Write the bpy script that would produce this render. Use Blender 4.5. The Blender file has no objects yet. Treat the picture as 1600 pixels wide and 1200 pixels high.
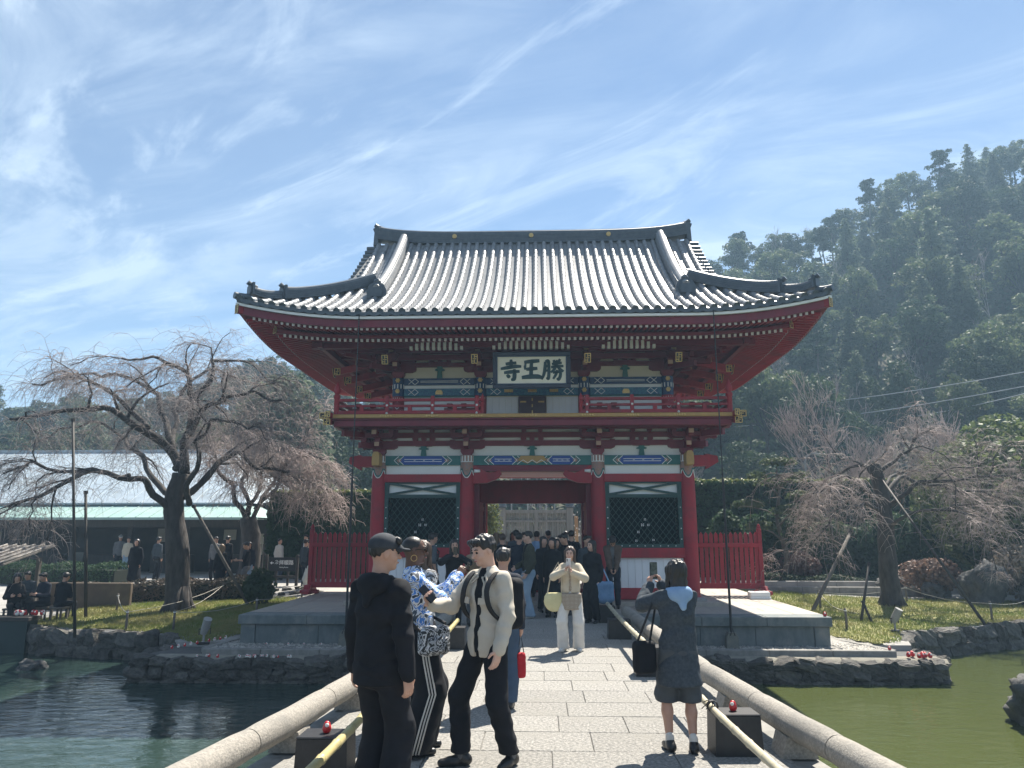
import bpy, bmesh, math, random
import numpy as np
from mathutils import Vector, Matrix, noise as mnoise
R = math.radians
scn = bpy.context.scene
COL = scn.collection
random.seed(7)
rng = np.random.default_rng(7)

# ---------------------------------------------------------------- camera
cam_data = bpy.data.cameras.new('camera')
cam = bpy.data.objects.new('camera', cam_data)
COL.objects.link(cam)
cam.location = (0.25, 0.0, 1.82)
PITCH, YAW, FPX = 11.31, 2.246, 1150.0
cam.rotation_euler = (R(90 + PITCH), 0, R(YAW))
cam_data.sensor_width = 36
cam_data.lens = 36 * FPX / 1600
cam_data.clip_start = 0.1
cam_data.clip_end = 3000
scn.camera = cam

# ---------------------------------------------------------------- light
SUN_DIR = Vector((0.30, 0.62, 1.0)).normalized()          # towards the sun
SUN_EL = math.asin(SUN_DIR.z)
SUN_AZ = math.atan2(SUN_DIR.x, SUN_DIR.y)
sun_d = bpy.data.lights.new('sun', 'SUN')
sun_d.energy = 5.0
sun_d.angle = R(0.5)
sun_d.color = (1.0, 0.93, 0.82)
sun = bpy.data.objects.new('sun', sun_d)
COL.objects.link(sun)
sun.rotation_euler = SUN_DIR.to_track_quat('Z', 'Y').to_euler()
sun.location = (20, 20, 40)

world = bpy.data.worlds.new('World')
scn.world = world
world.use_nodes = True
wn, wl = world.node_tree.nodes, world.node_tree.links
wn.clear()


def wnode(t, **k):
    n = wn.new(t)
    for a, b in k.items():
        setattr(n, a, b)
    return n


w_out = wnode('ShaderNodeOutputWorld')
w_sky = wnode('ShaderNodeTexSky', sky_type='NISHITA')
w_sky.sun_disc = False
w_sky.sun_elevation = SUN_EL
w_sky.sun_rotation = SUN_AZ
w_sky.altitude = 300
w_sky.air_density = 1.0
w_sky.dust_density = 0.1
w_sky.ozone_density = 5.0
w_bg = wnode('ShaderNodeBackground')
w_bg.inputs['Strength'].default_value = 0.0475
# thin cirrus: noise stretched along one heading, projected on a high flat layer
w_geo = wnode('ShaderNodeTexCoord')
w_sep = wnode('ShaderNodeSeparateXYZ')
wl.new(w_geo.outputs['Generated'], w_sep.inputs[0])
w_z = wnode('ShaderNodeMath', operation='MAXIMUM')
wl.new(w_sep.outputs['Z'], w_z.inputs[0]); w_z.inputs[1].default_value = 0.02
w_zz = wnode('ShaderNodeMath', operation='ADD')
wl.new(w_z.outputs[0], w_zz.inputs[0]); w_zz.inputs[1].default_value = 0.10
w_dx = wnode('ShaderNodeMath', operation='DIVIDE'); w_dy = wnode('ShaderNodeMath', operation='DIVIDE')
wl.new(w_sep.outputs['X'], w_dx.inputs[0]); wl.new(w_zz.outputs[0], w_dx.inputs[1])
wl.new(w_sep.outputs['Y'], w_dy.inputs[0]); wl.new(w_zz.outputs[0], w_dy.inputs[1])
w_cmb = wnode('ShaderNodeCombineXYZ')
wl.new(w_dx.outputs[0], w_cmb.inputs[0]); wl.new(w_dy.outputs[0], w_cmb.inputs[1])


def cirrus(rot, sx, sy, scale, detail, rough, dist, lo, hi, off=(0, 0, 0)):
    mp = wnode('ShaderNodeMapping')
    mp.vector_type = 'TEXTURE'
    mp.inputs['Rotation'].default_value = (0, 0, R(rot))
    mp.inputs['Scale'].default_value = (sx, sy, 1)
    mp.inputs['Location'].default_value = off
    wl.new(w_cmb.outputs[0], mp.inputs[0])
    nz = wnode('ShaderNodeTexNoise')
    nz.inputs['Scale'].default_value = scale
    nz.inputs['Detail'].default_value = detail
    nz.inputs['Roughness'].default_value = rough
    nz.inputs['Distortion'].default_value = dist
    wl.new(mp.outputs[0], nz.inputs['Vector'])
    mr = wnode('ShaderNodeMapRange')
    mr.interpolation_type = 'SMOOTHSTEP'
    mr.inputs['From Min'].default_value = lo
    mr.inputs['From Max'].default_value = hi
    wl.new(nz.outputs['Fac'], mr.inputs['Value'])
    return mr.outputs['Result']


def wmath(op, a, b):
    n = wnode('ShaderNodeMath', operation=op)
    for i, q in enumerate((a, b)):
        if isinstance(q, (int, float)):
            n.inputs[i].default_value = q
        else:
            wl.new(q, n.inputs[i])
    return n.outputs[0]


big = cirrus(-27, 2.0, 1.0, 1.25, 4, 0.5, 0.6, 0.36, 0.62, (0.55, 0.2, 0))
fine = cirrus(-24, 2.2, 1.0, 2.9, 9, 0.63, 0.9, 0.38, 0.68, (0.4, 1.2, 0))
wisp = cirrus(-40, 2.6, 1.0, 2.3, 9, 0.62, 2.0, 0.50, 0.66, (1.1, 0.3, 0))
veil = wmath('MULTIPLY', wmath('ADD', wmath('MULTIPLY', big, 0.8), 0.2), wmath('ADD', wmath('MULTIPLY', fine, 0.8), 0.2))
cl = wmath('ADD', wmath('MULTIPLY', veil, 0.66), wmath('MULTIPLY', wisp, 0.38))
cl = wmath('MINIMUM', wmath('ADD', cl, 0.0), 0.8)
cl = wmath('MULTIPLY', cl, wmath('MINIMUM', wmath('MAXIMUM', wmath('MULTIPLY', w_sep.outputs['Z'], 9.0), 0.0), 1.0))
w_mix = wnode('ShaderNodeMix', data_type='RGBA')
wl.new(cl, w_mix.inputs['Factor'])
wl.new(w_sky.outputs[0], w_mix.inputs[6])
w_mix.inputs[7].default_value = (6.4, 7.5, 8.9, 1)
wl.new(w_mix.outputs[2], w_bg.inputs['Color'])
wl.new(w_bg.outputs[0], w_out.inputs['Surface'])

scn.view_settings.view_transform = 'Standard'
scn.view_settings.look = 'None'
scn.view_settings.gamma = 1
scn.view_settings.use_curve_mapping = False
scn.view_settings.exposure = 1.38
scn.cycles.max_bounces = 6
scn.cycles.transparent_max_bounces = 8

# ---------------------------------------------------------------- helpers


def link(o):
    COL.objects.link(o)
    return o


ORG = {}


def tag(o, label=None, cat=None, group=None, kind=None):
    if label: o['label'] = label
    if cat: o['category'] = cat
    if group: o['group'] = group
    if kind: o['kind'] = kind
    return o


def empty(name, loc=(0, 0, 0), rz=0, label=None, cat=None, group=None, parent=None):
    o = link(bpy.data.objects.new(name, None))
    o.empty_display_size = 0.2
    o.location = loc
    o.rotation_euler = (0, 0, rz)
    if parent is not None:
        o.parent = parent
    tag(o, label, cat, group)
    return o


def world_empty(name, loc, label=None, cat=None, group=None):
    """a root whose parts are given in world coordinates"""
    o = empty(name, loc, 0, label, cat, group)
    ORG[o.name] = Vector(loc)
    return o


class MB:
    def __init__(s):
        s.v = []; s.f = []; s.m = []; s.mi = 0

    def add(s, vs, fs, mi=None):
        n = len(s.v)
        s.v.extend([tuple(q) for q in vs])
        s.f.extend([tuple(i + n for i in f) for f in fs])
        s.m.extend([s.mi if mi is None else mi] * len(fs))
        return s

    def box(s, c, d, rz=0.0, mi=None, ch=0.0, M=None):
        x, y, z = d[0] / 2, d[1] / 2, d[2] / 2
        if ch > 0:
            ch = min(ch, x * .9, y * .9, z * .9)
            vs = []
            for sx in (-1, 1):
                for sy in (-1, 1):
                    for sz in (-1, 1):
                        vs += [(sx * x, sy * (y - ch), sz * (z - ch)), (sx * (x - ch), sy * y, sz * (z - ch)), (sx * (x - ch), sy * (y - ch), sz * z)]
            I = lambda a, b, c_, k: ((a * 2 + b) * 2 + c_) * 3 + k
            fs = []
            for a in (0, 1):
                q = [I(a, 0, 0, 0), I(a, 1, 0, 0), I(a, 1, 1, 0), I(a, 0, 1, 0)]; fs.append(q if a else q[::-1])
                q = [I(0, a, 0, 1), I(0, a, 1, 1), I(1, a, 1, 1), I(1, a, 0, 1)]; fs.append(q if a else q[::-1])
                q = [I(0, 0, a, 2), I(1, 0, a, 2), I(1, 1, a, 2), I(0, 1, a, 2)]; fs.append(q if a else q[::-1])
                for b in (0, 1):
                    q = [I(a, b, 0, 0), I(a, b, 1, 0), I(a, b, 1, 1), I(a, b, 0, 1)]; fs.append(q if a != b else q[::-1])
                    q = [I(a, 0, b, 0), I(a, 1, b, 0), I(a, 1, b, 2), I(a, 0, b, 2)]; fs.append(q if a == b else q[::-1])
                    q = [I(0, a, b, 1), I(1, a, b, 1), I(1, a, b, 2), I(0, a, b, 2)]; fs.append(q if a != b else q[::-1])
                    for e in (0, 1):
                        q = [I(a, b, e, 0), I(a, b, e, 1), I(a, b, e, 2)]; fs.append(q if (a + b + e) % 2 else q[::-1])
        else:
            vs = [(sx * x, sy * y, sz * z) for sx in (-1, 1) for sy in (-1, 1) for sz in (-1, 1)]
            fs = [(0, 1, 3, 2), (4, 6, 7, 5), (0, 4, 5, 1), (2, 3, 7, 6), (0, 2, 6, 4), (1, 5, 7, 3)]
        cs, sn = math.cos(rz), math.sin(rz)
        if M is not None:
            vs = [tuple(M @ Vector(q)) for q in vs]
        else:
            vs = [(c[0] + q[0] * cs - q[1] * sn, c[1] + q[0] * sn + q[1] * cs, c[2] + q[2]) for q in vs]
        return s.add(vs, fs, mi)

    def bx(s, x0, x1, y0, y1, z0, z1, mi=None, ch=0.0):
        return s.box(((x0 + x1) / 2, (y0 + y1) / 2, (z0 + z1) / 2), (abs(x1 - x0), abs(y1 - y0), abs(z1 - z0)), 0, mi, ch)

    def beam(s, p, q, w, h, mi=None, ch=0.0, up=(0, 0, 1)):
        p, q = Vector(p), Vector(q)
        d = q - p
        L = d.length
        d.normalize()
        u = Vector(up)
        if abs(d.dot(u)) > .99: u = Vector((0, 1, 0))
        a = d.cross(u).normalized()
        b = a.cross(d).normalized()
        M = Matrix((( d.x, a.x, b.x, (p.x + q.x) / 2), (d.y, a.y, b.y, (p.y + q.y) / 2), (d.z, a.z, b.z, (p.z + q.z) / 2), (0, 0, 0, 1)))
        if M.to_3x3().determinant() < 0:
            M = M @ Matrix.Diagonal((1, -1, 1, 1))
        return s.box((0, 0, 0), (L, w, h), 0, mi, ch, M)

    def tube(s, pts, rad, n=8, mi=None, cap=True, flat=None):
        pts = [Vector(q) for q in pts]
        k = len(pts)
        if not hasattr(rad, '__len__'): rad = [rad] * k
        vs, fs = [], []
        pu = None
        for i, q in enumerate(pts):
            t = (pts[min(i + 1, k - 1)] - pts[max(i - 1, 0)])
            if t.length < 1e-9: t = Vector((0, 0, 1))
            t.normalize()
            if pu is None:
                pu = Vector((0, 0, 1)) if abs(t.z) < .9 else Vector((1, 0, 0))
            a = t.cross(pu)
            if a.length < 1e-6: a = t.orthogonal()
            a.normalize()
            b = a.cross(t).normalized()
            pu = b
            for j in range(n):
                th = 2 * math.pi * j / n
                vs.append(q + a * (math.cos(th) * rad[i]) + b * (math.sin(th) * rad[i]))
        for i in range(k - 1):
            for j in range(n):
                fs.append((i * n + j, i * n + (j + 1) % n, (i + 1) * n + (j + 1) % n, (i + 1) * n + j))
        if cap:
            fs.append(tuple(range(n))[::-1]); fs.append(tuple((k - 1) * n + j for j in range(n)))
        return s.add(vs, fs, mi)

    def lathe(s, prof, c=(0, 0, 0), n=16, mi=None, cap=True):
        vs, fs = [], []
        for r, z in prof:
            for j in range(n):
                th = 2 * math.pi * j / n
                vs.append((c[0] + r * math.cos(th), c[1] + r * math.sin(th), c[2] + z))
        k = len(prof)
        for i in range(k - 1):
            for j in range(n):
                fs.append((i * n + j, i * n + (j + 1) % n, (i + 1) * n + (j + 1) % n, (i + 1) * n + j))
        if cap:
            fs.append(tuple(range(n))[::-1]); fs.append(tuple((k - 1) * n + j for j in range(n)))
        return s.add(vs, fs, mi)

    def prism(s, poly, fn, t0, t1, mi=None):
        """poly: 2D outline (counter-clockwise), fn(a,b,t) -> point"""
        n = len(poly)
        vs = [fn(a, b, t0) for a, b in poly] + [fn(a, b, t1) for a, b in poly]
        fs = [tuple(range(n))[::-1], tuple(range(n, 2 * n))]
        fs += [(i, (i + 1) % n, n + (i + 1) % n, n + i) for i in range(n)]
        return s.add(vs, fs, mi)

    def xz(s, poly, y0, y1, mi=None):
        return s.prism(poly, lambda a, b, t: (a, t, b), y1, y0, mi)

    def mesh(s, name, mats, org=None, smooth=False, fix=True):
        me = bpy.data.meshes.new(name)
        v = s.v
        if org is not None and (org[0] or org[1] or org[2]):
            v = [(q[0] - org[0], q[1] - org[1], q[2] - org[2]) for q in v]
        me.from_pydata(v, [], s.f)
        if not isinstance(mats, (list, tuple)): mats = [mats]
        for m in mats: me.materials.append(m)
        if len(mats) > 1:
            me.polygons.foreach_set('material_index', s.m)
        if fix:
            b = bmesh.new(); b.from_mesh(me)
            bmesh.ops.recalc_face_normals(b, faces=b.faces)
            b.to_mesh(me); b.free()
        if smooth is True:
            me.polygons.foreach_set('use_smooth', [True] * len(me.polygons))
        elif smooth:
            me.polygons.foreach_set('use_smooth', [True] * len(me.polygons))
            me.set_sharp_from_angle(angle=R(smooth))
        me.update()
        return me

    def build(s, name, mats, parent=None, smooth=False, loc=None, rot=None, fix=True):
        org = None
        root = parent
        while root is not None and root.parent is not None: root = root.parent
        if root is not None and root.name in ORG: org = ORG[root.name]
        o = link(bpy.data.objects.new(name, s.mesh(name, mats, org, smooth, fix)))
        if parent is not None: o.parent = parent
        if loc is not None: o.location = loc
        if rot is not None: o.rotation_euler = rot
        return o


def inst(name, me, parent, loc, rot=(0, 0, 0), scale=(1, 1, 1)):
    """a piece sharing mesh data; loc in world coordinates when the root has an ORG"""
    o = link(bpy.data.objects.new(name, me))
    root = parent
    while root is not None and root.parent is not None: root = root.parent
    if root is not None and root.name in ORG: loc = Vector(loc) - ORG[root.name]
    if parent is not None: o.parent = parent
    o.location = loc; o.rotation_euler = rot; o.scale = scale
    return o


def copy_tree(o, parent=None):
    c = o.copy(); COL.objects.link(c)
    if parent is not None: c.parent = parent
    for ch in o.children: copy_tree(ch, c)
    return c


# ---------------------------------------------------------------- materials
MATS = {}


def mat(name, c, c2=None, scale=6.0, rough=0.6, bump=0.0, bscale=None, metal=0.0, spec=0.5, detail=5, lo=.35, hi=.65,
        rand=0.0, coat=0.0, dirt=None, dscale=1.2, stretch=None, trans=0.0, bdist=0.02, sheen=0.0):
    if name in MATS: return MATS[name]
    m = bpy.data.materials.new(name)
    m.use_nodes = True
    nt = m.node_tree
    N, L = nt.nodes, nt.links
    b = N['Principled BSDF']
    b.inputs['Roughness'].default_value = rough
    b.inputs['Metallic'].default_value = metal
    b.inputs['Specular IOR Level'].default_value = spec
    if coat: b.inputs['Coat Weight'].default_value = coat; b.inputs['Coat Roughness'].default_value = 0.15
    if sheen: b.inputs['Sheen Weight'].default_value = sheen
    tc = N.new('ShaderNodeTexCoord')
    src = tc.outputs['Object']
    if stretch:
        mp = N.new('ShaderNodeMapping'); mp.inputs['Scale'].default_value = stretch
        L.new(src, mp.inputs[0]); src = mp.outputs[0]
    col = None
    if c2 is not None:
        nz = N.new('ShaderNodeTexNoise'); nz.inputs['Scale'].default_value = scale; nz.inputs['Detail'].default_value = detail
        nz.inputs['Roughness'].default_value = .6
        L.new(src, nz.inputs['Vector'])
        mr = N.new('ShaderNodeMapRange'); mr.inputs['From Min'].default_value = lo; mr.inputs['From Max'].default_value = hi
        L.new(nz.outputs['Fac'], mr.inputs['Value'])
        mx = N.new('ShaderNodeMix'); mx.data_type = 'RGBA'
        L.new(mr.outputs[0], mx.inputs['Factor'])
        mx.inputs[6].default_value = (*c, 1); mx.inputs[7].default_value = (*c2, 1)
        col = mx.outputs[2]
    if dirt is not None:
        nz = N.new('ShaderNodeTexNoise'); nz.inputs['Scale'].default_value = dscale; nz.inputs['Detail'].default_value = 7
        nz.inputs['Roughness'].default_value = .68
        L.new(tc.outputs['Object'], nz.inputs['Vector'])
        mr = N.new('ShaderNodeMapRange'); mr.inputs['From Min'].default_value = .5; mr.inputs['From Max'].default_value = .72
        L.new(nz.outputs['Fac'], mr.inputs['Value'])
        mx = N.new('ShaderNodeMix'); mx.data_type = 'RGBA'
        L.new(mr.outputs[0], mx.inputs['Factor'])
        if col is not None: L.new(col, mx.inputs[6])
        else: mx.inputs[6].default_value = (*c, 1)
        mx.inputs[7].default_value = (*dirt, 1)
        col = mx.outputs[2]
    if rand:
        oi = N.new('ShaderNodeObjectInfo')
        mr = N.new('ShaderNodeMapRange'); mr.inputs['To Min'].default_value = 1 - rand; mr.inputs['To Max'].default_value = 1 + rand
        L.new(oi.outputs['Random'], mr.inputs['Value'])
        hs = N.new('ShaderNodeHueSaturation')
        L.new(mr.outputs[0], hs.inputs['Value'])
        if col is not None: L.new(col, hs.inputs['Color'])
        else: hs.inputs['Color'].default_value = (*c, 1)
        col = hs.outputs[0]
    if col is not None: L.new(col, b.inputs['Base Color'])
    else: b.inputs['Base Color'].default_value = (*c, 1)
    if bump:
        nz = N.new('ShaderNodeTexNoise'); nz.inputs['Scale'].default_value = bscale or scale * 3; nz.inputs['Detail'].default_value = 6
        nz.inputs['Roughness'].default_value = .65
        L.new(src, nz.inputs['Vector'])
        bp = N.new('ShaderNodeBump'); bp.inputs['Strength'].default_value = bump; bp.inputs['Distance'].default_value = bdist
        L.new(nz.outputs['Fac'], bp.inputs['Height'])
        L.new(bp.outputs[0], b.inputs['Normal'])
    if trans:
        # thin leaves let some light through
        tr = N.new('ShaderNodeBsdfTranslucent')
        if col is not None: L.new(col, tr.inputs['Color'])
        else: tr.inputs['Color'].default_value = (*c, 1)
        ms = N.new('ShaderNodeMixShader'); ms.inputs[0].default_value = trans
        L.new(b.outputs[0], ms.inputs[1]); L.new(tr.outputs[0], ms.inputs[2])
        L.new(ms.outputs[0], N['Material Output'].inputs['Surface'])
    MATS[name] = m
    return m


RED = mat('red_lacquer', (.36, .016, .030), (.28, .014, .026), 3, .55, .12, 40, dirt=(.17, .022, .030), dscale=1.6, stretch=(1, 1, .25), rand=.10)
DRED = mat('shaded_red_lacquer', (.20, .013, .030), (.15, .011, .028), 3, .5, .06, 40)  # same red, darkened to carry the shade under the eaves and in recesses
WHITE = mat('white_plaster', (.88, .88, .86), (.82, .82, .80), 2, .8, .05, 30)
CREAM = mat('cream_plaster', (.80, .74, .60), (.74, .68, .54), 2, .8)
WBOARD = mat('white_board', (.86, .87, .88), (.78, .79, .80), 4, .6, stretch=(1, 1, .1))
GOLD = mat('gold_fitting', (.72, .50, .20), (.50, .33, .12), 30, .38, .3, 60, metal=.55)
OCHRE = mat('ochre_board', (.50, .30, .09), (.42, .25, .08), 5, .5)
BLUE = mat('blue_paint', (.018, .085, .36), (.014, .07, .30), 5, .5)
NAVY = mat('navy_paint', (.010, .04, .13), (.016, .07, .17), 18, .5)
TEAL = mat('teal_paint', (.025, .17, .16), (.02, .13, .13), 8, .5)
LGREEN = mat('dark_green_lattice', (.006, .045, .045), (.008, .06, .055), 5, .45)
INK = mat('green_black_ink', (.006, .05, .06), None, rough=.5)
BLACK = mat('black_metal', (.012, .013, .016), (.02, .02, .022), 8, .45)
TILE = mat('silver_roof_tile', (.19, .20, .215), (.25, .26, .27), 5, .52, .12, 50, metal=.0, spec=.5, rand=.12, dirt=(.14, .15, .16), dscale=2.0)
TILED = mat('dark_roof_tile', (.055, .075, .095), (.085, .105, .125), 6, .42, .12, 40, spec=.6)
STONE = mat('grey_granite', (.36, .35, .33), (.27, .265, .26), 60, .85, .35, 120, dirt=(.20, .20, .19), dscale=1.6, rand=.06, bdist=.006)
DECKM = mat('rough_granite_paving', (.36, .345, .315), (.16, .156, .147), 36, .9, .9, 44, lo=.36, hi=.64, detail=4, dirt=(.26, .25, .225), dscale=1.1, rand=.08, bdist=.02)
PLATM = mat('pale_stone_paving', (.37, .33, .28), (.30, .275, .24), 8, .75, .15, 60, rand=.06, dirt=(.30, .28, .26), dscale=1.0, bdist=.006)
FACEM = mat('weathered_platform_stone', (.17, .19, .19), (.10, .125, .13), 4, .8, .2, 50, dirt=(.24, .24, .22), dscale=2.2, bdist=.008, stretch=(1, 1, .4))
WALLST = mat('pond_wall_rock', (.12, .112, .10), (.055, .053, .05), 5, .9, .9, 9, rand=.35, dirt=(.13, .125, .10), dscale=3.0, bdist=.06)
CONC = mat('old_concrete', (.27, .26, .24), (.20, .195, .18), 7, .9, .3, 60, dirt=(.14, .14, .13), dscale=1.5, bdist=.01)
PEB = mat('pale_pebble', (.42, .395, .35), (.20, .195, .18), 9, .8, lo=.4, hi=.6, detail=2)
MORTAR = mat('dark_joint', (.10, .10, .095), (.07, .07, .068), 8, .95)
# ================================================================ SETTING
WATER_Z = -1.2


def water_mat():
    m = bpy.data.materials.new('pond_water'); m.use_nodes = True
    N, L = m.node_tree.nodes, m.node_tree.links
    b = N['Principled BSDF']
    b.inputs['Roughness'].default_value = .04
    b.inputs['IOR'].default_value = 1.33
    tc = N.new('ShaderNodeTexCoord')
    nz = N.new('ShaderNodeTexNoise'); nz.inputs['Scale'].default_value = .35; nz.inputs['Detail'].default_value = 3
    L.new(tc.outputs['Object'], nz.inputs['Vector'])
    mx = N.new('ShaderNodeMix'); mx.data_type = 'RGBA'
    sx_ = N.new('ShaderNodeSeparateXYZ'); L.new(tc.outputs['Object'], sx_.inputs[0])
    mr_ = N.new('ShaderNodeMapRange'); mr_.inputs['From Min'].default_value = -3.0; mr_.inputs['From Max'].default_value = 4.0
    L.new(sx_.outputs['X'], mr_.inputs['Value'])
    ad_ = N.new('ShaderNodeMath'); ad_.operation = 'MULTIPLY_ADD'; ad_.inputs[1].default_value = .35
    L.new(nz.outputs['Fac'], ad_.inputs[0]); L.new(mr_.outputs[0], ad_.inputs[2])
    L.new(ad_.outputs[0], mx.inputs['Factor']); mx.clamp_factor = True
    mx.inputs[6].default_value = (.015, .036, .039, 1); mx.inputs[7].default_value = (.064, .078, .027, 1)
    L.new(mx.outputs[2], b.inputs['Base Color'])
    mp = N.new('ShaderNodeMapping'); mp.inputs['Rotation'].default_value = (0, 0, .5); mp.inputs['Scale'].default_value = (1.0, 2.0, 1)
    L.new(tc.outputs['Object'], mp.inputs[0])
    n1 = N.new('ShaderNodeTexNoise'); n1.inputs['Scale'].default_value = 2.6; n1.inputs['Detail'].default_value = 5; n1.inputs['Distortion'].default_value = .6
    n2 = N.new('ShaderNodeTexNoise'); n2.inputs['Scale'].default_value = .5; n2.inputs['Detail'].default_value = 2
    L.new(mp.outputs[0], n1.inputs['Vector']); L.new(tc.outputs['Object'], n2.inputs['Vector'])
    ml = N.new('ShaderNodeMath'); ml.operation = 'MULTIPLY'
    L.new(n1.outputs['Fac'], ml.inputs[0]); L.new(n2.outputs['Fac'], ml.inputs[1])
    bp = N.new('ShaderNodeBump'); bp.inputs['Strength'].default_value = .55; bp.inputs['Distance'].default_value = .07
    L.new(ml.outputs[0], bp.inputs['Height']); L.new(bp.outputs[0], b.inputs['Normal'])
    return m


w = MB().add([(-90, -40, WATER_Z), (90, -40, WATER_Z), (90, 40, WATER_Z), (-90, 40, WATER_Z)], [(0, 1, 2, 3)])
tag(w.build('pond_water', water_mat()), kind='structure')

SHX = [-400, -60, -16, -12.3, -8.8, -8.0, 8.3, 9.0, 13.1, 18, 60, 400]
SHY = [30, 24, 20.4, 19.0, 18.25, 17.2, 17.2, 19.1, 21.3, 23.5, 30, 40]


def shore(x):
    return float(np.interp(x, SHX, SHY))


def gz(x, y):
    """height of the open ground"""
    s = max(0.0, y - shore(x))
    z = -0.62 + 0.52 * min(1.0, s / 11.0)
    return z + 0.03 * mnoise.noise((x * .3, y * .3, 0))


xs = sorted(set([-400, -250, -150, -100, -70] + list(np.arange(-50, 51, 1.0)) + [70, 100, 150, 250, 400] + SHX))
ss = [0, .3, .8, 1.5, 2.5, 4, 6, 8, 11, 15, 20, 30, 45, 70, 110, 200, 500, 1500]
g = MB()
vs = []
for s_ in ss:
    for x in xs:
        y = shore(x) + s_
        vs.append((x, y, gz(x, y)))
nx = len(xs)
fs = [(j * nx + i, j * nx + i + 1, (j + 1) * nx + i + 1, (j + 1) * nx + i) for j in range(len(ss) - 1) for i in range(nx - 1)]
g.add(vs, fs)
# earth bank below the shoreline
vs = [(x, shore(x), gz(x, shore(x))) for x in xs] + [(x, shore(x) + .02, -2.2) for x in xs]
g.add(vs, [(i, nx + i, nx + i + 1, i + 1) for i in range(nx - 1)])
GROUND = mat('pale_gravel_ground', (.34, .33, .31), (.26, .255, .245), 1.2, .95, .5, 60, dirt=(.26, .245, .21), dscale=.35, bdist=.01)
tag(g.build('ground', GROUND, smooth=True), kind='structure')

# ---------------------------------------------------------------- bridge
deck = MB()
deck.prism([(-2.75, -5), (3.25, -5), (2.95, 3), (2.45, 7), (2.3, 16.79), (-1.86, 16.79), (-2.0, 7), (-2.5, 3)], lambda a, b, t: (a, b, t), -.38, -.014)
bridge = tag(deck.build('bridge_deck', CONC), kind='structure')
y = 1.3
row = 0
while y < 16.7:
    d = .6
    x = -1.82
    x1 = 2.27
    first = True
    while x < x1 - .05:
        wd = random.uniform(.55, 1.15)
        if first and row % 2: wd *= .6
        first = False
        if x1 - (x + wd) < .4: wd = x1 - x
        ob = inst('paving_slab', MB().box((random.uniform(-9, 9) * 0, 0, 0), (wd - .006, d - .006, .05), ch=.006).mesh('paving_slab', DECKM), bridge, (x + wd / 2, y + d / 2, -.0225 + random.uniform(-.0025, .0025)), (random.uniform(-.002, .002), random.uniform(-.002, .002), random.choice((0, math.pi))))
        x += wd
    y += d
    row += 1

# curved stone handrails on short blocks
RY = [16.0, 14.8, 9.0, 6.5, 4.9, 3.0, 0.5]
RXR = [1.93, 1.96, 2.13, 2.36, 2.56, 2.88, 3.3]
RXL = [-1.48, -1.52, -1.69, -1.92, -2.13, -2.44, -2.86]


def rail_x(side, y):
    return float(np.interp(y, RY[::-1], (RXR if side > 0 else RXL)[::-1]))


RAILM = mat('rough_stone_rail', (.37, .34, .295), (.235, .22, .195), 48, .9, .8, 60, lo=.36, hi=.64, detail=3, dirt=(.21, .20, .18), dscale=2.0, bdist=.014)
for side, nm in ((1, 'right'), (-1, 'left')):
    root = world_empty('stone_handrail', (rail_x(side, 8), 8, 0), 'low round stone handrail along the %s edge of the bridge' % nm, 'handrail', 'handrails of the bridge')
    brk = [1.2, 2.75, 4.35, 5.95, 7.45, 9.0, 10.6, 12.2, 13.8, 15.5]
    for a, b in zip(brk[:-1], brk[1:]):
        pts, rr = [], []
        for k in range(9):
            t = k / 8
            yy = a + .006 + (b - a - .012) * t
            e = min(k, 8 - k)
            pts.append((rail_x(side, yy) + .006 * mnoise.noise((yy * 2, side, 0)), yy, .235 + .006 * mnoise.noise((yy * 1.7, 3, side))))
            rr.append(.112 if e else .104)
        MB().tube(pts, rr, 20).build('rail_stone', RAILM, root, smooth=40)
    for yb in [2.1, 3.55, 5.15, 6.7, 8.2, 9.8, 11.4, 13.0, 14.6]:
        xx = rail_x(side, yb)
        MB().xz([(xx - .15, .002), (xx + .15, .002), (xx + .10, .165), (xx - .10, .165)], yb - .15, yb + .15).build('support_block', RAILM, root)

# ---------------------------------------------------------------- gate platform
PX, PY0, PY1 = 6.5, 16.8, 27.4
plat = world_empty('stone_platform', (0, 22, -.6), 'wide grey stone platform under the red gate', 'platform')
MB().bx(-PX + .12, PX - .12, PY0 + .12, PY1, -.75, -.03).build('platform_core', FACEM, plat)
for x0, x1 in ((-PX, -1.87), (2.31, PX)):
    n = 3
    for k in range(n):
        a = x0 + (x1 - x0) * k / n; b = x0 + (x1 - x0) * (k + 1) / n
        MB().bx(a + .003, b - .003, PY0, PY0 + .6, -.2, 0, ch=.012).build('edge_slab', STONE if False else FACEM, plat)
    # panels below the edge slabs, with corner posts standing proud
    pl = [x0 + .05, x0 + .38] + [x0 + .38 + (x1 - x0 - .70) * t for t in (.36, .70)] + [x1 - .32, x1 - .02]
    if x0 > 0: pl = [x0 + .02, x0 + .32] + [x0 + .32 + (x1 - x0 - .70) * t for t in (.3, .64)] + [x1 - .38, x1 - .05]
    for k in range(5):
        pr_ = .0 if k in (0, 4) else .025
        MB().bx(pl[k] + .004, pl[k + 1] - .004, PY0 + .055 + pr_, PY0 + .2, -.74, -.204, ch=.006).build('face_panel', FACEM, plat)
for sx in (-1, 1):
    for k in range(4):
        a = PY0 + .606 + k * 2.4
        MB().bx(sx * (PX - .6), sx * PX, a, a + 2.394, -.2, 0, ch=.012).build('edge_slab', PLATM, plat)
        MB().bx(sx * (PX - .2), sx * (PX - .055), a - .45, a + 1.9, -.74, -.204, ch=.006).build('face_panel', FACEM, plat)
ptm = MB().box((0, 0, 0), (1, 1, .06), ch=.006).mesh('paving_slab', PLATM)
yy = PY0 + .605
rowk = 0
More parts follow.
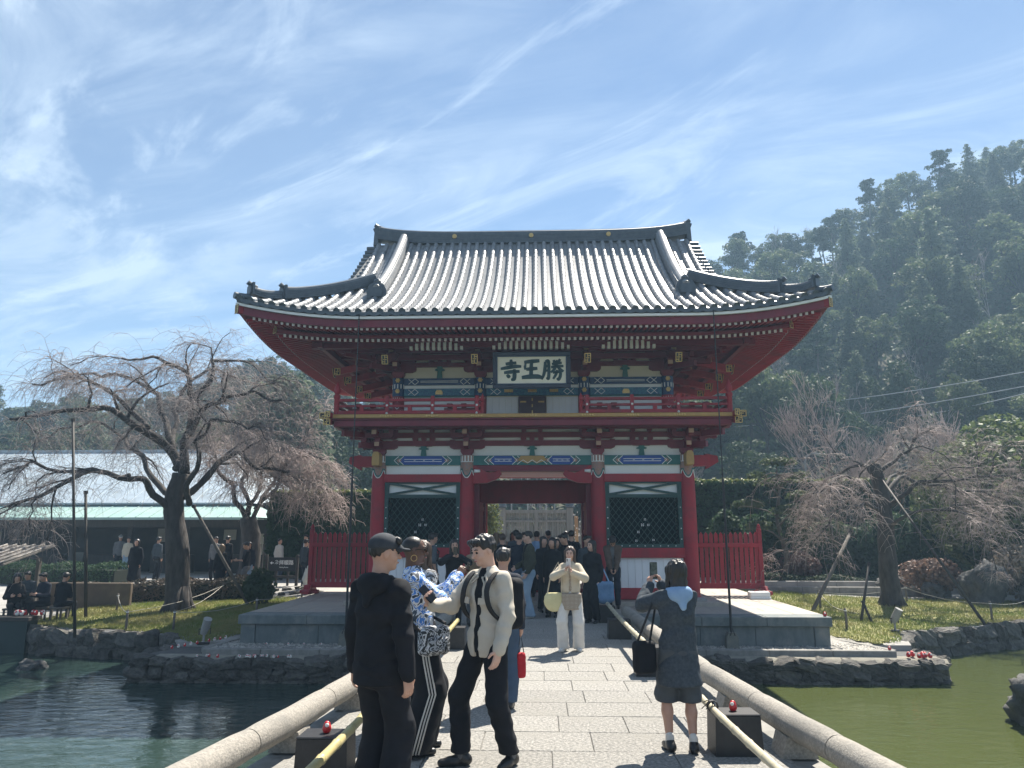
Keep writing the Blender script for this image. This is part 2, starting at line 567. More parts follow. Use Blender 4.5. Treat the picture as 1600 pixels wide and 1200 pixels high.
while yy < 26.5:
    wx = 1.19
    x = -PX + .605 - (wx * .5 if rowk % 2 else 0)
    while x < PX - .61:
        a, b = max(x, -PX + .605), min(x + wx, PX - .605)
        if b - a > .1:
            inst('paving_slab', ptm, plat, ((a + b) / 2, yy + .3, -.031), (0, 0, 0), (b - a - .005, .595, 1))
        x += wx
    yy += .6
    rowk += 1
# middle strip where the bridge paving runs in
for k in range(4):
    a = -1.865 + k * 1.043
    MB().bx(a + .003, a + 1.04, PY0 + .002, PY0 + .6, -.2, -.001, ch=.008).build('edge_slab', DECKM, plat)
# low plinth under the gate
MB().bx(-4.75, 4.75, 19.05, 25.0, -.02, .10, ch=.01).build('plinth', PLATM, plat)

# ---------------------------------------------------------------- rocks
ROCKS = []
for q in range(10):
    bm = bmesh.new()
    bmesh.ops.create_cube(bm, size=1)
    bmesh.ops.subdivide_edges(bm, edges=bm.edges[:], cuts=3, use_grid_fill=True)
    for v in bm.verts:
        c = v.co.copy()
        s_ = c.normalized() * .58
        c = c.lerp(s_, .42)
        n_ = mnoise.noise_vector((c.x * 2.2 + q * 7.1, c.y * 2.2, c.z * 2.2))
        n2 = mnoise.noise_vector((c.x * 5 + q * 3.1, c.y * 5, c.z * 5 + 9))
        v.co = c + n_ * .17 + n2 * .10
    me = bpy.data.meshes.new('rock')
    bm.to_mesh(me); bm.free()
    me.materials.append(WALLST)
    me.polygons.foreach_set('use_smooth', [False] * len(me.polygons))
    ROCKS.append(me)


def rock_wall(root, pts, z0, z1, rows, sw=.42, depth=.35, jitter=.5):
    """stones set along a polyline, one part each"""
    h = (z1 - z0) / rows
    for r_ in range(rows):
        for (ax, ay), (bx_, by) in zip(pts[:-1], pts[1:]):
            L_ = math.hypot(bx_ - ax, by - ay)
            t = random.uniform(0, .15)
            ang = math.atan2(by - ay, bx_ - ax)
            while t < L_:
                w_ = random.uniform(.6, 1.5) * sw
                hh = h * random.uniform(.92, 1.3)
                u = (t + w_ / 2) / L_
                if u > 1.02: break
                inst('stone', random.choice(ROCKS), root, (ax + (bx_ - ax) * u, ay + (by - ay) * u, z0 + h * (r_ + .5) + random.uniform(-.02, .03)),
                     (random.uniform(-.3, .3), random.uniform(-.25, .25) + random.choice((0, math.pi)), ang + random.uniform(-.25, .25)),
                     (w_ * 1.1, depth * random.uniform(.9, 1.2), hh * 1.12))
                t += w_


for nm, pts, x0, x1 in (('left', [(-1.9, 15.78), (-8.0, 15.72), (-8.25, 16.1), (-8.1, 17.6)], -8.1, -1.85), ('right', [(2.35, 16.02), (8.2, 16.05), (8.5, 16.5), (8.35, 17.6)], 2.3, 8.3)):
    root = world_empty('pond_retaining_wall', ((x0 + x1) / 2, 16, -1.2), 'dark rubble stone wall rising from the pond in front of the platform, %s of the bridge' % nm, 'stone wall', 'rubble walls below the platform')
    MB().bx(x0, x1, 15.85 if nm == 'left' else 16.1, 17.3, -1.8, -.74).build('wall_core', MORTAR, root)
    rock_wall(root, pts, -1.34, -.76, 3, .34, .34)

# kerb and pebble beds on the wall tops
for nm, sx, xa, xb, yk in (('left', -1, -6.9, -1.9, 15.98), ('right', 1, 7.55, 2.35, 16.25)):
    root = world_empty('pebble_bed_kerb', ((xa + xb) / 2, yk, -.7), 'straight concrete kerb round the pebbles %s of the bridge' % nm, 'kerb', 'kerbs of the pebble beds')
    n = 4
    for k in range(n):
        a = xa + (xb - xa) * k / n; b = xa + (xb - xa) * (k + 1) / n
        MB().bx(min(a, b) + .004, max(a, b) - .004, yk, yk + .17, -.80, -.60, ch=.012).build('kerb_stone', CONC, root)
    ex = sx * 6.62
    for k in range(2):
        p = Vector((xa, yk + .12, -.68)).lerp(Vector((ex, 18.6, -.66)), k / 2)
        q = Vector((xa, yk + .12, -.68)).lerp(Vector((ex, 18.6, -.66)), (k + 1) / 2 - .004)
        MB().beam(p, q, .14, .17, ch=.012).build('kerb_stone', CONC, root)
    soil = MB()
    soil.prism([(xa - sx * -.05, yk + .1), (xb, yk + .1), (xb, 17.0), (sx * 6.45, 17.0), (sx * 6.45, 18.6), (ex, 18.6)] if sx < 0 else
               [(xb, yk + .1), (xa, yk + .1), (ex, 18.6), (sx * 6.45, 18.6), (sx * 6.45, 17.0), (xb, 17.0)], lambda a, b, t: (a, b, t), -.8, -.685)
    pebs = MB()
    base = []
    for q in range(5):
        vs = []
        for th, ph in ((0, 90), (0, 25), (90, 25), (180, 25), (270, 25), (45, -25), (135, -25), (225, -25), (315, -25)):
            r_ = random.uniform(.8, 1.15)
            vs.append((r_ * math.cos(R(th)) * math.cos(R(ph)), r_ * math.sin(R(th)) * math.cos(R(ph)), .65 * r_ * math.sin(R(ph))))
        base.append(vs)
    pf = [(0, 1, 2), (0, 2, 3), (0, 3, 4), (0, 4, 1), (1, 5, 2), (2, 6, 3), (3, 7, 4), (4, 8, 1), (5, 6, 2), (6, 7, 3), (7, 8, 4), (8, 5, 1)]
    cnt = 0
    while cnt < 2600:
        x = random.uniform(min(xa, xb) - .1, max(xa, xb)); y = random.uniform(yk + .15, 18.6)
        inside = (y < 16.85 and abs(x) < abs(xa) - (y - yk) * (abs(xa) - 6.62) / 2.5) or (abs(x) > 6.5 and abs(x) < abs(xa) - (y - yk) * (abs(xa) - 6.62) / 2.4)
        if not inside: continue
        cnt += 1
        s_ = random.uniform(.028, .062)
        a = random.uniform(0, 6.28); ca, sa = math.cos(a), math.sin(a)
        sy = random.uniform(.7, 1.3)
        pebs.add([(x + s_ * (p[0] * ca - p[1] * sy * sa), y + s_ * (p[0] * sa + p[1] * sy * ca), -.665 + random.uniform(0, .05) + s_ * p[2]) for p in random.choice(base)], pf)
    tag(soil.build('pebble_bed_soil', MORTAR), kind='structure')
    o = pebs.build('pebbles', PEB, smooth=True, fix=False)
    tag(o, 'bed of pale rounded pebbles between kerb and platform %s of the bridge' % nm, 'pebbles', kind='stuff')
    # rough ledge in front of the kerb
    led = MB()
    for k in range(26):
        t = k / 25
        x = xa + sx * .9 + (xb - xa - sx * .9) * t
        led.v += [(x, yk - .27 + .04 * mnoise.noise((x * 3, 1, sx)), -.80), (x, yk - .18, -.735 + .03 * mnoise.noise((x * 4, 2, 0))), (x, yk + .05, -.71)]
    led.f += [(3 * k + j, 3 * k + 3 + j, 3 * k + 4 + j, 3 * k + 1 + j) for k in range(25) for j in range(2)]
    led.m = [0] * len(led.f)
    tag(led.build('earth_ledge', mat('ledge_soil', (.20, .19, .16), (.27, .25, .20), 9, .95, .6, 30), smooth=True), kind='structure')
# ================================================================ TEMPLE GATE
gate = world_empty('temple_gate', (0, 22, .1), 'two-storey red temple gate with grey tiled roof, balcony and name plaque', 'temple gate')
CX_L = [-4.06, -1.71, 1.75, 4.08]          # lower column lines
CX_U = [-3.68, -1.40, 1.45, 3.72]          # upper column lines
YF, YM, YB = 19.6, 22.0, 24.4              # front, middle, rear column rows


def G(mb, name, m, parent=gate, smooth=False):
    return mb.build(name, m, parent, smooth)


# ---- roof shape
XE, YE0, YC = 7.05, 16.65, 22.0
HD = YC - YE0
ZE, RISE = 6.93, 3.92


def prof(u):
    t = u / HD
    return ZE + RISE * (.58 * t + .42 * t * t)


def lift(a, u):
    return .40 * max(0.0, a) ** 2 * max(0.0, 1 - u / 3.2)


def zf(x, u):
    return prof(u) + lift((abs(x) - 3.8) / 3.25, u)


def zs(y, u):
    return prof(u) + lift((abs(y - YC) - 2.1) / 3.25, u)


VX_ = 4.95     # verge of the upper gabled roof
# under-sheet of stepped pan tiles, front and back
STEP = .165
for sgn, nm in ((-1, 'front'), (1, 'rear')):
    mb = MB()
    us = []
    k = 0
    while k * STEP < HD - .1:
        us += [(k * STEP, .028), (k * STEP + .001, 0.0)] if k else [(0, 0)]
        k += 1
    us.append((HD - .1, .02))
    XS = np.linspace(-XE + .02, XE - .02, 59)
    idx = {}
    for i, x in enumerate(XS):
        for j, (u, dz) in enumerate(us):
            um = HD if abs(x) <= VX_ else XE - abs(x)
            uu = min(u, um)
            idx[i, j] = len(mb.v)
            mb.v.append((x, YC + sgn * (HD - uu), zf(x, uu) - .03 + (dz if u <= um else 0)))
    for i in range(len(XS) - 1):
        for j in range(len(us) - 1):
            if min(abs(XS[i]), abs(XS[i + 1])) > VX_ and us[j][0] > XE - min(abs(XS[i]), abs(XS[i + 1])): continue
            mb.f.append((idx[i, j], idx[i + 1, j], idx[i + 1, j + 1], idx[i, j + 1])); mb.m.append(0)
    G(mb, 'pan_tiles', TILE)
for sgn in (-1, 1):
    mb = MB()
    us = []
    k = 0
    UM = XE - 4.25
    while k * STEP < UM - .05:
        us += [(k * STEP, .028), (k * STEP + .001, 0.0)] if k else [(0, 0)]
        k += 1
    us.append((UM, .02))
    YS = np.linspace(YE0 + .02, 2 * YC - YE0 - .02, 49)
    idx = {}
    for i, y in enumerate(YS):
        for j, (u, dz) in enumerate(us):
            um = min(UM, HD - abs(y - YC))
            uu = min(u, um)
            idx[i, j] = len(mb.v)
            mb.v.append((sgn * (XE - uu), y, zs(y, uu) - .03 + (dz if u <= um else 0)))
    for i in range(len(YS) - 1):
        for j in range(len(us) - 1):
            mb.f.append((idx[i, j], idx[i + 1, j], idx[i + 1, j + 1], idx[i, j + 1])); mb.m.append(0)
    G(mb, 'pan_tiles', TILE)


def tile_row(path, r=.072, tl=.30):
    """half round cover tiles laid end to end along a list of points, closed by an end disc"""
    mb = MB()
    pts = [Vector(p) for p in path]
    d = [0]
    for a, b in zip(pts[:-1], pts[1:]): d.append(d[-1] + (b - a).length)
    n = max(1, int(d[-1] / tl))
    stations = []
    for k in range(n):
        stations += [(d[-1] * k / n, r * 1.07), (d[-1] * (k + 1) / n - .004, r * .95)]
    A = np.array([tuple(p) for p in pts])

    def P(s):
        return Vector([float(np.interp(s, d, A[:, c])) for c in range(3)])
    vs, fs = [], []
    H = 8
    for s_, rr in stations:
        p = P(s_)
        t = (P(min(s_ + .05, d[-1])) - P(max(s_ - .05, 0))).normalized()
        a = t.cross(Vector((0, 0, 1))).normalized()
        b = a.cross(t).normalized()
        for h in range(H + 1):
            th = math.pi * h / H
            vs.append(p + a * (rr * math.cos(th)) + b * (rr * math.sin(th) * 1.08 + .0))
    for i in range(len(stations) - 1):
        for h in range(H):
            fs.append((i * (H + 1) + h, i * (H + 1) + h + 1, (i + 1) * (H + 1) + h + 1, (i + 1) * (H + 1) + h))
    mb.add(vs, fs, 0)
    # round end tile
    p = pts[0]
    t = (pts[1] - pts[0]).normalized()
    a = t.cross(Vector((0, 0, 1))).normalized(); b = a.cross(t).normalized()
    vs = []
    for k, (rr, off) in enumerate(((.084, .05), (.084, -.03), (.066, -.03), (.062, -.018))):
        for h in range(14):
            th = 2 * math.pi * h / 14
            vs.append(p + t * off + a * (rr * math.cos(th)) + b * (rr * math.sin(th) + .005))
    fs = [(k * 14 + h, k * 14 + (h + 1) % 14, (k + 1) * 14 + (h + 1) % 14, (k + 1) * 14 + h) for k in range(3) for h in range(14)]
    fs.append(tuple(42 + h for h in range(14)))
    mb.add(vs, fs, 1)
    return mb


PITCH_T = .2615
rows_x = [(k + .5) * PITCH_T for k in range(27)]
for sx in (-1, 1):
    for x_ in rows_x:
        x = sx * x_
        if x_ > XE - .12: continue
        um = HD - .12 if x_ <= VX_ else XE - x_ - .02
        if 3.85 < x_ < 4.2: um = min(um, HD - .12)
        n = max(3, int(um / .25))
        path = [(x, YE0 + um * k / n, zf(x, um * k / n)) for k in range(n + 1)]
        o = G(tile_row(path), 'tile_row', [TILE, TILED], smooth=35)
        # the same row on the rear slope
        inst('tile_row', o.data, gate, (0, 44 - 22, .1), (0, 0, math.pi))
        # flat eave tile between the rows
for sx in (-1, 1):
    k = 0
    for k in range(20):
        for sy in (-1, 1):
            y = YC + sy * (k + .5) * PITCH_T
            um = min(XE - 4.35, HD - abs(y - YC)) - .02
            if um < .12: continue
            n = max(2, int(um / .3))
            path = [(sx * (XE - um * i / n), y, zs(y, um * i / n)) for i in range(n + 1)]
            G(tile_row(path), 'tile_row', [TILE, TILED], smooth=35)
# drooping lip of the eave tiles: one curved apron between every two rows
for sgn in (-1, 1):
    mb = MB()
    for i in range(-27, 27):
        x0, x1 = i * PITCH_T + PITCH_T / 2, (i + 1) * PITCH_T + PITCH_T / 2
        if max(abs(x0), abs(x1)) > XE: continue
        y = YC + sgn * (HD + .03)
        vs = []
        for k in range(7):
            t = k / 6
            x = x0 + (x1 - x0) * t
            z = zf(x, 0)
            sag = -.045 * math.sin(math.pi * t)
            vs += [(x, y, z + .0 + sag * .4), (x, y, z - .075 + sag)]
        mb.add(vs, [(2 * k, 2 * k + 1, 2 * k + 3, 2 * k + 2) for k in range(6)])
    G(mb, 'eave_tile_lip', TILED, smooth=True)
for sx in (-1, 1):
    mb = MB()
    for i in range(-20, 20):
        y0, y1 = YC + i * PITCH_T + PITCH_T / 2, YC + (i + 1) * PITCH_T + PITCH_T / 2
        if max(abs(y0 - YC), abs(y1 - YC)) > HD: continue
        vs = []
        for k in range(5):
            t = k / 4
            y = y0 + (y1 - y0) * t
            sag = -.045 * math.sin(math.pi * t)
            vs += [(sx * (XE + .03), y, zs(y, 0) + sag * .4), (sx * (XE + .03), y, zs(y, 0) - .075 + sag)]
        mb.add(vs, [(2 * k, 2 * k + 1, 2 * k + 3, 2 * k + 2) for k in range(4)])
    G(mb, 'eave_tile_lip', TILED, smooth=True)


def sweep(path, outline, mb=None, mi=None):
    """sweep a closed outline [(side, up)] along a path, sides level"""
    mb = mb or MB()
    pts = [Vector(p) for p in path]
    k, n = len(pts), len(outline)
    vs, fs = [], []
    for i, p in enumerate(pts):
        t = (pts[min(i + 1, k - 1)] - pts[max(i - 1, 0)]).normalized()
        a = t.cross(Vector((0, 0, 1))).normalized()
        b = a.cross(t).normalized()
        for s_, u_ in outline: vs.append(p + a * s_ + b * u_)
    for i in range(k - 1):
        for j in range(n): fs.append((i * n + j, i * n + (j + 1) % n, (i + 1) * n + (j + 1) % n, (i + 1) * n + j))
    fs += [tuple(range(n))[::-1], tuple((k - 1) * n + j for j in range(n))]
    return mb.add(vs, fs, mi)


def ridge_outline(w, h, layers):
    """stacked courses of ridge tiles with a round cap"""
    R_, L_ = [], []
    for k in range(layers):
        z0, z1 = h * k / layers, h * (k + .72) / layers
        ww = w / 2 * (1 - .12 * k / layers)
        R_ += [(ww, z0), (ww, z1), (ww - .018, z1 + .001), (ww - .018, h * (k + 1) / layers)]
    cap = [(w * .34 * math.cos(R(a)), h + w * .30 * math.sin(R(a)) + .005) for a in range(0, 181, 30)]
    out = R_ + cap + [(-x, z) for x, z in R_[::-1]]
    return out


# main ridge
rp = []
for k in range(41):
    x = -4.88 + 9.76 * k / 40
    rp.append((x, YC, 10.72 + .20 * (abs(x) / 4.88) ** 5))
G(sweep(rp, ridge_outline(.42, .34, 4)), 'main_ridge', TILED, smooth=30)
G(sweep([(p[0], p[1], p[2] + .40) for p in rp], [(.10, 0), (.085, .05), (0, .085), (-.085, .05), (-.10, 0)]), 'ridge_cap', TILE, smooth=30)
for x in (-2.42, 0, 2.42):
    mb = MB()
    for sg in (-1, 1):
        mb.tube([(x, YC + sg * .19, 10.93 + .02), (x, YC + sg * .235, 10.95)], [.075, .07], 16)
    G(mb, 'gold_crest', GOLD, smooth=40)
for sx in (-1, 1):
    e = Vector((sx * 4.88, YC, 10.95))
    mb = MB()
    mb.xz([(e.x - .02 * sx, 10.74), (e.x + sx * .12, 10.68), (e.x + sx * .10, 11.12), (e.x + sx * .15, 11.25), (e.x + sx * .04, 11.32), (e.x - .06 * sx, 11.26)], YC - .2, YC + .2)
    mb.tube([e + Vector((-sx * .14, 0, .38)), e + Vector((sx * .02, 0, .43)), e + Vector((sx * .12, 0, .50))], [.06, .066, .068], 10)
    G(mb, 'ridge_end_ornament', TILED)

# verge stubs along the gable edges
for sgn in (-1, 1):
    for sx in (-1, 1):
        mb = MB()
        k = 0
        u = 2.2
        while u < HD - .15:
            z = prof(u)
            mb.tube([(sx * (VX_ - .1), YC + sgn * (HD - u), z + .02), (sx * (VX_ + .2), YC + sgn * (HD - u), z + .015)], .075, 10)
            u += .215
        G(mb, 'verge_tiles', TILED, smooth=40)
        bb = MB()
        pts = [(sx * (VX_ - .05), YC + sgn * (HD - u_), prof(u_) - .10) for u_ in np.linspace(2.1, HD, 14)]
        sweep(pts, [(.04, -.22), (.04, 0), (-.04, 0), (-.04, -.22)], bb)
        G(bb, 'barge_board', RED)
for sx in (-1, 1):
    mb = MB()
    pts = [(YC + sg * (HD - u_), prof(u_) - .12) for sg, us_ in ((-1, np.linspace(2.5, HD, 10)), (1, np.linspace(HD, 2.5, 10)[1:])) for u_ in us_]
    mb.prism(pts, lambda a, b, t: (t, a, b), sx * 4.25, sx * 4.33)
    G(mb, 'gable_wall', WHITE)

# descending ridges
for sgn in (-1, 1):
    for sx in (-1, 1):
        us_ = np.linspace(HD - .1, 1.72, 22)
        path = [(sx * (4.02), YC + sgn * (HD - u_), zf(4.0, u_) + .03) for u_ in us_]
        G(sweep(path, ridge_outline(.30, .24, 4)), 'descending_ridge', TILE, smooth=30)
        e = Vector(path[-1])
        mb = MB()
        prf = [(-.24, -.08), (.24, -.08), (.27, .12), (.2, .30), (.11, .36), (-.11, .36), (-.2, .30), (-.27, .12)]
        mb.xz([(e.x + a, e.z + b) for a, b in prf], e.y - .09, e.y + .09)
        mb.xz([(e.x + a * .6, e.z + b * .7 + .03) for a, b in prf], e.y + sgn * .09, e.y + sgn * .14)
        mb.lathe([(.0, .50), (.07, .48), (.10, .42), (.085, .36), (.05, .33)], (e.x, e.y, e.z), 12)
        G(mb, 'ridge_end_ornament', TILED, smooth=30)

# corner ridges in two tiers, with upturned ends
for sgn in (-1, 1):
    for sx in (-1, 1):
        def C(u, dz=0.0):
            return Vector((sx * (XE - u), YC + sgn * (HD - u), zf(XE - u, u) + dz))
        up1 = [C(u_, .05 + .20 * max(0, (1.15 - u_) / .8) ** 2) for u_ in np.linspace(2.75, .86, 20)]
        G(sweep(up1, ridge_outline(.26, .22, 4)), 'corner_ridge', TILED, smooth=30)
        G(sweep([p + Vector((0, 0, .265)) for p in up1], [(.07, 0), (.055, .035), (0, .055), (-.055, .035), (-.07, 0)]), 'ridge_cap', TILE, smooth=30)
        up2 = [C(u_, .045 + .17 * max(0, (.62 - u_) / .5) ** 2) for u_ in np.linspace(1.05, .28, 12)]
        G(sweep(up2, ridge_outline(.22, .15, 3)), 'corner_ridge', TILED, smooth=30)
        G(sweep([p + Vector((0, 0, .185)) for p in up2], [(.06, 0), (.045, .03), (0, .045), (-.045, .03), (-.06, 0)]), 'ridge_cap', TILE, smooth=30)
        for e, s_ in ((up1[-1], 1.0), (up2[-1], .85)):
            d = Vector((sx, sgn, 0)).normalized()
            mb = MB()
            mb.box((0, 0, 0), (.05, .36 * s_, .36 * s_), M=Matrix.Translation(e + d * .02 + Vector((0, 0, .13))) @ Matrix.Rotation(math.atan2(d.y, d.x), 4, 'Z'))
            mb.box((0, 0, 0), (.05, .24 * s_, .24 * s_), M=Matrix.Translation(e + d * .06 + Vector((0, 0, .10))) @ Matrix.Rotation(math.atan2(d.y, d.x), 4, 'Z'))
            mb.tube([e + d * (-.12) + Vector((0, 0, .24 * s_)), e + d * .02 + Vector((0, 0, .28 * s_)), e + d * .12 + Vector((0, 0, .345 * s_))], [.05, .058, .06], 10)
            G(mb, 'ridge_end_ornament', TILED)
        ct = [C(.05, 0) + Vector((sx * t, sgn * t, .04 + .9 * t * t)) for t in (-.2, -.1, -.02, .07)]
        G(MB().tube(ct, [.085, .09, .09, .085], 12), 'corner_tile', TILED, smooth=40)

# ---- eaves: fascia boards, rafters, soffit


def eave_strip(u, z_off, w, h, m, name, in_f=1.0):
    for sgn in (-1, 1):
        path = [(x, YC + sgn * (HD - u), zf(x, 0) + z_off) for x in np.linspace(-(XE - u), XE - u, 49)]
        G(sweep(path, [(w / 2, 0), (w / 2, h), (-w / 2, h), (-w / 2, 0)]), name, m)
    for sx in (-1, 1):
        path = [(sx * (XE - u), y, zs(y, 0) + z_off) for y in np.linspace(YE0 + u, 2 * YC - YE0 - u, 41)]
        G(sweep(path, [(w / 2, 0), (w / 2, h), (-w / 2, h), (-w / 2, 0)]), name, m)


eave_strip(.03, -.175, .06, .06, WHITE, 'white_eave_board')
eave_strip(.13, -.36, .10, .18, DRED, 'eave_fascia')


def z_raf1(u): return -.43 + .14 * u          # underside offset from the eave line, outer tier
def z_raf2(u): return -.55 + .22 * (u - .7)


mbo, mbi = MB(), MB()
RP = .138
nr = int(6.75 / RP)
for sgn in (-1, 1):
    for i in range(-nr, nr + 1):
        x = i * RP
        for mbx, u0, u1, fz in ((mbo, .16, 1.5, z_raf1), (mbi, .78, 3.3, z_raf2)):
            ue = min(u1, XE - abs(x) - .05)
            if ue < u0 + .1: continue
            lf = lambda u: zf(x, 0) - ZE if False else lift((abs(x) - 3.8) / 3.25, u)
            p = Vector((x, YC + sgn * (HD - u0), ZE + lf(u0) + fz(u0) + .035)); q = Vector((x, YC + sgn * (HD - ue), ZE + lf(ue) + fz(ue) + .035))
            mbx.beam(p, q, .062, .075, 0)
            d = (p - q).normalized()
            mbx.beam(p, p + d * .006, .064, .077, 1)
nr2 = int(5.05 / RP)
for sx in (-1, 1):
    for i in range(-nr2, nr2 + 1):
        y = YC + i * RP
        for mbx, u0, u1, fz in ((mbo, .16, 1.5, z_raf1), (mbi, .78, 3.3, z_raf2)):
            ue = min(u1, HD - abs(y - YC) - .05)
            if ue < u0 + .1: continue
            lf = lambda u: lift((abs(y - YC) - 2.1) / 3.25, u)
            p = Vector((sx * (XE - u0), y, ZE + lf(u0) + fz(u0) + .035)); q = Vector((sx * (XE - ue), y, ZE + lf(ue) + fz(ue) + .035))
            mbx.beam(p, q, .062, .075, 0)
            d = (p - q).normalized()
            mbx.beam(p, p + d * .006, .064, .077, 1)
RAFEND = mat('pale_rafter_end', (.62, .56, .55), None, rough=.7)
for mbx, nm in ((mbo, 'outer_rafters'), (mbi, 'inner_rafters')):
    o = G(mbx, nm, [RED, RAFEND]); o['kind'] = 'stuff'
# boards above the rafters
for tier, (u0, u1, fz) in enumerate(((.14, 1.5, z_raf1), (.72, 3.4, z_raf2))):
    mb = MB()
    for sgn in (-1, 1):
        xs_ = np.linspace(-XE, XE, 57)
        ids = []
        for x in xs_:
            col_ = []
            for t in np.linspace(0, 1, 5):
                u = u0 + (u1 - u0) * t
                u = min(u, max(u0, XE - abs(x)))
                xx = max(-(XE - u0), min(XE - u0, x))
                col_.append(len(mb.v)); mb.v.append((xx, YC + sgn * (HD - u), ZE + lift((abs(xx) - 3.8) / 3.25, u) + fz(u) + .078))
            ids.append(col_)
        for i in range(len(xs_) - 1):
            for j in range(4): mb.f.append((ids[i][j], ids[i + 1][j], ids[i + 1][j + 1], ids[i][j + 1])); mb.m.append(0)
    for sx in (-1, 1):
        ys_ = np.linspace(YE0, 2 * YC - YE0, 45)
        ids = []
        for y in ys_:
            col_ = []
            for t in np.linspace(0, 1, 5):
                u = u0 + (u1 - u0) * t
                u = min(u, max(u0, HD - abs(y - YC)))
                yy_ = max(YE0 + u0, min(2 * YC - YE0 - u0, y))
                col_.append(len(mb.v)); mb.v.append((sx * (XE - u), yy_, ZE + lift((abs(yy_ - YC) - 2.1) / 3.25, u) + fz(u) + .078))
            ids.append(col_)
        for i in range(len(ys_) - 1):
            for j in range(4): mb.f.append((ids[i][j], ids[i + 1][j], ids[i + 1][j + 1], ids[i][j + 1])); mb.m.append(0)
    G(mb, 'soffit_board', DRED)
# fascia of the inner tier, hip rafters with gilded ends
for sgn in (-1, 1):
    path = [(x, YC + sgn * (HD - .74), ZE + lift((abs(x) - 3.8) / 3.25, .74) + z_raf2(.74) + .075) for x in np.linspace(-(XE - .74), XE - .74, 41)]
    G(sweep(path, [(.04, 0), (.04, .08), (-.04, .08), (-.04, 0)]), 'inner_fascia', DRED)
for sx in (-1, 1):
    path = [(sx * (XE - .74), y, ZE + lift((abs(y - YC) - 2.1) / 3.25, .74) + z_raf2(.74) + .075) for y in np.linspace(YE0 + .74, 2 * YC - YE0 - .74, 31)]
    G(sweep(path, [(.04, 0), (.04, .08), (-.04, .08), (-.04, 0)]), 'inner_fascia', DRED)


def fret_plate(mb, c, w, h, nrm):
    """gilded plate with a cut fret: a frame, bars and a centre boss standing on it"""
    n = Vector(nrm).normalized()
    a = Vector((0, 0, 1)).cross(n)
    if a.length < .1: a = Vector((1, 0, 0))
    a.normalize()
    b = n.cross(a).normalized()
    M0 = Matrix(((a.x, b.x, n.x, c[0]), (a.y, b.y, n.y, c[1]), (a.z, b.z, n.z, c[2]), (0, 0, 0, 1)))
    mb.box((0, 0, 0), (w, h, .012), 0, 1, M=M0)
    t = .018
    for (x, y, ww, hh) in ((0, h / 2 - t / 2, w, t), (0, -h / 2 + t / 2, w, t), (w / 2 - t / 2, 0, t, h), (-w / 2 + t / 2, 0, t, h), (0, 0, w * .5, t), (0, h * .25, t, h * .3), (0, -h * .25, t, h * .3), (w * .25, h * .24, w * .3, t), (-w * .25, -h * .24, w * .3, t)):
        mb.box((0, 0, 0), (ww, hh, .012), 0, 0, M=M0 @ Matrix.Translation((x, y, .012)))


for sgn in (-1, 1):
    for sx in (-1, 1):
        d = Vector((sx, sgn, 0))
        p = Vector((sx * (XE - .05), YC + sgn * (HD - .05), ZE + .40 - .28)); q = Vector((sx * (XE - 3.4), YC + sgn * (HD - 3.4), ZE - .10))
        G(MB().beam(p, q, .14, .2, ch=.01), 'hip_rafter', RED)
        mb = MB()
        fret_plate(mb, p + d.normalized() * .012, .16, .22, d)
        G(mb, 'gold_plate', [GOLD, BLACK])
        p2 = Vector((sx * (XE - .75), YC + sgn * (HD - .75), ZE - .20)); q2 = Vector((sx * (XE - 3.4), YC + sgn * (HD - 3.4), ZE - .30))
        G(MB().beam(p2, q2, .15, .2, ch=.01), 'hip_rafter', RED)
        mb = MB()
        fret_plate(mb, p2 + d.normalized() * .012, .17, .21, d)
        G(mb, 'gold_plate', [GOLD, BLACK])
# gilded ends of the tail beams under the side eaves
for sx in (-1, 1):
    for y in (20.1, 21.3, 22.7, 23.9):
        p = Vector((sx * 5.55, y, 6.20))
        G(MB().beam(p, (sx * 3.7, y, 6.62), .13, .19, ch=.008), 'tail_beam', RED)
        mb = MB(); fret_plate(mb, p + Vector((sx * .012, 0, 0)), .17, .25, (sx, 0, -.2))
        fret_plate(mb, p + Vector((sx * -.10, -.072, .02)), .17, .2, (0, -1, 0))
        G(mb, 'gold_plate', [GOLD, BLACK])

# ---- lower storey
col_prof = [(.225, 0), (.225, .03), (.20, .05), (.20, 1.6), (.197, 2.6), (.185, 3.4), (.17, 3.62)]
colm = MB().lathe(col_prof, (0, 0, 0), 28).mesh('column', RED, smooth=40)
basem = MB().lathe([(.36, 0), (.36, .05), (.30, .09), (.27, .10)], (0, 0, 0), 24).mesh('column_base', STONE, smooth=40)
for yy in (YF, YM, YB):
    for x in CX_L:
        c = inst('column', colm, gate, (x, yy, .17))
        b = link(bpy.data.objects.new('column_base', basem)); b.parent = c; b.location = (0, 0, -.085)
# painted collars on the column heads
PINKP = mat('pink_paint', (.45, .22, .17), (.25, .22, .20), 26, .6)


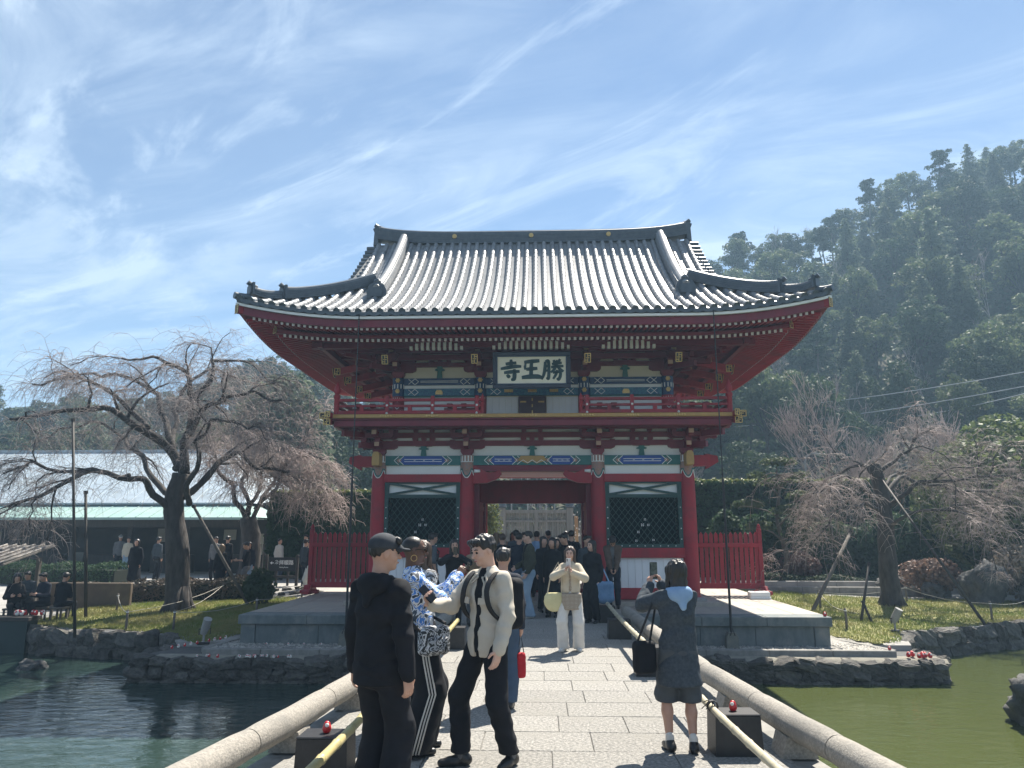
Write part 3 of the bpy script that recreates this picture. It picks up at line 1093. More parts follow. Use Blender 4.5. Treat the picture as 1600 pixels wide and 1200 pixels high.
def collar(x, y, z0, z1, r):
    mb = MB()
    n = 28
    mb.lathe([(r + .006, z0 + .16), (r + .006, z1)], (x, y, 0), n, 0, cap=False)
    # white bars on a teal band at the top, draped swag below
    for k in range(14):
        th = 2 * math.pi * k / 14
        mb.box((x + (r + .008) * math.cos(th), y + (r + .008) * math.sin(th), z1 - .09), (.012, .03, .15), th, 1)
    mb.lathe([(r + .012, z1 - .185), (r + .016, z1 - .175), (r + .012, z1 - .165)], (x, y, 0), n, 1, cap=False)
    for q in range(4):
        th0 = -math.pi / 2 + q * math.pi / 2
        pts, pts2, pts3 = [], [], []
        for k in range(11):
            t = (k - 5) / 5
            th = th0 + t * .70
            dz = z0 + .20 * (abs(t) ** 2.2)
            pts.append((x + (r + .012) * math.cos(th), y + (r + .012) * math.sin(th), dz))
            pts2.append((x + (r + .010) * math.cos(th), y + (r + .010) * math.sin(th), dz + .045))
            pts3.append((x + (r + .006) * math.cos(th), y + (r + .006) * math.sin(th), z0 + .24))
        mb.tube(pts, .011, 5, 1); mb.tube(pts2, .016, 5, 3)
        mb.add(pts + pts3, [(k, k + 1, 12 + k, 11 + k) for k in range(10)], 0)
        mb.lathe([(.0, 0), (.04, .01), (.0, .02)], (x + (r + .0) * math.cos(th0), y + (r + .0) * math.sin(th0), z0 + .2), 8, 2)
    return mb


for x in CX_L:
    G(collar(x, YF, 3.20, 3.80, .183), 'painted_collar', [PINKP, WHITE, GOLD, TEAL], smooth=40)
for sx, x in ((-1, CX_L[0]), (1, CX_L[3])):     # carved beam end beside the corner column
    mb = MB()
    mb.xz([(x - .09, 3.50), (x + .09, 3.50), (x + .10, 3.6), (x + .09, 3.80), (x + .05, 3.86), (x - .05, 3.86), (x - .09, 3.80), (x - .10, 3.6)], YF - .55, YF - .18)
    G(mb, 'gilded_beam_end', OCHRE)
    G(MB().prism([(YF - .12, 3.5), (YF + .12, 3.5), (YF + .12, 3.78), (YF - .12, 3.78)], lambda a, b, t: (t, a, b), x + sx * .15, x + sx * .6), 'beam_end', RED)
    G(MB().xz([(x + sx * .5, 3.42), (x + sx * .82, 3.6), (x + sx * .8, 3.76), (x + sx * .5, 3.82)], YF - .1, YF + .1), 'beam_nose', RED)


def painted_beam(x0, x1, y, z0, z1, parent=gate, centre=False):
    """head beam: teal ends, diamonds outlined in white, blue field with pale lines"""
    bm_ = G(MB().bx(x0, x1, y - .10, y + .10, z0, z1), 'painted_beam', TEAL, parent)
    h = z1 - z0
    mid = (z0 + z1) / 2
    L_ = x1 - x0
    fa, fb = x0 + min(.44, L_ * .19), x1 - min(.44, L_ * .19)
    spans = [(fa, fb)] if not centre else [(fa, (x0 + x1) / 2 - .42), ((x0 + x1) / 2 + .42, fb)]
    yp = y - .102
    for a, b in spans:
        mb, mw, mk = MB(), MB(), MB()
        mb.xz([(a, mid), (a + h * .5, z0 + .012), (b - h * .5, z0 + .012), (b, mid), (b - h * .5, z1 - .012), (a + h * .5, z1 - .012)], yp - .004, yp)
        mw.bx(a + h * .5, b - h * .5, yp - .008, yp - .004, mid + .022, mid + .036)
        mw.bx(a + h * .5, b - h * .5, yp - .008, yp - .004, mid - .036, mid - .022)
        for k in range(3):
            t = a + (b - a) * (.3 + .2 * k)
            mw.bx(t, t + .05, yp - .008, yp - .004, mid - .006, mid + .006)
        for e, s_ in ((a, -1), (b, 1)):
            for o_, w_ in ((0, .016), (.13, .016)):
                for up in (-1, 1):
                    mw.beam((e + s_ * (o_ + .02), yp - .006, mid), (e + s_ * (o_ + .02 - h * .5), yp - .006, mid + up * (h / 2 - .012)), .008, w_, up=(0, 1, 0) if False else (0, 0, 1))
            q = e + s_ * .02
            mk.xz([(q - .075, mid), (q, mid - .06), (q + .075, mid), (q, mid + .06)], yp - .007, yp - .001)
        G(mb, 'blue_field', BLUE, bm_); G(mw, 'white_line', WHITE, bm_)['kind'] = 'stuff'; G(mk, 'diamond', PINKP, bm_)['kind'] = 'stuff'
    if centre:
        c = (x0 + x1) / 2
        mg = MB()
        mg.xz([(c - .30, z1 - .01), (c - .38, mid), (c - .12, z0 + .03), (c, z0 + .10), (c + .12, z0 + .03), (c + .38, mid), (c + .30, z1 - .01)], yp - .02, yp - .001)
        G(mg, 'gold_ornament', OCHRE, bm_)
        mz = MB()
        for k in range(6):
            a, b = c - .36 + .12 * k, c - .24 + .12 * k
            mz.beam((a, yp - .024, z0 + (.13 if k % 2 else .05)), (b, yp - .024, z0 + (.05 if k % 2 else .13)), .008, .014)
        G(mz, 'white_line', WHITE, bm_)
    return bm_


zB0, zB1 = 3.54, 3.79
for k in range(3):
    painted_beam(CX_L[k] + .17, CX_L[k + 1] - .17, YF, zB0, zB1, centre=(k == 1))
for yy in (YM, YB):
    G(MB().bx(CX_L[0], CX_L[3], yy - .1, yy + .1, zB0, zB1), 'head_beam', RED)
for x in (CX_L[0], CX_L[3]):
    G(MB().bx(x - .1, x + .1, YF + .18, YB - .18, zB0, zB1), 'head_beam', RED)
# side bays of the front
for k in (0, 2):
    xa, xb = CX_L[k] + .17, CX_L[k + 1] - .17
    G(MB().bx(xa, xb, YF - .03, YF + .03, 3.30, 3.54), 'plaster_panel', WHITE)
    G(MB().bx(xa - .02, xb + .02, YF - .13, YF + .10, 3.09, 3.30, ch=.01), 'tie_beam', RED)
    G(MB().bx(xa - .02, xb + .02, YF - .13, YF + .10, 1.15, 1.40, ch=.01), 'tie_beam', RED)
    G(MB().bx(xa - .02, xb + .02, YF - .13, YF + .10, .12, .40, ch=.01), 'sill_beam', RED)
    # white boarded panel
    n = 11
    for q in range(n):
        a = xa + (xb - xa) * q / n; b = xa + (xb - xa) * (q + 1) / n
        G(MB().bx(a + .003, b - .003, YF - .035, YF + .015, .40, 1.15, ch=.003), 'board', WBOARD)
    G(MB().bx(xa, xb, YF + .018, YF + .03, .40, 1.15), 'board_backing', DRED)
    # upper light with crossed braces
    G(MB().bx(xa, xb, YF + .0, YF + .02, 2.76, 3.09), 'plaster_panel', WHITE)
    fr = MB()
    fr.bx(xa, xa + .11, YF - .09, YF - .001, 1.40, 3.09); fr.bx(xb - .11, xb, YF - .09, YF - .001, 1.40, 3.09)
    fr.bx(xa + .11, xb - .11, YF - .088, YF - .002, 2.68, 2.77); fr.bx(xa + .11, xb - .11, YF - .088, YF - .002, 1.40, 1.50)
    fr.bx(xa + .11, xb - .11, YF - .088, YF - .002, 3.05, 3.09)
    win = G(fr, 'lattice_window', LGREEN)
    cr = MB()
    cr.beam((xa + .1, YF - .045, 2.77), (xb - .1, YF - .045, 3.06), .05, .055); cr.beam((xa + .1, YF - .06, 3.06), (xb - .1, YF - .06, 2.77), .05, .055)
    G(cr, 'cross_brace', LGREEN, win)
    # diagonal lattice
    la = MB()
    x0, x1, z0, z1 = xa + .11, xb - .11, 1.50, 2.68
    stp = .125
    for dirn in (-1, 1):
        c_ = -4.0
        while c_ < 6:
            # line z = dirn*1.25*x + c
            pts = []
            for x in (x0, x1):
                z = dirn * 1.25 * (x - x0) + c_ + z0
                if z0 <= z <= z1: pts.append((x, z))
            for z in (z0, z1):
                x = (z - c_ - z0) / (dirn * 1.25) + x0
                if x0 < x < x1: pts.append((x, z))
            if len(pts) >= 2 and math.dist(pts[0], pts[1]) > .05:
                y_ = YF - .05 + (.008 if dirn > 0 else -.008)
                la.beam((pts[0][0], y_, pts[0][1]), (pts[1][0], y_, pts[1][1]), .014, .022, up=(0, 1, 0))
            c_ += stp * 1.6
    o = G(la, 'lattice_bars', LGREEN, win)
    G(MB().bx(xa + .12, xb - .12, YF + .30, YF + .32, 1.42, 2.74), 'niche_shade_sheet', mat('dark_interior', (.004, .014, .016), None, rough=.8, spec=.1), win)  # opaque near-black sheet standing in for the shade inside the niche
    # small silvery nails and butterfly fittings on the frame
    st = MB()
    for q in range(9):
        x = x0 + (x1 - x0) * (q + .5) / 9
        st.lathe([(.018, 0), (.014, .012), (0, .018)], (0, 0, 0), 6) if False else st.tube([(x, YF - .091, 1.45), (x, YF - .103, 1.45)], [.016, .010], 6)
    for q in range(4):
        z = 1.62 + .27 * q
        for x in (xa + .055, xb - .055):
            st.tube([(x, YF - .091, z), (x, YF - .103, z)], [.018, .012], 6)
    G(st, 'nail_heads', WBOARD, win)
    fo = MB()
    cx = (xa + xb) / 2
    for dx, z, s_ in ((-.05, 1.98, 1.0), (.10, 1.98, .8), (-.16, 1.80, .8), (.22, 1.60, .7), (-.22, 1.58, .7), (.02, 2.12, .7)):
        for a in (0, 1, 2, 3):
            th = math.pi / 4 + a * math.pi / 2
            fo.tube([(cx + dx + .012 * math.cos(th), YF - .075, z + .012 * math.sin(th)), (cx + dx + .045 * s_ * math.cos(th), YF - .078, z + .04 * s_ * math.sin(th))], [.008, .014], 5)
    G(fo, 'paper_charms', WHITE, win)
    # rest of the bay: rear wall and side walls so the niche is closed
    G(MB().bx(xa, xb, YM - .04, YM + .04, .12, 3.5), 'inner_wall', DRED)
    xi = CX_L[1] if k == 0 else CX_L[2]
    G(MB().bx(xi - .04, xi + .04, YF + .2, YM - .2, .12, 3.5), 'passage_wall', RED)
    G(MB().bx(xi - .03, xi + .03, YM + .2, YB - .2, .12, 3.5), 'passage_wall', RED)
    xo = CX_L[0] if k == 0 else CX_L[3]
    for a, b in ((YF + .19, YM - .19), (YM + .19, YB - .19)):
        G(MB().bx(xo - .035, xo + .035, a, b, .4, 1.15), 'boarded_wall', WBOARD)
        G(MB().bx(xo - .03, xo + .03, a, b, 1.4, 3.09), 'plaster_wall', WHITE)
        G(MB().bx(xo - .03, xo + .03, a, b, 3.30, 3.54), 'plaster_wall', WHITE)
        for z0, z1 in ((.12, .40), (1.15, 1.40), (3.09, 3.30)):
            G(MB().bx(xo - .10, xo + .10, a, b, z0, z1), 'tie_beam', RED)
# guardian figures behind the lattice, only a dim shape
for k, x in ((0, -2.9), (2, 2.92)):
    mb = MB()
    mb.lathe([(.34, .9), (.36, 1.25), (.24, 1.5), (.30, 1.8), (.33, 2.05), (.14, 2.18), (.13, 2.25), (.17, 2.38), (.15, 2.52), (.05, 2.62)], (x, 20.7, 0), 14)
    mb.tube([(x - .3, 20.7, 2.0), (x - .55, 20.55, 1.75), (x - .35, 20.4, 1.5)], [.11, .10, .08], 8)
    mb.tube([(x + .3, 20.7, 2.0), (x + .6, 20.55, 2.2), (x + .55, 20.4, 2.55)], [.11, .10, .08], 8)
    g_ = G(mb, 'guardian_statue', mat('dull_statue_paint', (.03, .03, .025), (.02, .025, .025), 6, .7), gate, smooth=True)

# centre bay: lintel, brackets, door leaves folded back
xa, xb = CX_L[1] + .17, CX_L[2] - .17
G(MB().bx(xa - .02, xb + .02, YM - .10, YM + .10, 2.62, 3.30, ch=.01), 'lintel', RED)
G(MB().bx(xa, xb, YF - .08, YF + .08, 3.38, 3.535), 'lintel', DRED)
for sx, x in ((1, xa), (-1, xb)):
    o = MB().xz([(x - sx * .02, 3.05), (x + sx * .36, 3.07), (x + sx * .62, 3.17), (x + sx * .75, 3.30), (x + sx * .70, 3.40), (x + sx * .45, 3.33), (x + sx * .30, 3.38), (x + sx * .05, 3.52), (x - sx * .02, 3.52)], YF - .09, YF + .09)
    G(o, 'carved_bracket', RED)
    G(MB().tube([(x + sx * .03, YF - .1, 3.38), (x + sx * .18, YF - .12, 3.38)], [.05, .035], 10), 'white_boss', WHITE, smooth=True)
    # door leaf, opened inwards, with rails and studs
    leaf = G(MB().bx(x + sx * .02, x + sx * .10, YM - 1.75, YM - .25, .25, 2.62, ch=.006), 'door_leaf', RED)
    mb = MB()
    for z in (.4, 1.1, 1.8, 2.45): mb.bx(x + sx * .10, x + sx * .125, YM - 1.74, YM - .26, z - .06, z + .06)
    G(mb, 'door_rail', RED, leaf)
    G(MB().bx(x - sx * .02, x + sx * .16, YM - .24, YM + .1, .12, 2.62), 'door_jamb', DRED)
    G(MB().bx(x - sx * .02, x + sx * .13, YF + .3, YF + .5, .12, 3.05), 'door_jamb', DRED)
G(MB().bx(xa, xb, YM - .12, YM + .12, .10, .2), 'threshold', RED)
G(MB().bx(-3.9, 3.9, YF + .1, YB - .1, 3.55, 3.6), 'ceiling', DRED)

# ---- bracket sets


def hijiki(mb, c, L_, w, h, along='x', mi=0):
    """boat-shaped bracket arm"""
    x, y, z = c
    poly = [(-L_ / 2, h * .5), (-L_ / 2 + .02, h * .25), (-L_ / 2 + h * .7, 0), (L_ / 2 - h * .7, 0), (L_ / 2 - .02, h * .25), (L_ / 2, h * .5), (L_ / 2, h), (-L_ / 2, h)]
    if along == 'x':
        mb.prism([(a, b) for a, b in poly], lambda a, b, t: (x + a, y + t, z + b), w / 2, -w / 2, mi)
    else:
        mb.prism([(a, b) for a, b in poly], lambda a, b, t: (x + t, y + a, z + b), w / 2, -w / 2, mi)


def masu(mb, x, y, z, s_=.15, mi=0):
    mb.prism([(-s_ * .36, 0), (s_ * .36, 0), (s_ * .5, s_ * .38), (s_ * .5, s_ * .8), (-s_ * .5, s_ * .8), (-s_ * .5, s_ * .38)], lambda a, b, t: (x + a, y + t, z + b), s_ * .5, -s_ * .5, mi)


def bracket_set(z0, steps, sp, lvl, corner=0):
    """at the origin, wall at y=0, arms reaching towards -y"""
    mb, me_ = MB(), MB()
    mb.prism([(-.11, 0), (.11, 0), (.17, .09), (.17, .17), (-.17, .17), (-.17, .09)], lambda a, b, t: (a, t, b), .17, -.17)
    z = .17
    hijiki(mb, (0, 0, z), .95, .12, .15)
    for i in range(steps):
        out = sp * (i + 1)
        zz = z + lvl * i
        mb.prism([(.1, 0), (-out - .02, 0), (-out - .11, .05), (-out - .11, .15), (.1, .15)], lambda a, b, t: (t, a, zz + b), .06, -.06)
        me_.bx(-.062, .062, -out - .125, -out - .108, zz + .045, zz + .152)
        masu(mb, 0, -out, zz + .15)
        hijiki(mb, (0, -out, zz + .27), .85 if i < steps - 1 else 1.0, .11, .13)
        for q in (-.36, 0, .36): masu(mb, q, -out, zz + .40, .14)
        hijiki(mb, (0, 0, zz + .27), .95 + .2 * i, .11, .13)
        for q in (-.40, 0, .40): masu(mb, q, 0, zz + .15 + (0 if i else 0), .13)
        if corner:
            for sgn_ in (corner,):
                a = Vector((0, 0, zz + .075)); b = Vector((sgn_ * (out + .1), -(out + .1), zz + .075))
                mb.beam(a, b, .12, .15)
                a = Vector((0, 0, zz + .075)); b = Vector((sgn_ * (out + .1), 0, zz + .075))
                mb.beam(a, b, .12, .15)
                masu(mb, sgn_ * out, 0, zz + .15); masu(mb, sgn_ * out, -out, zz + .15)
                mb.prism([(-.42, .07), (-.36, 0), (.36, 0), (.42, .07), (.42, .13), (-.42, .13)], lambda a, b, t: (sgn_ * out + t, a, zz + .27 + b), .055, -.055)
                me_.bx(sgn_ * (out + .10), sgn_ * (out + .118), -.06, .06, zz + .03, zz + .14)
    return mb, me_


TANEND = mat('tan_bracket_end', (.50, .32, .22), None, rough=.6)
for (cxs, yw, z0, steps, sp, lvl) in ((CX_L, YF, 3.80, 3, .36, .27), (CX_U, 19.95, 5.98, 3, .56, .20)):
    for k, x in enumerate(cxs):
        cn = -1 if k == 0 else (1 if k == 3 else 0)
        a, b = bracket_set(z0, steps, sp, lvl, cn)
        for mb_ in (a, b):
            mb_.v = [(v[0] + x, v[1] + yw, v[2] + z0) for v in mb_.v]
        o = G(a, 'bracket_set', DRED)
        G(b, 'arm_end', TANEND, o)
# lower storey: wall strips between the brackets
YW = YF + .02
G(MB().bx(CX_L[0], CX_L[3], YW, YW + .04, 3.79, 4.72), 'plaster_wall', WHITE)
for z0, z1 in ((4.06, 4.20), (4.28, 4.42), (4.50, 4.66)):
    G(MB().bx(CX_L[0] - .3, CX_L[3] + .3, YW - .07, YW - .002, z0, z1), 'wall_beam', DRED)


def strut(x, y, z0, z1, wd, dk):
    mb = MB()
    mb.prism([(-.075, 0), (.075, 0), (.055, (z1 - z0) * .62), (.13, (z1 - z0) * .66), (.13, (z1 - z0) * .74), (.07, (z1 - z0) * .82), (.07, z1 - z0), (-.07, z1 - z0), (-.07, (z1 - z0) * .82), (-.13, (z1 - z0) * .74), (-.13, (z1 - z0) * .66), (-.055, (z1 - z0) * .62)],
             lambda a, b, t: (x + a, y + t, z0 + b), .03, -.05)
    G(mb, 'short_strut', TEAL)
    mb = MB()
    hijiki(mb, (x, y - .02, z1 - .01), .62, .10, .14)
    for q in (-.24, 0, .24): masu(mb, x + q, y - .02, z1 + .13, .13)
    G(mb, 'strut_bracket', DRED)


for k in range(3):
    strut((CX_L[k] + CX_L[k + 1]) / 2, YW - .03, 3.79, 4.06, 0, 0)
    for q in (4.20, 4.42):
        mb = MB()
        for dx in (-.22, .22):
            masu(mb, (CX_L[k] + CX_L[k + 1]) / 2 + dx, YW - .05, q - .01, .12)
        G(mb, 'bearing_block', DRED)
# purlins that carry the balcony
G(MB().bx(-4.9, 4.9, 18.55, 18.67, 4.43, 4.56), 'balcony_beam', DRED)
G(MB().bx(-4.9, 4.9, 18.95, 19.07, 4.43, 4.54), 'balcony_beam', DRED)
G(MB().bx(-4.98, 4.98, 18.30, 18.40, 4.42, 4.575, ch=.01), 'balcony_fascia', DRED)
for sx in (-1, 1):
    G(MB().bx(sx * 4.92, sx * 5.02, 18.42, 25.6, 4.42, 4.575), 'balcony_fascia', DRED)
    G(MB().bx(sx * 4.35, sx * 4.47, 18.5, 25.5, 4.43, 4.54), 'balcony_beam', DRED)
G(MB().bx(-5.04, 5.04, 18.26, 25.7, 4.58, 4.615), 'balcony_floor', DRED)
G(MB().bx(-5.10, 5.10, 18.20, 18.30, 4.62, 4.715, ch=.01), 'balcony_edge', OCHRE)
for sx in (-1, 1):
    G(MB().bx(sx * 5.0, sx * 5.10, 18.304, 25.7, 4.62, 4.715), 'balcony_edge', OCHRE)
    # crossing beam ends with gilded sleeves at the corners
    for (c, d) in (((sx * 5.2, 18.25, 4.68), (.26, .11, .13)), ((sx * 5.05, 18.10, 4.68), (.11, .26, .13)), ((sx * 5.12, 18.2, 4.52), (.18, .12, .14))):
        G(MB().box(c, d, ch=.008), 'corner_beam_end', RED)
        mb = MB()
        fret_plate(mb, Vector(c) + Vector((0, -d[1] / 2 - .012, 0)), max(.12, d[0]), d[2] + .03, (0, -1, 0))
        G(mb, 'gold_plate', [GOLD, BLACK])
for x in (-3.65, -2.49, -1.36, 0.0, 1.42, 2.55, 3.70):
    mb = MB()
    for k in range(5):
        mb.tube([(x - .12 + .06 * k, 18.198, 4.667), (x - .12 + .06 * k, 18.186, 4.667)], [.034 if k % 2 == 0 else .024, .02], 10)
    G(mb, 'gold_fitting', GOLD, smooth=30)
# balustrade
FY = 18.36


def balustrade(pts, a_open=False):
    for (x0, y0), (x1, y1) in zip(pts[:-1], pts[1:]):
        for z, h in ((4.78, .09), (4.945, .06), (5.10, .075)):
            G(MB().beam((x0, y0, z), (x1, y1, z), .075, h, ch=.008), 'hand_rail', RED)


balustrade([(-4.95, FY), (-1.22, FY)]); balustrade([(1.27, FY), (4.98, FY)])
for sx in (-4.95, 4.98):
    balustrade([(sx, FY + .05), (sx, 25.4)])
for x in (-3.65, -2.49, -1.36, 1.42, 2.55, 3.70):
    post = G(MB().bx(x - .045, x + .045, FY - .05, FY + .05, 4.72, 5.20, ch=.006), 'rail_post', RED)
    mb = MB()
    for z in (4.755, 4.955): mb.tube([(x, FY - .05, z), (x, FY - .075, z)], [.032, .018], 8)
    G(mb, 'white_stud', WHITE, post)
for x in (-4.3, -3.07, -1.92, 1.98, 3.12, 4.35):
    G(MB().bx(x - .05, x + .05, FY - .035, FY + .035, 4.82, 4.92), 'rail_block', RED)
finm = MB().lathe([(.07, 0), (.07, .42), (.085, .44), (.085, .50), (.05, .53), (.085, .60), (.08, .68), (.045, .76), (.015, .84), (0, .88)], (0, 0, 0), 14).mesh('corner_post', RED, smooth=40)
for sx in (-4.95, 4.98):
    inst('corner_post', finm, gate, (sx, FY, 4.72)); inst('corner_post', finm, gate, (sx, 25.4, 4.72))
    for k in range(5):
        y_ = 19.7 + 1.2 * k
        G(MB().bx(sx - .045, sx + .045, y_ - .045, y_ + .045, 4.72, 5.14), 'rail_post', RED)
for x in (-1.22, 1.27):
    inst('corner_post', finm, gate, (x, FY, 4.72), (0, 0, 0), (.7, .7, .62))

# ---- upper storey wall
YU = 19.95
G(MB().bx(CX_U[0], CX_U[3], YU + .02, YU + .06, 4.70, 6.9), 'plaster_wall', CREAM)
for sx in (CX_U[0], CX_U[3]):
    G(MB().bx(sx - .03, sx + .03, YU + .1, 24.0, 4.7, 6.9), 'plaster_wall', CREAM)
    for z0, z1 in ((5.46, 5.70), (5.78, 5.98), (4.72, 4.95)):
        G(MB().bx(sx - .08, sx + .08, YU + .1, 24.0, z0, z1), 'wall_beam', RED)
G(MB().bx(CX_U[0], CX_U[3], 24.0, 24.06, 4.70, 6.9), 'plaster_wall', CREAM)
for x in CX_U:
    c = G(MB().lathe([(.165, 4.62), (.165, 5.6), (.16, 5.98)], (x, YU, 0), 20), 'upper_column', RED, smooth=40)
    cl_ = MB()
    cl_.lathe([(.172, 5.46), (.172, 5.98)], (x, YU, 0), 20, 0, cap=False)
    for k in range(12):
        th = 2 * math.pi * k / 12
        cl_.box((x + .173 * math.cos(th), YU + .173 * math.sin(th), 5.74), (.012, .026, .12), th, 1)
    for z in (5.60, 5.90):
        cl_.tube([(x, YU - .165, z), (x, YU - .20, z)], [.062, .05], 8, 2)
        for a in range(6): cl_.tube([(x + .05 * math.cos(a * 1.047), YU - .195, z + .05 * math.sin(a * 1.047)), (x + .05 * math.cos(a * 1.047), YU - .205, z + .05 * math.sin(a * 1.047))], [.022, .016], 6, 2)
    for k in range(5):
        t = (k - 2) / 2
        cl_.tube([(x + .12 * t, YU - .175 + .05 * abs(t), 5.30 + .06 * abs(t)), (x + .12 * t, YU - .175 + .05 * abs(t), 5.42)], .012, 5, 1)
    G(cl_, 'painted_collar', [NAVY, WHITE, GOLD, TEAL], c, smooth=40)
    fl = MB()
    for k in range(2):
        pts = [(x + sx_ * .11, YU - .175, 5.20 - .14 * k) for sx_ in (-1,)] + [(x, YU - .185, 5.10 - .14 * k), (x + .11, YU - .175, 5.20 - .14 * k)]
        fl.tube(pts, .012, 5)
    G(fl, 'white_swag', WHITE, c)
for k in range(3):
    xa, xb = CX_U[k] + .165, CX_U[k + 1] - .165
    painted = MB().bx(xa, xb, YU - .10, YU + .01, 5.78, 5.97)
    b1 = G(painted, 'painted_beam', NAVY)
    b2 = G(MB().bx(xa, xb, YU - .10, YU + .01, 5.48, 5.68), 'painted_beam', mat('blue_wave_paint', (.02, .10, .22), (.05, .22, .30), 30, .5, lo=.45, hi=.55))
    G(MB().bx(xa, xb, YU - .06, YU + .01, 5.682, 5.776), 'plaster_strip', WHITE)
    mw = MB()
    mw.bx(xa + .45, xb - .45, YU - .106, YU - .10, 5.885, 5.90); mw.bx(xa + .45, xb - .45, YU - .106, YU - .10, 5.85, 5.862)
    for zc, par in ((5.875, b1), (5.58, b2)):
        for e, s_ in ((xa, 1), (xb, -1)):
            for o_, sz in ((.30, .10), (.12, .085)):
                cx = e + s_ * o_
                P_ = [(cx - sz, zc), (cx, zc + sz * .85), (cx + sz, zc), (cx, zc - sz * .85)]
                for q in range(4 if o_ == .30 else 2):
                    i0, i1 = (q, (q + 1) % 4) if o_ == .30 or s_ > 0 else ((q + 2) % 4, (q + 3) % 4)
                    if o_ != .30: i0, i1 = ((1, 2), (2, 3))[q] if s_ > 0 else ((3, 0), (0, 1))[q]
                    mw.beam((P_[i0][0], YU - .105, P_[i0][1]), (P_[i1][0], YU - .105, P_[i1][1]), .010, .016)
    G(mw, 'white_line', WHITE, b1)
    if k != 1:
        cx = (xa + xb) / 2
        G(MB().xz([(cx - .10, 5.51), (cx + .10, 5.51), (cx + .10, 5.58), (cx + .06, 5.635), (cx - .06, 5.635), (cx - .10, 5.58)], YU - .125, YU - .10), 'gold_crest', GOLD, b2)
        # boards behind the balustrade
        n = 8
        for q in range(n):
            a = xa + (xb - xa) * q / n; b = xa + (xb - xa) * (q + 1) / n
            G(MB().bx(a + .002, b - .002, YU - .03, YU + .018, 4.72, 5.44, ch=.003), 'board', WBOARD)
        G(MB().bx(xa, xb, YU - .05, YU + .01, 5.44, 5.478), 'wall_beam', TEAL)
        strut(cx, YU - .03, 5.97, 6.32, 0, 0)
        for z0, z1 in ((6.30, 6.42), (6.50, 6.60), (6.68, 6.9)):
            G(MB().bx(xa - .1, xb + .1, YU - .07, YU + .015, z0, z1), 'wall_beam', DRED)
    else:
        # centre bay: dark door between white boards
        G(MB().bx(-.35, .40, YU - .07, YU + .018, 4.72, 5.46), 'upper_door', mat('aubergine_lacquer', (.055, .014, .03), None, rough=.4))
        mb = MB()
        for x in (-.22, .27):
            for z in (4.86, 5.3): mb.bx(x - .08, x + .08, YU - .08, YU - .07, z - .02, z + .02)
        for z in (5.03, 5.2, 5.37): mb.bx(.01, .04, YU - .08, YU - .07, z - .05, z + .03)
        G(mb, 'gold_hinge', GOLD)
        for (a0, b0) in ((xa, -.36), (.41, xb)):
            n = 5
            for q in range(n):
                a = a0 + (b0 - a0) * q / n; b = a0 + (b0 - a0) * (q + 1) / n
                G(MB().bx(a + .002, b - .002, YU - .03, YU + .018, 4.72, 5.44, ch=.003), 'board', WBOARD)
        for z0, z1 in ((6.30, 6.42), (6.50, 6.60), (6.68, 6.9)):
            G(MB().bx(xa - .1, xb + .1, YU - .07, YU + .015, z0, z1), 'wall_beam', DRED)
        for x in (-.62, .03, .62): G(MB().bx(x - .12, x + .12, YU - .13, YU - .10, 5.56, 5.64), 'gold_fitting', GOLD, b2)
# stepped purlins carried by the upper brackets, and the white ribs between them
for out, z in ((.56, 6.38), (1.12, 6.45), (1.70, 6.43)):
    G(MB().bx(CX_U[0] - out - .25, CX_U[3] + out + .25, YU - out - .06, YU - out + .06, z, z + .14), 'purlin', DRED)
    for sx in (CX_U[0] - out, CX_U[3] + out):
        G(MB().bx(sx - .06, sx + .06, YU - out - .2, 24 + out, z, z + .14), 'purlin', DRED)
G(MB().bx(-5.6, 5.6, YU - 1.9, YU - 1.78, 6.58, 6.74), 'eave_purlin', DRED)
for x0, x1 in ((-3.12, -1.68), (-1.0, 1.04), (1.78, 3.20)):
    n = int(round((x1 - x0) / .145))
    G(MB().bx(x0, x1, YU - 1.66, YU - 1.62, 6.40, 6.70), 'rib_board', DRED)
    for q in range(n):
        x = x0 + (x1 - x0) * (q + .5) / n
        e = min(q, n - 1 - q)
        h = .22 if e > 1 else (.16 if e == 1 else .09)
        G(MB().bx(x - .036, x + .036, YU - 1.80, YU - 1.69, 6.365, 6.365 + h), 'white_rib', WHITE)
# tail rafters with gilded ends over each front column
for x in CX_U:
    p = Vector((x * .975, 17.62, 5.99)); q = Vector((x, 19.9, 6.75))
    G(MB().beam(p, q, .14, .20, ch=.008), 'tail_beam', DRED)
    mb = MB()
    fret_plate(mb, p + Vector((0, -.02, -.005)), .16, .235, (0, -1, -.32))
    G(mb, 'gold_plate', [GOLD, BLACK])

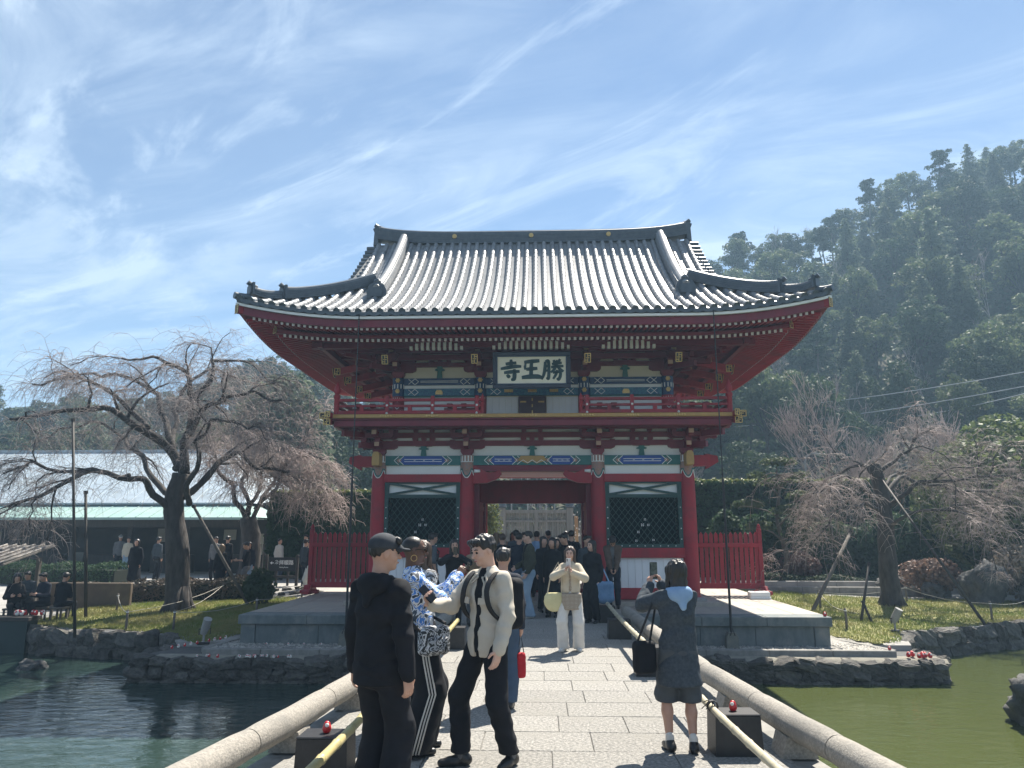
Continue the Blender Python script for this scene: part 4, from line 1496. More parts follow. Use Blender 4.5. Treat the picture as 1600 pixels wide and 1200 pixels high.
# ---- name plaque, leaning forward under the eave
pl = empty('name_plaque', (0.035, 18.12, 5.80), label='framed cream name plaque with three dark green brushed characters under the eave', cat='plaque')
pl.rotation_euler = (R(8), 0, 0)
W_, H_ = 1.96, .92
fr = MB()
fr.bx(-W_ / 2, W_ / 2, -.05, .05, H_ / 2 - .11, H_ / 2, ch=.015); fr.bx(-W_ / 2, W_ / 2, -.05, .05, -H_ / 2, -H_ / 2 + .11, ch=.015)
fr.bx(-W_ / 2, -W_ / 2 + .11, -.048, .048, -H_ / 2 + .11, H_ / 2 - .11, ch=.015); fr.bx(W_ / 2 - .11, W_ / 2, -.048, .048, -H_ / 2 + .11, H_ / 2 - .11, ch=.015)
fr.build('frame', mat('dark_plaque_frame', (.008, .018, .045), (.012, .026, .06), 8, .45), pl)
fr = MB()
for s_ in (-1, 1):
    fr.bx(-W_ / 2 + .10, W_ / 2 - .10, -.055, -.045, s_ * (H_ / 2 - .115) - .008, s_ * (H_ / 2 - .115) + .008)
    fr.bx(s_ * (W_ / 2 - .115) - .008, s_ * (W_ / 2 - .115) + .008, -.054, -.044, -H_ / 2 + .13, H_ / 2 - .13)
fr.build('frame_bead', mat('dull_blue_bead', (.03, .07, .15), None, rough=.5), pl)
MB().bx(-W_ / 2 + .11, W_ / 2 - .11, -.012, .03, -H_ / 2 + .11, H_ / 2 - .11).build('board', mat('cream_board', (.90, .85, .70), (.86, .80, .64), 3, .6), pl)


def brush(strokes, ox, oz, sc):
    mb = MB()
    for st in strokes:
        pts = [Vector((p[0], 0, p[1])) for p in st]
        ws = [p[2] * 1.4 + .015 for p in st]
        # smooth resample
        P_, W2 = [], []
        n = len(pts)
        for i in range(n - 1):
            p0, p1, p2, p3 = pts[max(i - 1, 0)], pts[i], pts[i + 1], pts[min(i + 2, n - 1)]
            for k in range(6):
                t = k / 6
                P_.append(.5 * ((2 * p1) + (p2 - p0) * t + (2 * p0 - 5 * p1 + 4 * p2 - p3) * t * t + (3 * p1 - p0 - 3 * p2 + p3) * t ** 3))
                W2.append(ws[i] + (ws[i + 1] - ws[i]) * t)
        P_.append(pts[-1]); W2.append(ws[-1])
        vs = []
        for i, p in enumerate(P_):
            t = (P_[min(i + 1, len(P_) - 1)] - P_[max(i - 1, 0)]).normalized()
            nrm = Vector((-t.z, 0, t.x))
            for s_ in (1, -1):
                q = p + nrm * (s_ * W2[i] / 2)
                vs.append((ox + q.x * sc, -.026, oz + q.z * sc)); vs.append((ox + q.x * sc, -.010, oz + q.z * sc))
        fs = []
        for i in range(len(P_) - 1):
            a, b = 4 * i, 4 * i + 4
            fs += [(a, a + 2, b + 2, b), (a, b, b + 1, a + 1), (a + 2, a + 3, b + 3, b + 2)]
        fs += [(0, 1, 3, 2), (4 * len(P_) - 4, 4 * len(P_) - 2, 4 * len(P_) - 1, 4 * len(P_) - 3)]
        mb.add(vs, fs)
    return mb


JI = [[(-.26, .30, .09), (-.05, .33, .10), (.26, .36, .08)], [(.0, .52, .07), (.01, .35, .12), (.0, .16, .11)],
      [(-.50, .07, .07), (-.15, .13, .12), (.2, .18, .12), (.50, .18, .07)],
      [(-.34, -.12, .08), (0, -.08, .12), (.42, -.06, .08)], [(.16, .05, .08), (.17, -.2, .13), (.14, -.42, .13), (.0, -.46, .06)],
      [(-.20, -.22, .07), (-.12, -.30, .13), (-.06, -.36, .07)]]
OU = [[(-.36, .38, .09), (0, .42, .13), (.38, .45, .10)], [(-.26, .04, .09), (0, .06, .12), (.28, .08, .09)],
      [(.0, .42, .09), (-.02, .1, .12), (-.03, -.28, .12)], [(-.48, -.36, .10), (-.1, -.32, .15), (.3, -.32, .15), (.52, -.38, .08)], [(-.28, .36, .05), (-.32, .15, .08), (-.30, .02, .05)]]
SHO = [[(-.36, .40, .08), (-.37, .1, .11), (-.44, -.25, .09), (-.54, -.46, .05)], [(-.36, .40, .07), (-.22, .43, .11), (-.19, .2, .10), (-.19, -.2, .10), (-.22, -.42, .10), (-.30, -.36, .05)],
       [(-.36, .18, .07), (-.21, .20, .07)], [(-.37, -.04, .07), (-.21, -.02, .07)],
       [(.04, .48, .06), (.09, .36, .10)], [(.36, .52, .07), (.28, .38, .10)], [(-.04, .28, .07), (.18, .32, .10), (.44, .34, .07)], [(-.08, .13, .07), (.2, .17, .10), (.52, .18, .07)],
       [(.20, .48, .06), (.16, .22, .10), (.05, .0, .09), (-.10, -.12, .05)], [(.24, .14, .06), (.36, .02, .10), (.52, -.08, .07)],
       [(.0, -.14, .06), (.2, -.10, .09), (.36, -.10, .09), (.36, -.3, .10), (.28, -.46, .10), (.2, -.40, .05)], [(.20, .0, .06), (.16, -.2, .09), (.02, -.44, .06)]]
for st, ox in ((JI, -.52), (OU, .0), (SHO, .53)):
    brush(st, ox, .0, .52).build('brushed_character', INK, pl)

# ---- thin rods down from the eave, standing in weights in front of the platform
for nm, x in (('left', -4.02), ('right', 4.28)):
    r_ = world_empty('conductor_rod', (x, 16.6, -.68), 'thin dark metal rod from %s front eave down to a weighted foot' % nm, 'metal rod', 'rods hanging from the front eave')
    MB().tube([(x, 16.6, 2.9), (x, 16.6, 6.86)], .014, 8).build('upper_rod', BLACK, r_)
    MB().tube([(x, 16.6, -.3), (x, 16.6, 2.95)], .026, 10).build('lower_rod', BLACK, r_)
    mb = MB()
    mb.prism([(-.14, 0), (.14, 0), (.12, .30), (.07, .40), (-.07, .40), (-.12, .30)], lambda a, b, t: (x + a, 16.6 + t, -.69 + b), .1, -.1)
    MB_ = mb.build('weighted_foot', mat('bronze_grey', (.13, .14, .13), (.19, .18, .15), 9, .6), r_)
    MB().tube([(x - .05, 16.5, -.35), (x, 16.49, -.2), (x + .05, 16.5, -.35)], .012, 6).build('ring', BLACK, r_)
# ================================================================ NATURE
CAMV = Vector(cam.location)
_p, _y = R(PITCH), R(YAW)
FW = Vector((-math.sin(_y) * math.cos(_p), math.cos(_y) * math.cos(_p), math.sin(_p)))
RT = Vector((math.cos(_y), math.sin(_y), 0))
UP = RT.cross(FW)


def at(x, y, Y):
    """point of the place seen at photo position x, y and standing Y metres ahead"""
    d = FW + RT * ((x - 800) / FPX) + UP * ((600 - y) / FPX)
    return CAMV + d * (Y / d.y)


def quads_mesh(name, V, m, n=4):
    """V: (k*n,3) array, k separate n-gons"""
    k = len(V) // n
    me = bpy.data.meshes.new(name)
    me.vertices.add(len(V)); me.vertices.foreach_set('co', np.ascontiguousarray(V, dtype=np.float32).ravel())
    me.loops.add(len(V)); me.loops.foreach_set('vertex_index', np.arange(len(V), dtype=np.int32))
    me.polygons.add(k); me.polygons.foreach_set('loop_start', np.arange(0, len(V), n, dtype=np.int32))
    me.polygons.foreach_set('loop_total', np.full(k, n, dtype=np.int32))
    me.materials.append(m)
    me.update()
    return me


def unit(a):
    return a / (np.linalg.norm(a, axis=1, keepdims=True) + 1e-9)


def leaves(P, Nrm, size, jit=.8, elong=1.7, r=rng):
    """rhombic leaf faces at P, facing roughly along Nrm"""
    n = len(P)
    N_ = unit(Nrm + r.normal(0, jit, (n, 3)))
    T = unit(np.cross(N_, r.normal(0, 1, (n, 3))))
    B = np.cross(N_, T)
    s_ = (size * r.uniform(.7, 1.3, n))[:, None]
    V = np.empty((n, 4, 3))
    V[:, 0] = P - T * s_ * elong * .5
    V[:, 1] = P + B * s_ * .5 + N_ * s_ * .08
    V[:, 2] = P + T * s_ * elong * .5
    V[:, 3] = P - B * s_ * .5 + N_ * s_ * .08
    return V.reshape(-1, 3)


def blob_leaves(centres, radii, per, size, flat=1.0, jit=.7, fill=.35, r=rng):
    out = []
    for c, rad in zip(centres, radii):
        n = max(6, int(per * (rad ** 2)))
        d = unit(r.normal(0, 1, (n, 3)))
        d[:, 2] = np.where(d[:, 2] < -.35, -d[:, 2], d[:, 2])
        rr = rad * (1 - fill * r.random(n) ** 2)[:, None]
        bump = 1 + .18 * np.sin(d[:, :1] * 7 + c[0] * 3) * np.cos(d[:, 1:2] * 6 + c[1])
        P = np.array(c) + d * rr * bump * np.array([1, 1, flat])
        out.append(leaves(P, d, size, jit, r=r))
    return np.concatenate(out)


LEAF_D = mat('dark_evergreen_leaf', (.030, .055, .028), (.065, .095, .042), .9, .75, rand=.25, trans=.25, spec=.4)
LEAF_M = mat('evergreen_leaf', (.060, .095, .042), (.125, .15, .072), .7, .65, rand=.28, trans=.4, spec=.4)
LEAF_S = mat('sage_cedar_leaf', (.075, .11, .07), (.14, .17, .105), .6, .65, rand=.22, trans=.4, spec=.3)
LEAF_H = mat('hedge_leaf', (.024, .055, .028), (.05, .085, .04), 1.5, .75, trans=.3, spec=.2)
LEAF_Y = mat('sunlit_yellow_green_leaf', (.10, .13, .035), (.16, .17, .05), 2, .55, trans=.35, spec=.4)  # paler leaf colour with sunlight put in, as on the hedge tops
BARK = mat('dark_bark', (.036, .031, .029), (.075, .066, .060), 9, .9, .7, 18, stretch=(1, 1, .3), bdist=.03)
BARKG = mat('grey_bark', (.17, .15, .13), (.10, .09, .08), 6, .9, .6, 14, stretch=(1, 1, .3), bdist=.03)
TWIG = mat('pinkish_twig', (.32, .275, .265), (.19, .16, .155), 3, .75)
TWIGP = mat('pale_pink_twig', (.38, .31, .285), (.28, .22, .205), 2, .75)

# ---- hills
CRX = [-170, -95, -76, -67, -58, -43.5, -40, -36, -32, -25, -12, 14, 22, 26, 33, 42, 46, 52, 59, 66, 71, 90, 150]
CRZ = [18, 18.8, 19.4, 20.3, 18.6, 24.7, 26.7, 26.5, 24, 22, 25, 32, 37.5, 41.3, 42.7, 45.2, 47.7, 52, 54.7, 55.6, 58, 63, 70]


def hz(x, y):
    a = x / max(y, 1) * 100
    top = max(0, float(np.interp(a, CRX, CRZ)) - 5.6)
    t = min(1, max(0, (y - 44) / 56))
    s_ = t ** 1.15
    z = top * s_ * (y / 100 if y < 100 else 1)
    z = top * s_
    if y > 100: z += (y - 100) * -.1
    return -.1 + z + .6 * mnoise.noise((x * .06, y * .06, 0)) * min(1, t * 6)


h = MB()
XS = np.linspace(-170, 150, 81); YS = np.concatenate([np.linspace(43, 104, 26), np.linspace(110, 170, 7)])
h.v = [(x, y, hz(x, y) - .12) for y in YS for x in XS]
n = len(XS)
h.f = [(j * n + i, j * n + i + 1, (j + 1) * n + i + 1, (j + 1) * n + i) for j in range(len(YS) - 1) for i in range(n - 1)]
h.m = [0] * len(h.f)
tag(h.build('hill', mat('hill_soil_and_litter', (.035, .045, .022), (.075, .065, .04), .35, .95, .8, 1.2, bdist=.3), smooth=True), kind='structure')


def trunk_tube(mb, pts, r0, r1, n=7, mi=0):
    k = len(pts)
    mb.tube(pts, [r0 + (r1 - r0) * (i / (k - 1)) ** .8 for i in range(k)], n, mi)


def make_broad(name, seed, h=11, rx=3.8, leafm=LEAF_M, size=.235, per=95, nb=46):
    r = np.random.default_rng(seed)
    cs, rs = [], []
    for k in range(nb):
        d = r.normal(0, 1, 3); d /= np.linalg.norm(d)
        q = r.random() ** .45
        c = d * q * np.array([rx, rx, h * .36]) * .82
        c[2] += h * .62
        if c[2] < h * .22: continue
        cs.append(c); rs.append(r.uniform(.55, 1.3) * rx / 3.8)
    V = blob_leaves(cs, rs, per, size, .8, r=r)
    crown = quads_mesh('crown', V, leafm)
    mb = MB()
    trunk_tube(mb, [(0, 0, -1), (.1, .05, h * .3), (-.05, .1, h * .62)], .26, .12)
    for c in cs[:9]:
        trunk_tube(mb, [(0, 0, h * .28 + .03 * c[2]), (c[0] * .5, c[1] * .5, (h * .35 + c[2]) / 2), tuple(c)], .10, .03, 5)
    return crown, mb.mesh('trunk', BARK, smooth=True)


def make_cedar(name, seed, h=15, r0=2.7, leafm=LEAF_S, size=.21):
    r = np.random.default_rng(seed)
    P, N_ = [], []
    lv = 22
    for k in range(lv):
        t = k / (lv - 1)
        z = h * (.16 + .82 * t)
        rad = r0 * (1 - t) ** .75 * r.uniform(.8, 1.15) + .25
        for b in range(max(4, int(8 * (1 - t) + 3))):
            a = r.uniform(0, 6.283)
            L_ = rad * r.uniform(.7, 1.15)
            m = int(46 * L_ / r0 * 1.8) + 10
            s_ = r.random(m) ** .7
            base = np.stack([np.cos(a) * L_ * s_, np.sin(a) * L_ * s_, z - .32 * L_ * s_ ** 1.6 + .1 * s_], 1)
            P.append(base + r.normal(0, .20, (m, 3)) * np.array([1, 1, .7]))
            nn = np.tile([np.cos(a) * .5, np.sin(a) * .5, .9], (m, 1))
            N_.append(nn)
    P, N_ = np.concatenate(P), np.concatenate(N_)
    crown = quads_mesh('crown', leaves(P, N_, size, .6, 1.9, r), leafm)
    mb = MB()
    trunk_tube(mb, [(0, 0, -1), (0, 0, h * .5), (0, 0, h * .97)], .24, .03)
    return crown, mb.mesh('trunk', BARK, smooth=True)


def make_pine(name, seed, h=11, leafm=LEAF_D, size=.22):
    r = np.random.default_rng(seed)
    mb = MB()
    pts = [(0, 0, -1), (.2, .1, h * .35), (-.15, 0, h * .65), (.1, 0, h * .93)]
    trunk_tube(mb, pts, .22, .05)
    cs, rs = [], []
    for k in range(15):
        z = h * r.uniform(.48, 1.0)
        a = r.uniform(0, 6.28); L_ = r.uniform(.4, 2.6) * (1.25 - z / h)
        c = np.array([np.cos(a) * L_ * 1.3, np.sin(a) * L_ * 1.3, z])
        trunk_tube(mb, [(0, 0, z - .5), tuple(c * np.array([.5, .5, 1]) - np.array([0, 0, .2])), tuple(c)], .06, .02, 5)
        for q in range(3):
            cs.append(c + r.normal(0, .45, 3) * np.array([1, 1, .3])); rs.append(r.uniform(.5, .9))
    V = blob_leaves(cs, rs, 130, size, .45, r=r)
    return quads_mesh('crown', V, leafm), mb.mesh('trunk', BARKG, smooth=True)


def branch_rec(mb, p, d, L_, r, depth, rr, up=.25, spread=.55, kids=(2, 4), mat_i=None, curve=.25, minr=.006, twigs=None):
    """grow a limb and its children"""
    seg = 4
    pts, rad = [p.copy()], [r]
    for k in range(seg):
        d = (d + Vector(rr.normal(0, curve * .5, 3)) + Vector((0, 0, up * .12))).normalized()
        p = p + d * (L_ / seg)
        pts.append(p.copy()); rad.append(max(minr, r * (1 - .45 * (k + 1) / seg)))
    mb.tube(pts, rad, 6 if r > .05 else (4 if r > .02 else 3), cap=False)
    if depth <= 0: return
    for k in range(int(rr.integers(kids[0], kids[1] + 1))):
        t = int(rr.integers(2, seg + 1))
        ax = Vector(rr.normal(0, 1, 3)).normalized()
        nd = (d + ax * spread + Vector((0, 0, up))).normalized()
        branch_rec(mb, pts[t].copy(), nd, L_ * rr.uniform(.62, .85), max(minr, rad[t] * .68), depth - 1, rr, up, spread, kids, mat_i, curve, minr)


def make_bare(name, seed, h=9, m=TWIG, depth=5, kids=(2, 3), minr=.012, up=.30, spread=.55, trunk=.16):
    r = np.random.default_rng(seed)
    mb = MB()
    branch_rec(mb, Vector((0, 0, -.8)), Vector((0, 0, 1)), h * .34, trunk, depth, r, up, spread, kids, minr=minr)
    return mb.mesh('crown', m, smooth=True, fix=False)


PROTO = {
    'broad': [make_broad('a', 11, 11, 3.8), make_broad('b', 12, 9, 4.2), make_broad('c', 13, 12, 3.4)],
    'dark': [make_broad('d', 14, 10, 3.9, LEAF_D), make_broad('e', 15, 12, 3.6, LEAF_D)],
    'cedar': [make_cedar('f', 16, 13, 3.0), make_cedar('g', 17, 11, 3.3)],
    'pine': [make_pine('h', 18, 11)],
    'bare': [(make_bare('i', 19, 10, TWIG, 5, (2, 3), .02), None), (make_bare('j', 20, 9, TWIG, 5, (2, 3), .02), None)],
}
TLAB = {
    'broad': ('evergreen_tree', 'rounded sunlit green tree among the forest on the %s hillside'),
    'dark': ('evergreen_tree', 'rounded dark evergreen tree among the forest on the %s hillside'),
    'cedar': ('cedar_tree', 'tapering sage green conifer among the forest on the %s hillside'),
    'pine': ('pine_tree', 'open-crowned pine tree standing up from the %s hillside'),
    'bare': ('bare_tree', 'leafless grey-brown tree among the evergreens on the %s hillside'),
}


def put_tree(kind, x, y, z, s_, rz, k=None, sz=None):
    pr_ = PROTO[kind][k if k is not None else random.randrange(len(PROTO[kind]))]
    side = 'right' if x > 0 else 'left'
    nm, lb = TLAB[kind]
    a_ = abs(x / y)
    place = ('high ' if y > 88 else 'low ' if y < 60 else 'halfway ') + ('near the gate roof' if a_ < .36 else 'towards the picture edge' if a_ > .56 else 'in the middle')
    root = empty(nm, (x, y, z), rz, (lb % side).replace('among the forest ', '').replace('among the evergreens ', '') + ', ' + place, 'tree', '%s trees on the %s hillside' % (kind, side))
    root.scale = (s_, s_, sz or s_)
    c = link(bpy.data.objects.new('crown', pr_[0])); c.parent = root
    if pr_[1] is not None:
        t = link(bpy.data.objects.new('trunk', pr_[1])); t.parent = root
    return root


rt = random.Random(5)
cells = []
yy = 50.0
while yy < 104:
    stepx = 3.9 + (yy - 50) * .022
    a = -.80
    while a < .80:
        x = a * yy + rt.uniform(-1.5, 1.5)
        y = yy + rt.uniform(-2.2, 2.2)
        a += stepx / yy
        if -.18 < x / y < .15 and y > 62: continue     # wholly behind the gate
        cells.append((x, y))
    yy += 4.7
for x, y in cells:
    q = rt.random()
    right = x > 0
    top = y > 92
    if right: kind = 'broad' if q < .36 else 'dark' if q < .50 else 'cedar' if q < .84 else 'bare' if q < .95 else 'pine'
    else: kind = 'dark' if q < .42 else 'broad' if q < .62 else 'cedar' if q < .74 else 'bare' if q < .9 else 'pine'
    if top: kind = 'dark' if q < .28 else 'broad' if q < .58 else 'cedar' if q < .68 else 'pine' if q < .80 else 'bare'
    if y < 56 and q > .55: kind = 'bare'
    s_ = rt.uniform(.58, .86) * (.9 if top else 1)
    if not right: s_ *= .85
    put_tree(kind, x, y, hz(x, y) - .2, s_, rt.uniform(0, 6.28), sz=s_ * rt.uniform(.85, 1.15))
a = -.80
while a < .80:                                  # close-set crowns along the crest
    y = 100.5 + rt.uniform(-1.5, 1.5)
    if not -.18 < a < .15:
        s_ = rt.uniform(.42, .66)
        put_tree(rt.choice(('broad', 'dark', 'broad', 'cedar', 'dark')), a * y, y, hz(a * y, y) - .6, s_, rt.uniform(0, 6.28), sz=s_ * rt.uniform(.9, 1.15))
    a += rt.uniform(.022, .034)
# low growth that closes the forest floor
r = np.random.default_rng(3)
n = 40000
Y_ = r.uniform(46, 100, n); A_ = r.uniform(-.85, .85, n); X_ = A_ * Y_
Z_ = np.array([hz(float(a), float(b)) for a, b in zip(X_, Y_)]) + r.random(n) * 1.2
tag(link(bpy.data.objects.new('undergrowth', quads_mesh('undergrowth', leaves(np.stack([X_, Y_, Z_], 1), np.tile([0, -.4, .8], (n, 1)), .34, .7), LEAF_D))),
    'dark leafy undergrowth covering the forest floor of the hills', 'undergrowth', kind='stuff')


# ---- clipped hedges
def hedge(name, label, x0, x1, y0, y1, z0, z1, n, size, m, mtop=None, group=None):
    root = world_empty(name, ((x0 + x1) / 2, (y0 + y1) / 2, z0), label, 'hedge', group)
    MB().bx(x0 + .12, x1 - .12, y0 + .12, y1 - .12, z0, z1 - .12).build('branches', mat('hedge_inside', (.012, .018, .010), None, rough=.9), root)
    r = np.random.default_rng(int(abs(x0) * 10) + n)
    W, D, H = x1 - x0, y1 - y0, z1 - z0
    ar = np.array([W * H, D * H, D * H, W * D])
    k = r.choice(4, n, p=ar / ar.sum())
    P = np.stack([r.uniform(x0, x1, n), r.uniform(y0, y1, n), r.uniform(z0, z1, n)], 1)
    N_ = np.zeros((n, 3))
    dep = r.normal(0, .05, n) + .07 * np.sin(P[:, 0] * 2.1) * np.cos(P[:, 2] * 2.7)
    for q, ax, v, s_ in ((0, 1, y0, -1), (1, 0, x0, -1), (2, 0, x1, 1), (3, 2, z1, 1)):
        mk = k == q
        P[mk, ax] = v + s_ * dep[mk]; N_[mk, ax] = s_
    o = P - np.array(ORG[root.name])
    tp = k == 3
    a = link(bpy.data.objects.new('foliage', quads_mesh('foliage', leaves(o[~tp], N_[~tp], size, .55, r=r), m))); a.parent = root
    b = link(bpy.data.objects.new('sunlit_top', quads_mesh('sunlit_top', leaves(o[tp], N_[tp], size, .5, r=r), mtop or m))); b.parent = root  # sun on the top is painted by its own lighter leaf colour
    return root


hedge('tall_hedge', 'tall dark clipped hedge with a flat top tinted as sunlit left of the gate', -11.2, -5.4, 31, 32.2, -.2, 3.42, 15000, .10, LEAF_H, LEAF_Y)
hedge('tall_hedge', 'long tall clipped hedge with a flat top tinted as sunlit right of the gate', 4.8, 18.5, 32.5, 33.8, -.2, 3.95, 22000, .10, LEAF_H, LEAF_Y)


def shrub(name, label, c, rx, ry, rz_, n, size, m, seed=0, cat='shrub', group=None, lump=7, m2=None):
    root = empty(name, c, 0, label, cat, group)
    r = np.random.default_rng(seed + 100)
    cs, rs = [], []
    for k in range(lump):
        d = unit(r.normal(0, 1, (1, 3)))[0]
        cs.append([d[0] * rx * .55, d[1] * ry * .55, rz_ * (.5 + .32 * abs(d[2]))]); rs.append(r.uniform(.45, .68))
    cs.append([0, 0, rz_ * .5]); rs.append(.75)
    out = []
    per = n // len(cs)
    for c_, q in zip(cs, rs):
        d = unit(r.normal(0, 1, (per, 3)))
        P = np.array(c_) + d * q * np.array([rx, ry, rz_ * .72]) * (1 - .3 * r.random((per, 1)) ** 2)
        P[:, 2] = np.maximum(P[:, 2], .02)
        out.append(leaves(P, d, size, .7, r=r))
    o = link(bpy.data.objects.new('foliage', quads_mesh('foliage', np.concatenate(out), m))); o.parent = root
    mb = MB()
    for k in range(5):
        a = k * 1.256 + seed
        trunk_tube(mb, [(.05 * math.cos(a), .05 * math.sin(a), -.1), (rx * .25 * math.cos(a), ry * .25 * math.sin(a), rz_ * .35), (rx * .45 * math.cos(a), ry * .45 * math.sin(a), rz_ * .62)], .04, .012, 5)
    mb.build('stems', BARK, root)
    return root


# evergreen masses behind the pond on the right
shrub('evergreen_shrub', 'large rounded evergreen with crown tinted as sunlit at the right edge', (18.3, 28.6, -.3), 3.7, 2.4, 5.5, 17000, .14, mat('sun_tinted_evergreen_leaf', (.085, .125, .045), (.15, .18, .075), .8, .6, trans=.4), 1)  # leaf colour brightened to carry the sun on this crown
shrub('evergreen_shrub', 'dark evergreen bush behind the right end of the red fence', (7.6, 29.6, -.2), 1.0, .9, 2.5, 5000, .11, LEAF_H, 2)
shrub('evergreen_shrub', 'broad dark bush left of the pale stone path, below the cloud-pruned pine', (9.4, 30.2, -.2), 1.5, 1.1, 2.4, 7000, .11, LEAF_H, 3)
shrub('evergreen_shrub', 'low grey-green bush just right of the pruned pine', (11.7, 30.4, -.2), 1.4, 1.1, 2.1, 6000, .11, LEAF_D, 4)
shrub('evergreen_shrub', 'dark green bush behind the trunk of the right weeping cherry', (14.0, 29.6, -.2), 1.7, 1.2, 2.3, 7000, .11, LEAF_H, 5)
shrub('evergreen_shrub', 'deep green bush under the large evergreen at the right edge', (17.2, 27.8, -.2), 2.0, 1.3, 2.5, 8000, .12, LEAF_D, 6)
shrub('low_shrub', 'russet low shrub beside the rocks right of the cherry', (13.5, 26.3, -.2), 1.0, .7, .95, 3000, .08, mat('russet_leaf', (.17, .10, .075), (.26, .18, .14), 4, .7, trans=.25), 7)
shrub('low_shrub', 'pale dry shrub sprawling over the rocks at the right edge', (16.2, 25.3, -.3), 1.9, 1.0, 1.45, 6000, .085, mat('dry_leaf', (.19, .15, .11), (.30, .25, .19), 4, .7, trans=.25), 8)
shrub('low_shrub', 'reddish twiggy bush in front of the bushes right of the fence', (9.9, 28.9, -.2), .9, .6, 1.15, 2200, .07, mat('red_brown_leaf', (.12, .065, .06), (.18, .11, .10), 4, .7, trans=.2), 9)
shrub('evergreen_shrub', 'spiky dark shrub at the left rear corner of the platform', (-8.25, 22.7, -.45), .48, .42, .95, 1800, .075, LEAF_D, 10)

# cloud-pruned pine
root = empty('pruned_pine', (9.25, 28.6, -.2), 0, 'cloud-pruned pine with flat needle pads in front of the right hedge', 'tree')
mb = MB()
trunk_tube(mb, [(0, 0, -.2), (.15, 0, 1.2), (-.1, .1, 2.4), (.05, 0, 3.6), (.0, 0, 4.3)], .13, .04)
cs, rs = [], []
for (x, y, z, rad) in ((0, 0, 4.55, .62), (-.7, .1, 4.1, .62), (.55, -.2, 4.05, .55), (-.35, -.3, 3.75, .6), (.9, 0, 3.3, .7), (-.95, 0, 3.0, .68), (.35, -.4, 2.75, .7), (1.15, .2, 2.45, .7), (-.7, -.2, 2.2, .7), (.5, -.4, 1.9, .7)):
    trunk_tube(mb, [(0, 0, z - .5), (x * .5, y * .5, z - .22), (x, y, z - .1)], .045, .02, 5)
    for q in range(3):
        cs.append((x + random.uniform(-.3, .3), y + random.uniform(-.25, .25), z + random.uniform(-.06, .06))); rs.append(rad * random.uniform(.55, .8))
mb.build('trunk', BARKG, root, smooth=True)
o = link(bpy.data.objects.new('needle_pads', quads_mesh('needle_pads', blob_leaves(cs, rs, 900, .085, .42), LEAF_M))); o.parent = root


# ---- weeping cherries
def droop_twigs(mb, tips, rr, n, Lr, spread=.8, rad=.009, out_bias=None):
    for k in range(n):
        p, d = tips[int(rr.integers(len(tips)))]
        d2 = Vector(rr.normal(0, spread, 3)); d2.z = abs(d2.z) * .5
        v = (d + d2)
        v.z = max(v.z, -.1)
        v.normalize()
        L_ = rr.uniform(*Lr)
        m = 7
        pts = [p.copy()]
        q = p.copy()
        for i in range(m):
            v = (v + Vector((0, 0, -.22 - .05 * i)) + Vector(rr.normal(0, .10, 3))).normalized()
            q = q + v * (L_ / m)
            if q.z < .3: break
            pts.append(q.copy())
        if len(pts) < 3: continue
        mb.tube(pts, [rad * (1 - .6 * i / (len(pts) - 1)) for i in range(len(pts))], 3, cap=False)
        # side twiglets
        for i in range(1, len(pts) - 1):
            if rr.random() < .75:
                w = Vector(rr.normal(0, 1, 3)); w.z = w.z * .4 - .25; w.normalize()
                e = pts[i] + w * L_ * rr.uniform(.12, .28)
                e2 = e + (w + Vector((0, 0, -.9))).normalized() * L_ * rr.uniform(.08, .2)
                mb.tube([pts[i], e, e2], [rad * .6, rad * .5, rad * .35], 3, cap=False)


def limb(mb, pts, r0, r1, n=10, wob=.05, sd=0):
    P_ = [Vector(p) for p in pts]
    out = []
    k = len(P_)
    for i in range(k - 1):
        p0, p1, p2, p3 = P_[max(i - 1, 0)], P_[i], P_[i + 1], P_[min(i + 2, k - 1)]
        for j in range(4):
            t = j / 4
            q = .5 * ((2 * p1) + (p2 - p0) * t + (2 * p0 - 5 * p1 + 4 * p2 - p3) * t * t + (3 * p1 - p0 - 3 * p2 + p3) * t ** 3)
            q += mnoise.noise_vector((q.x * 1.3 + sd, q.y * 1.3, q.z * 1.3)) * wob
            out.append(q)
    out.append(P_[-1])
    m = len(out)
    rad = [(r0 + (r1 - r0) * (i / (m - 1)) ** .85) * (1 + .13 * mnoise.noise((i * .9, sd, 2))) for i in range(m)]
    mb.tube(out, rad, n)
    return out, rad


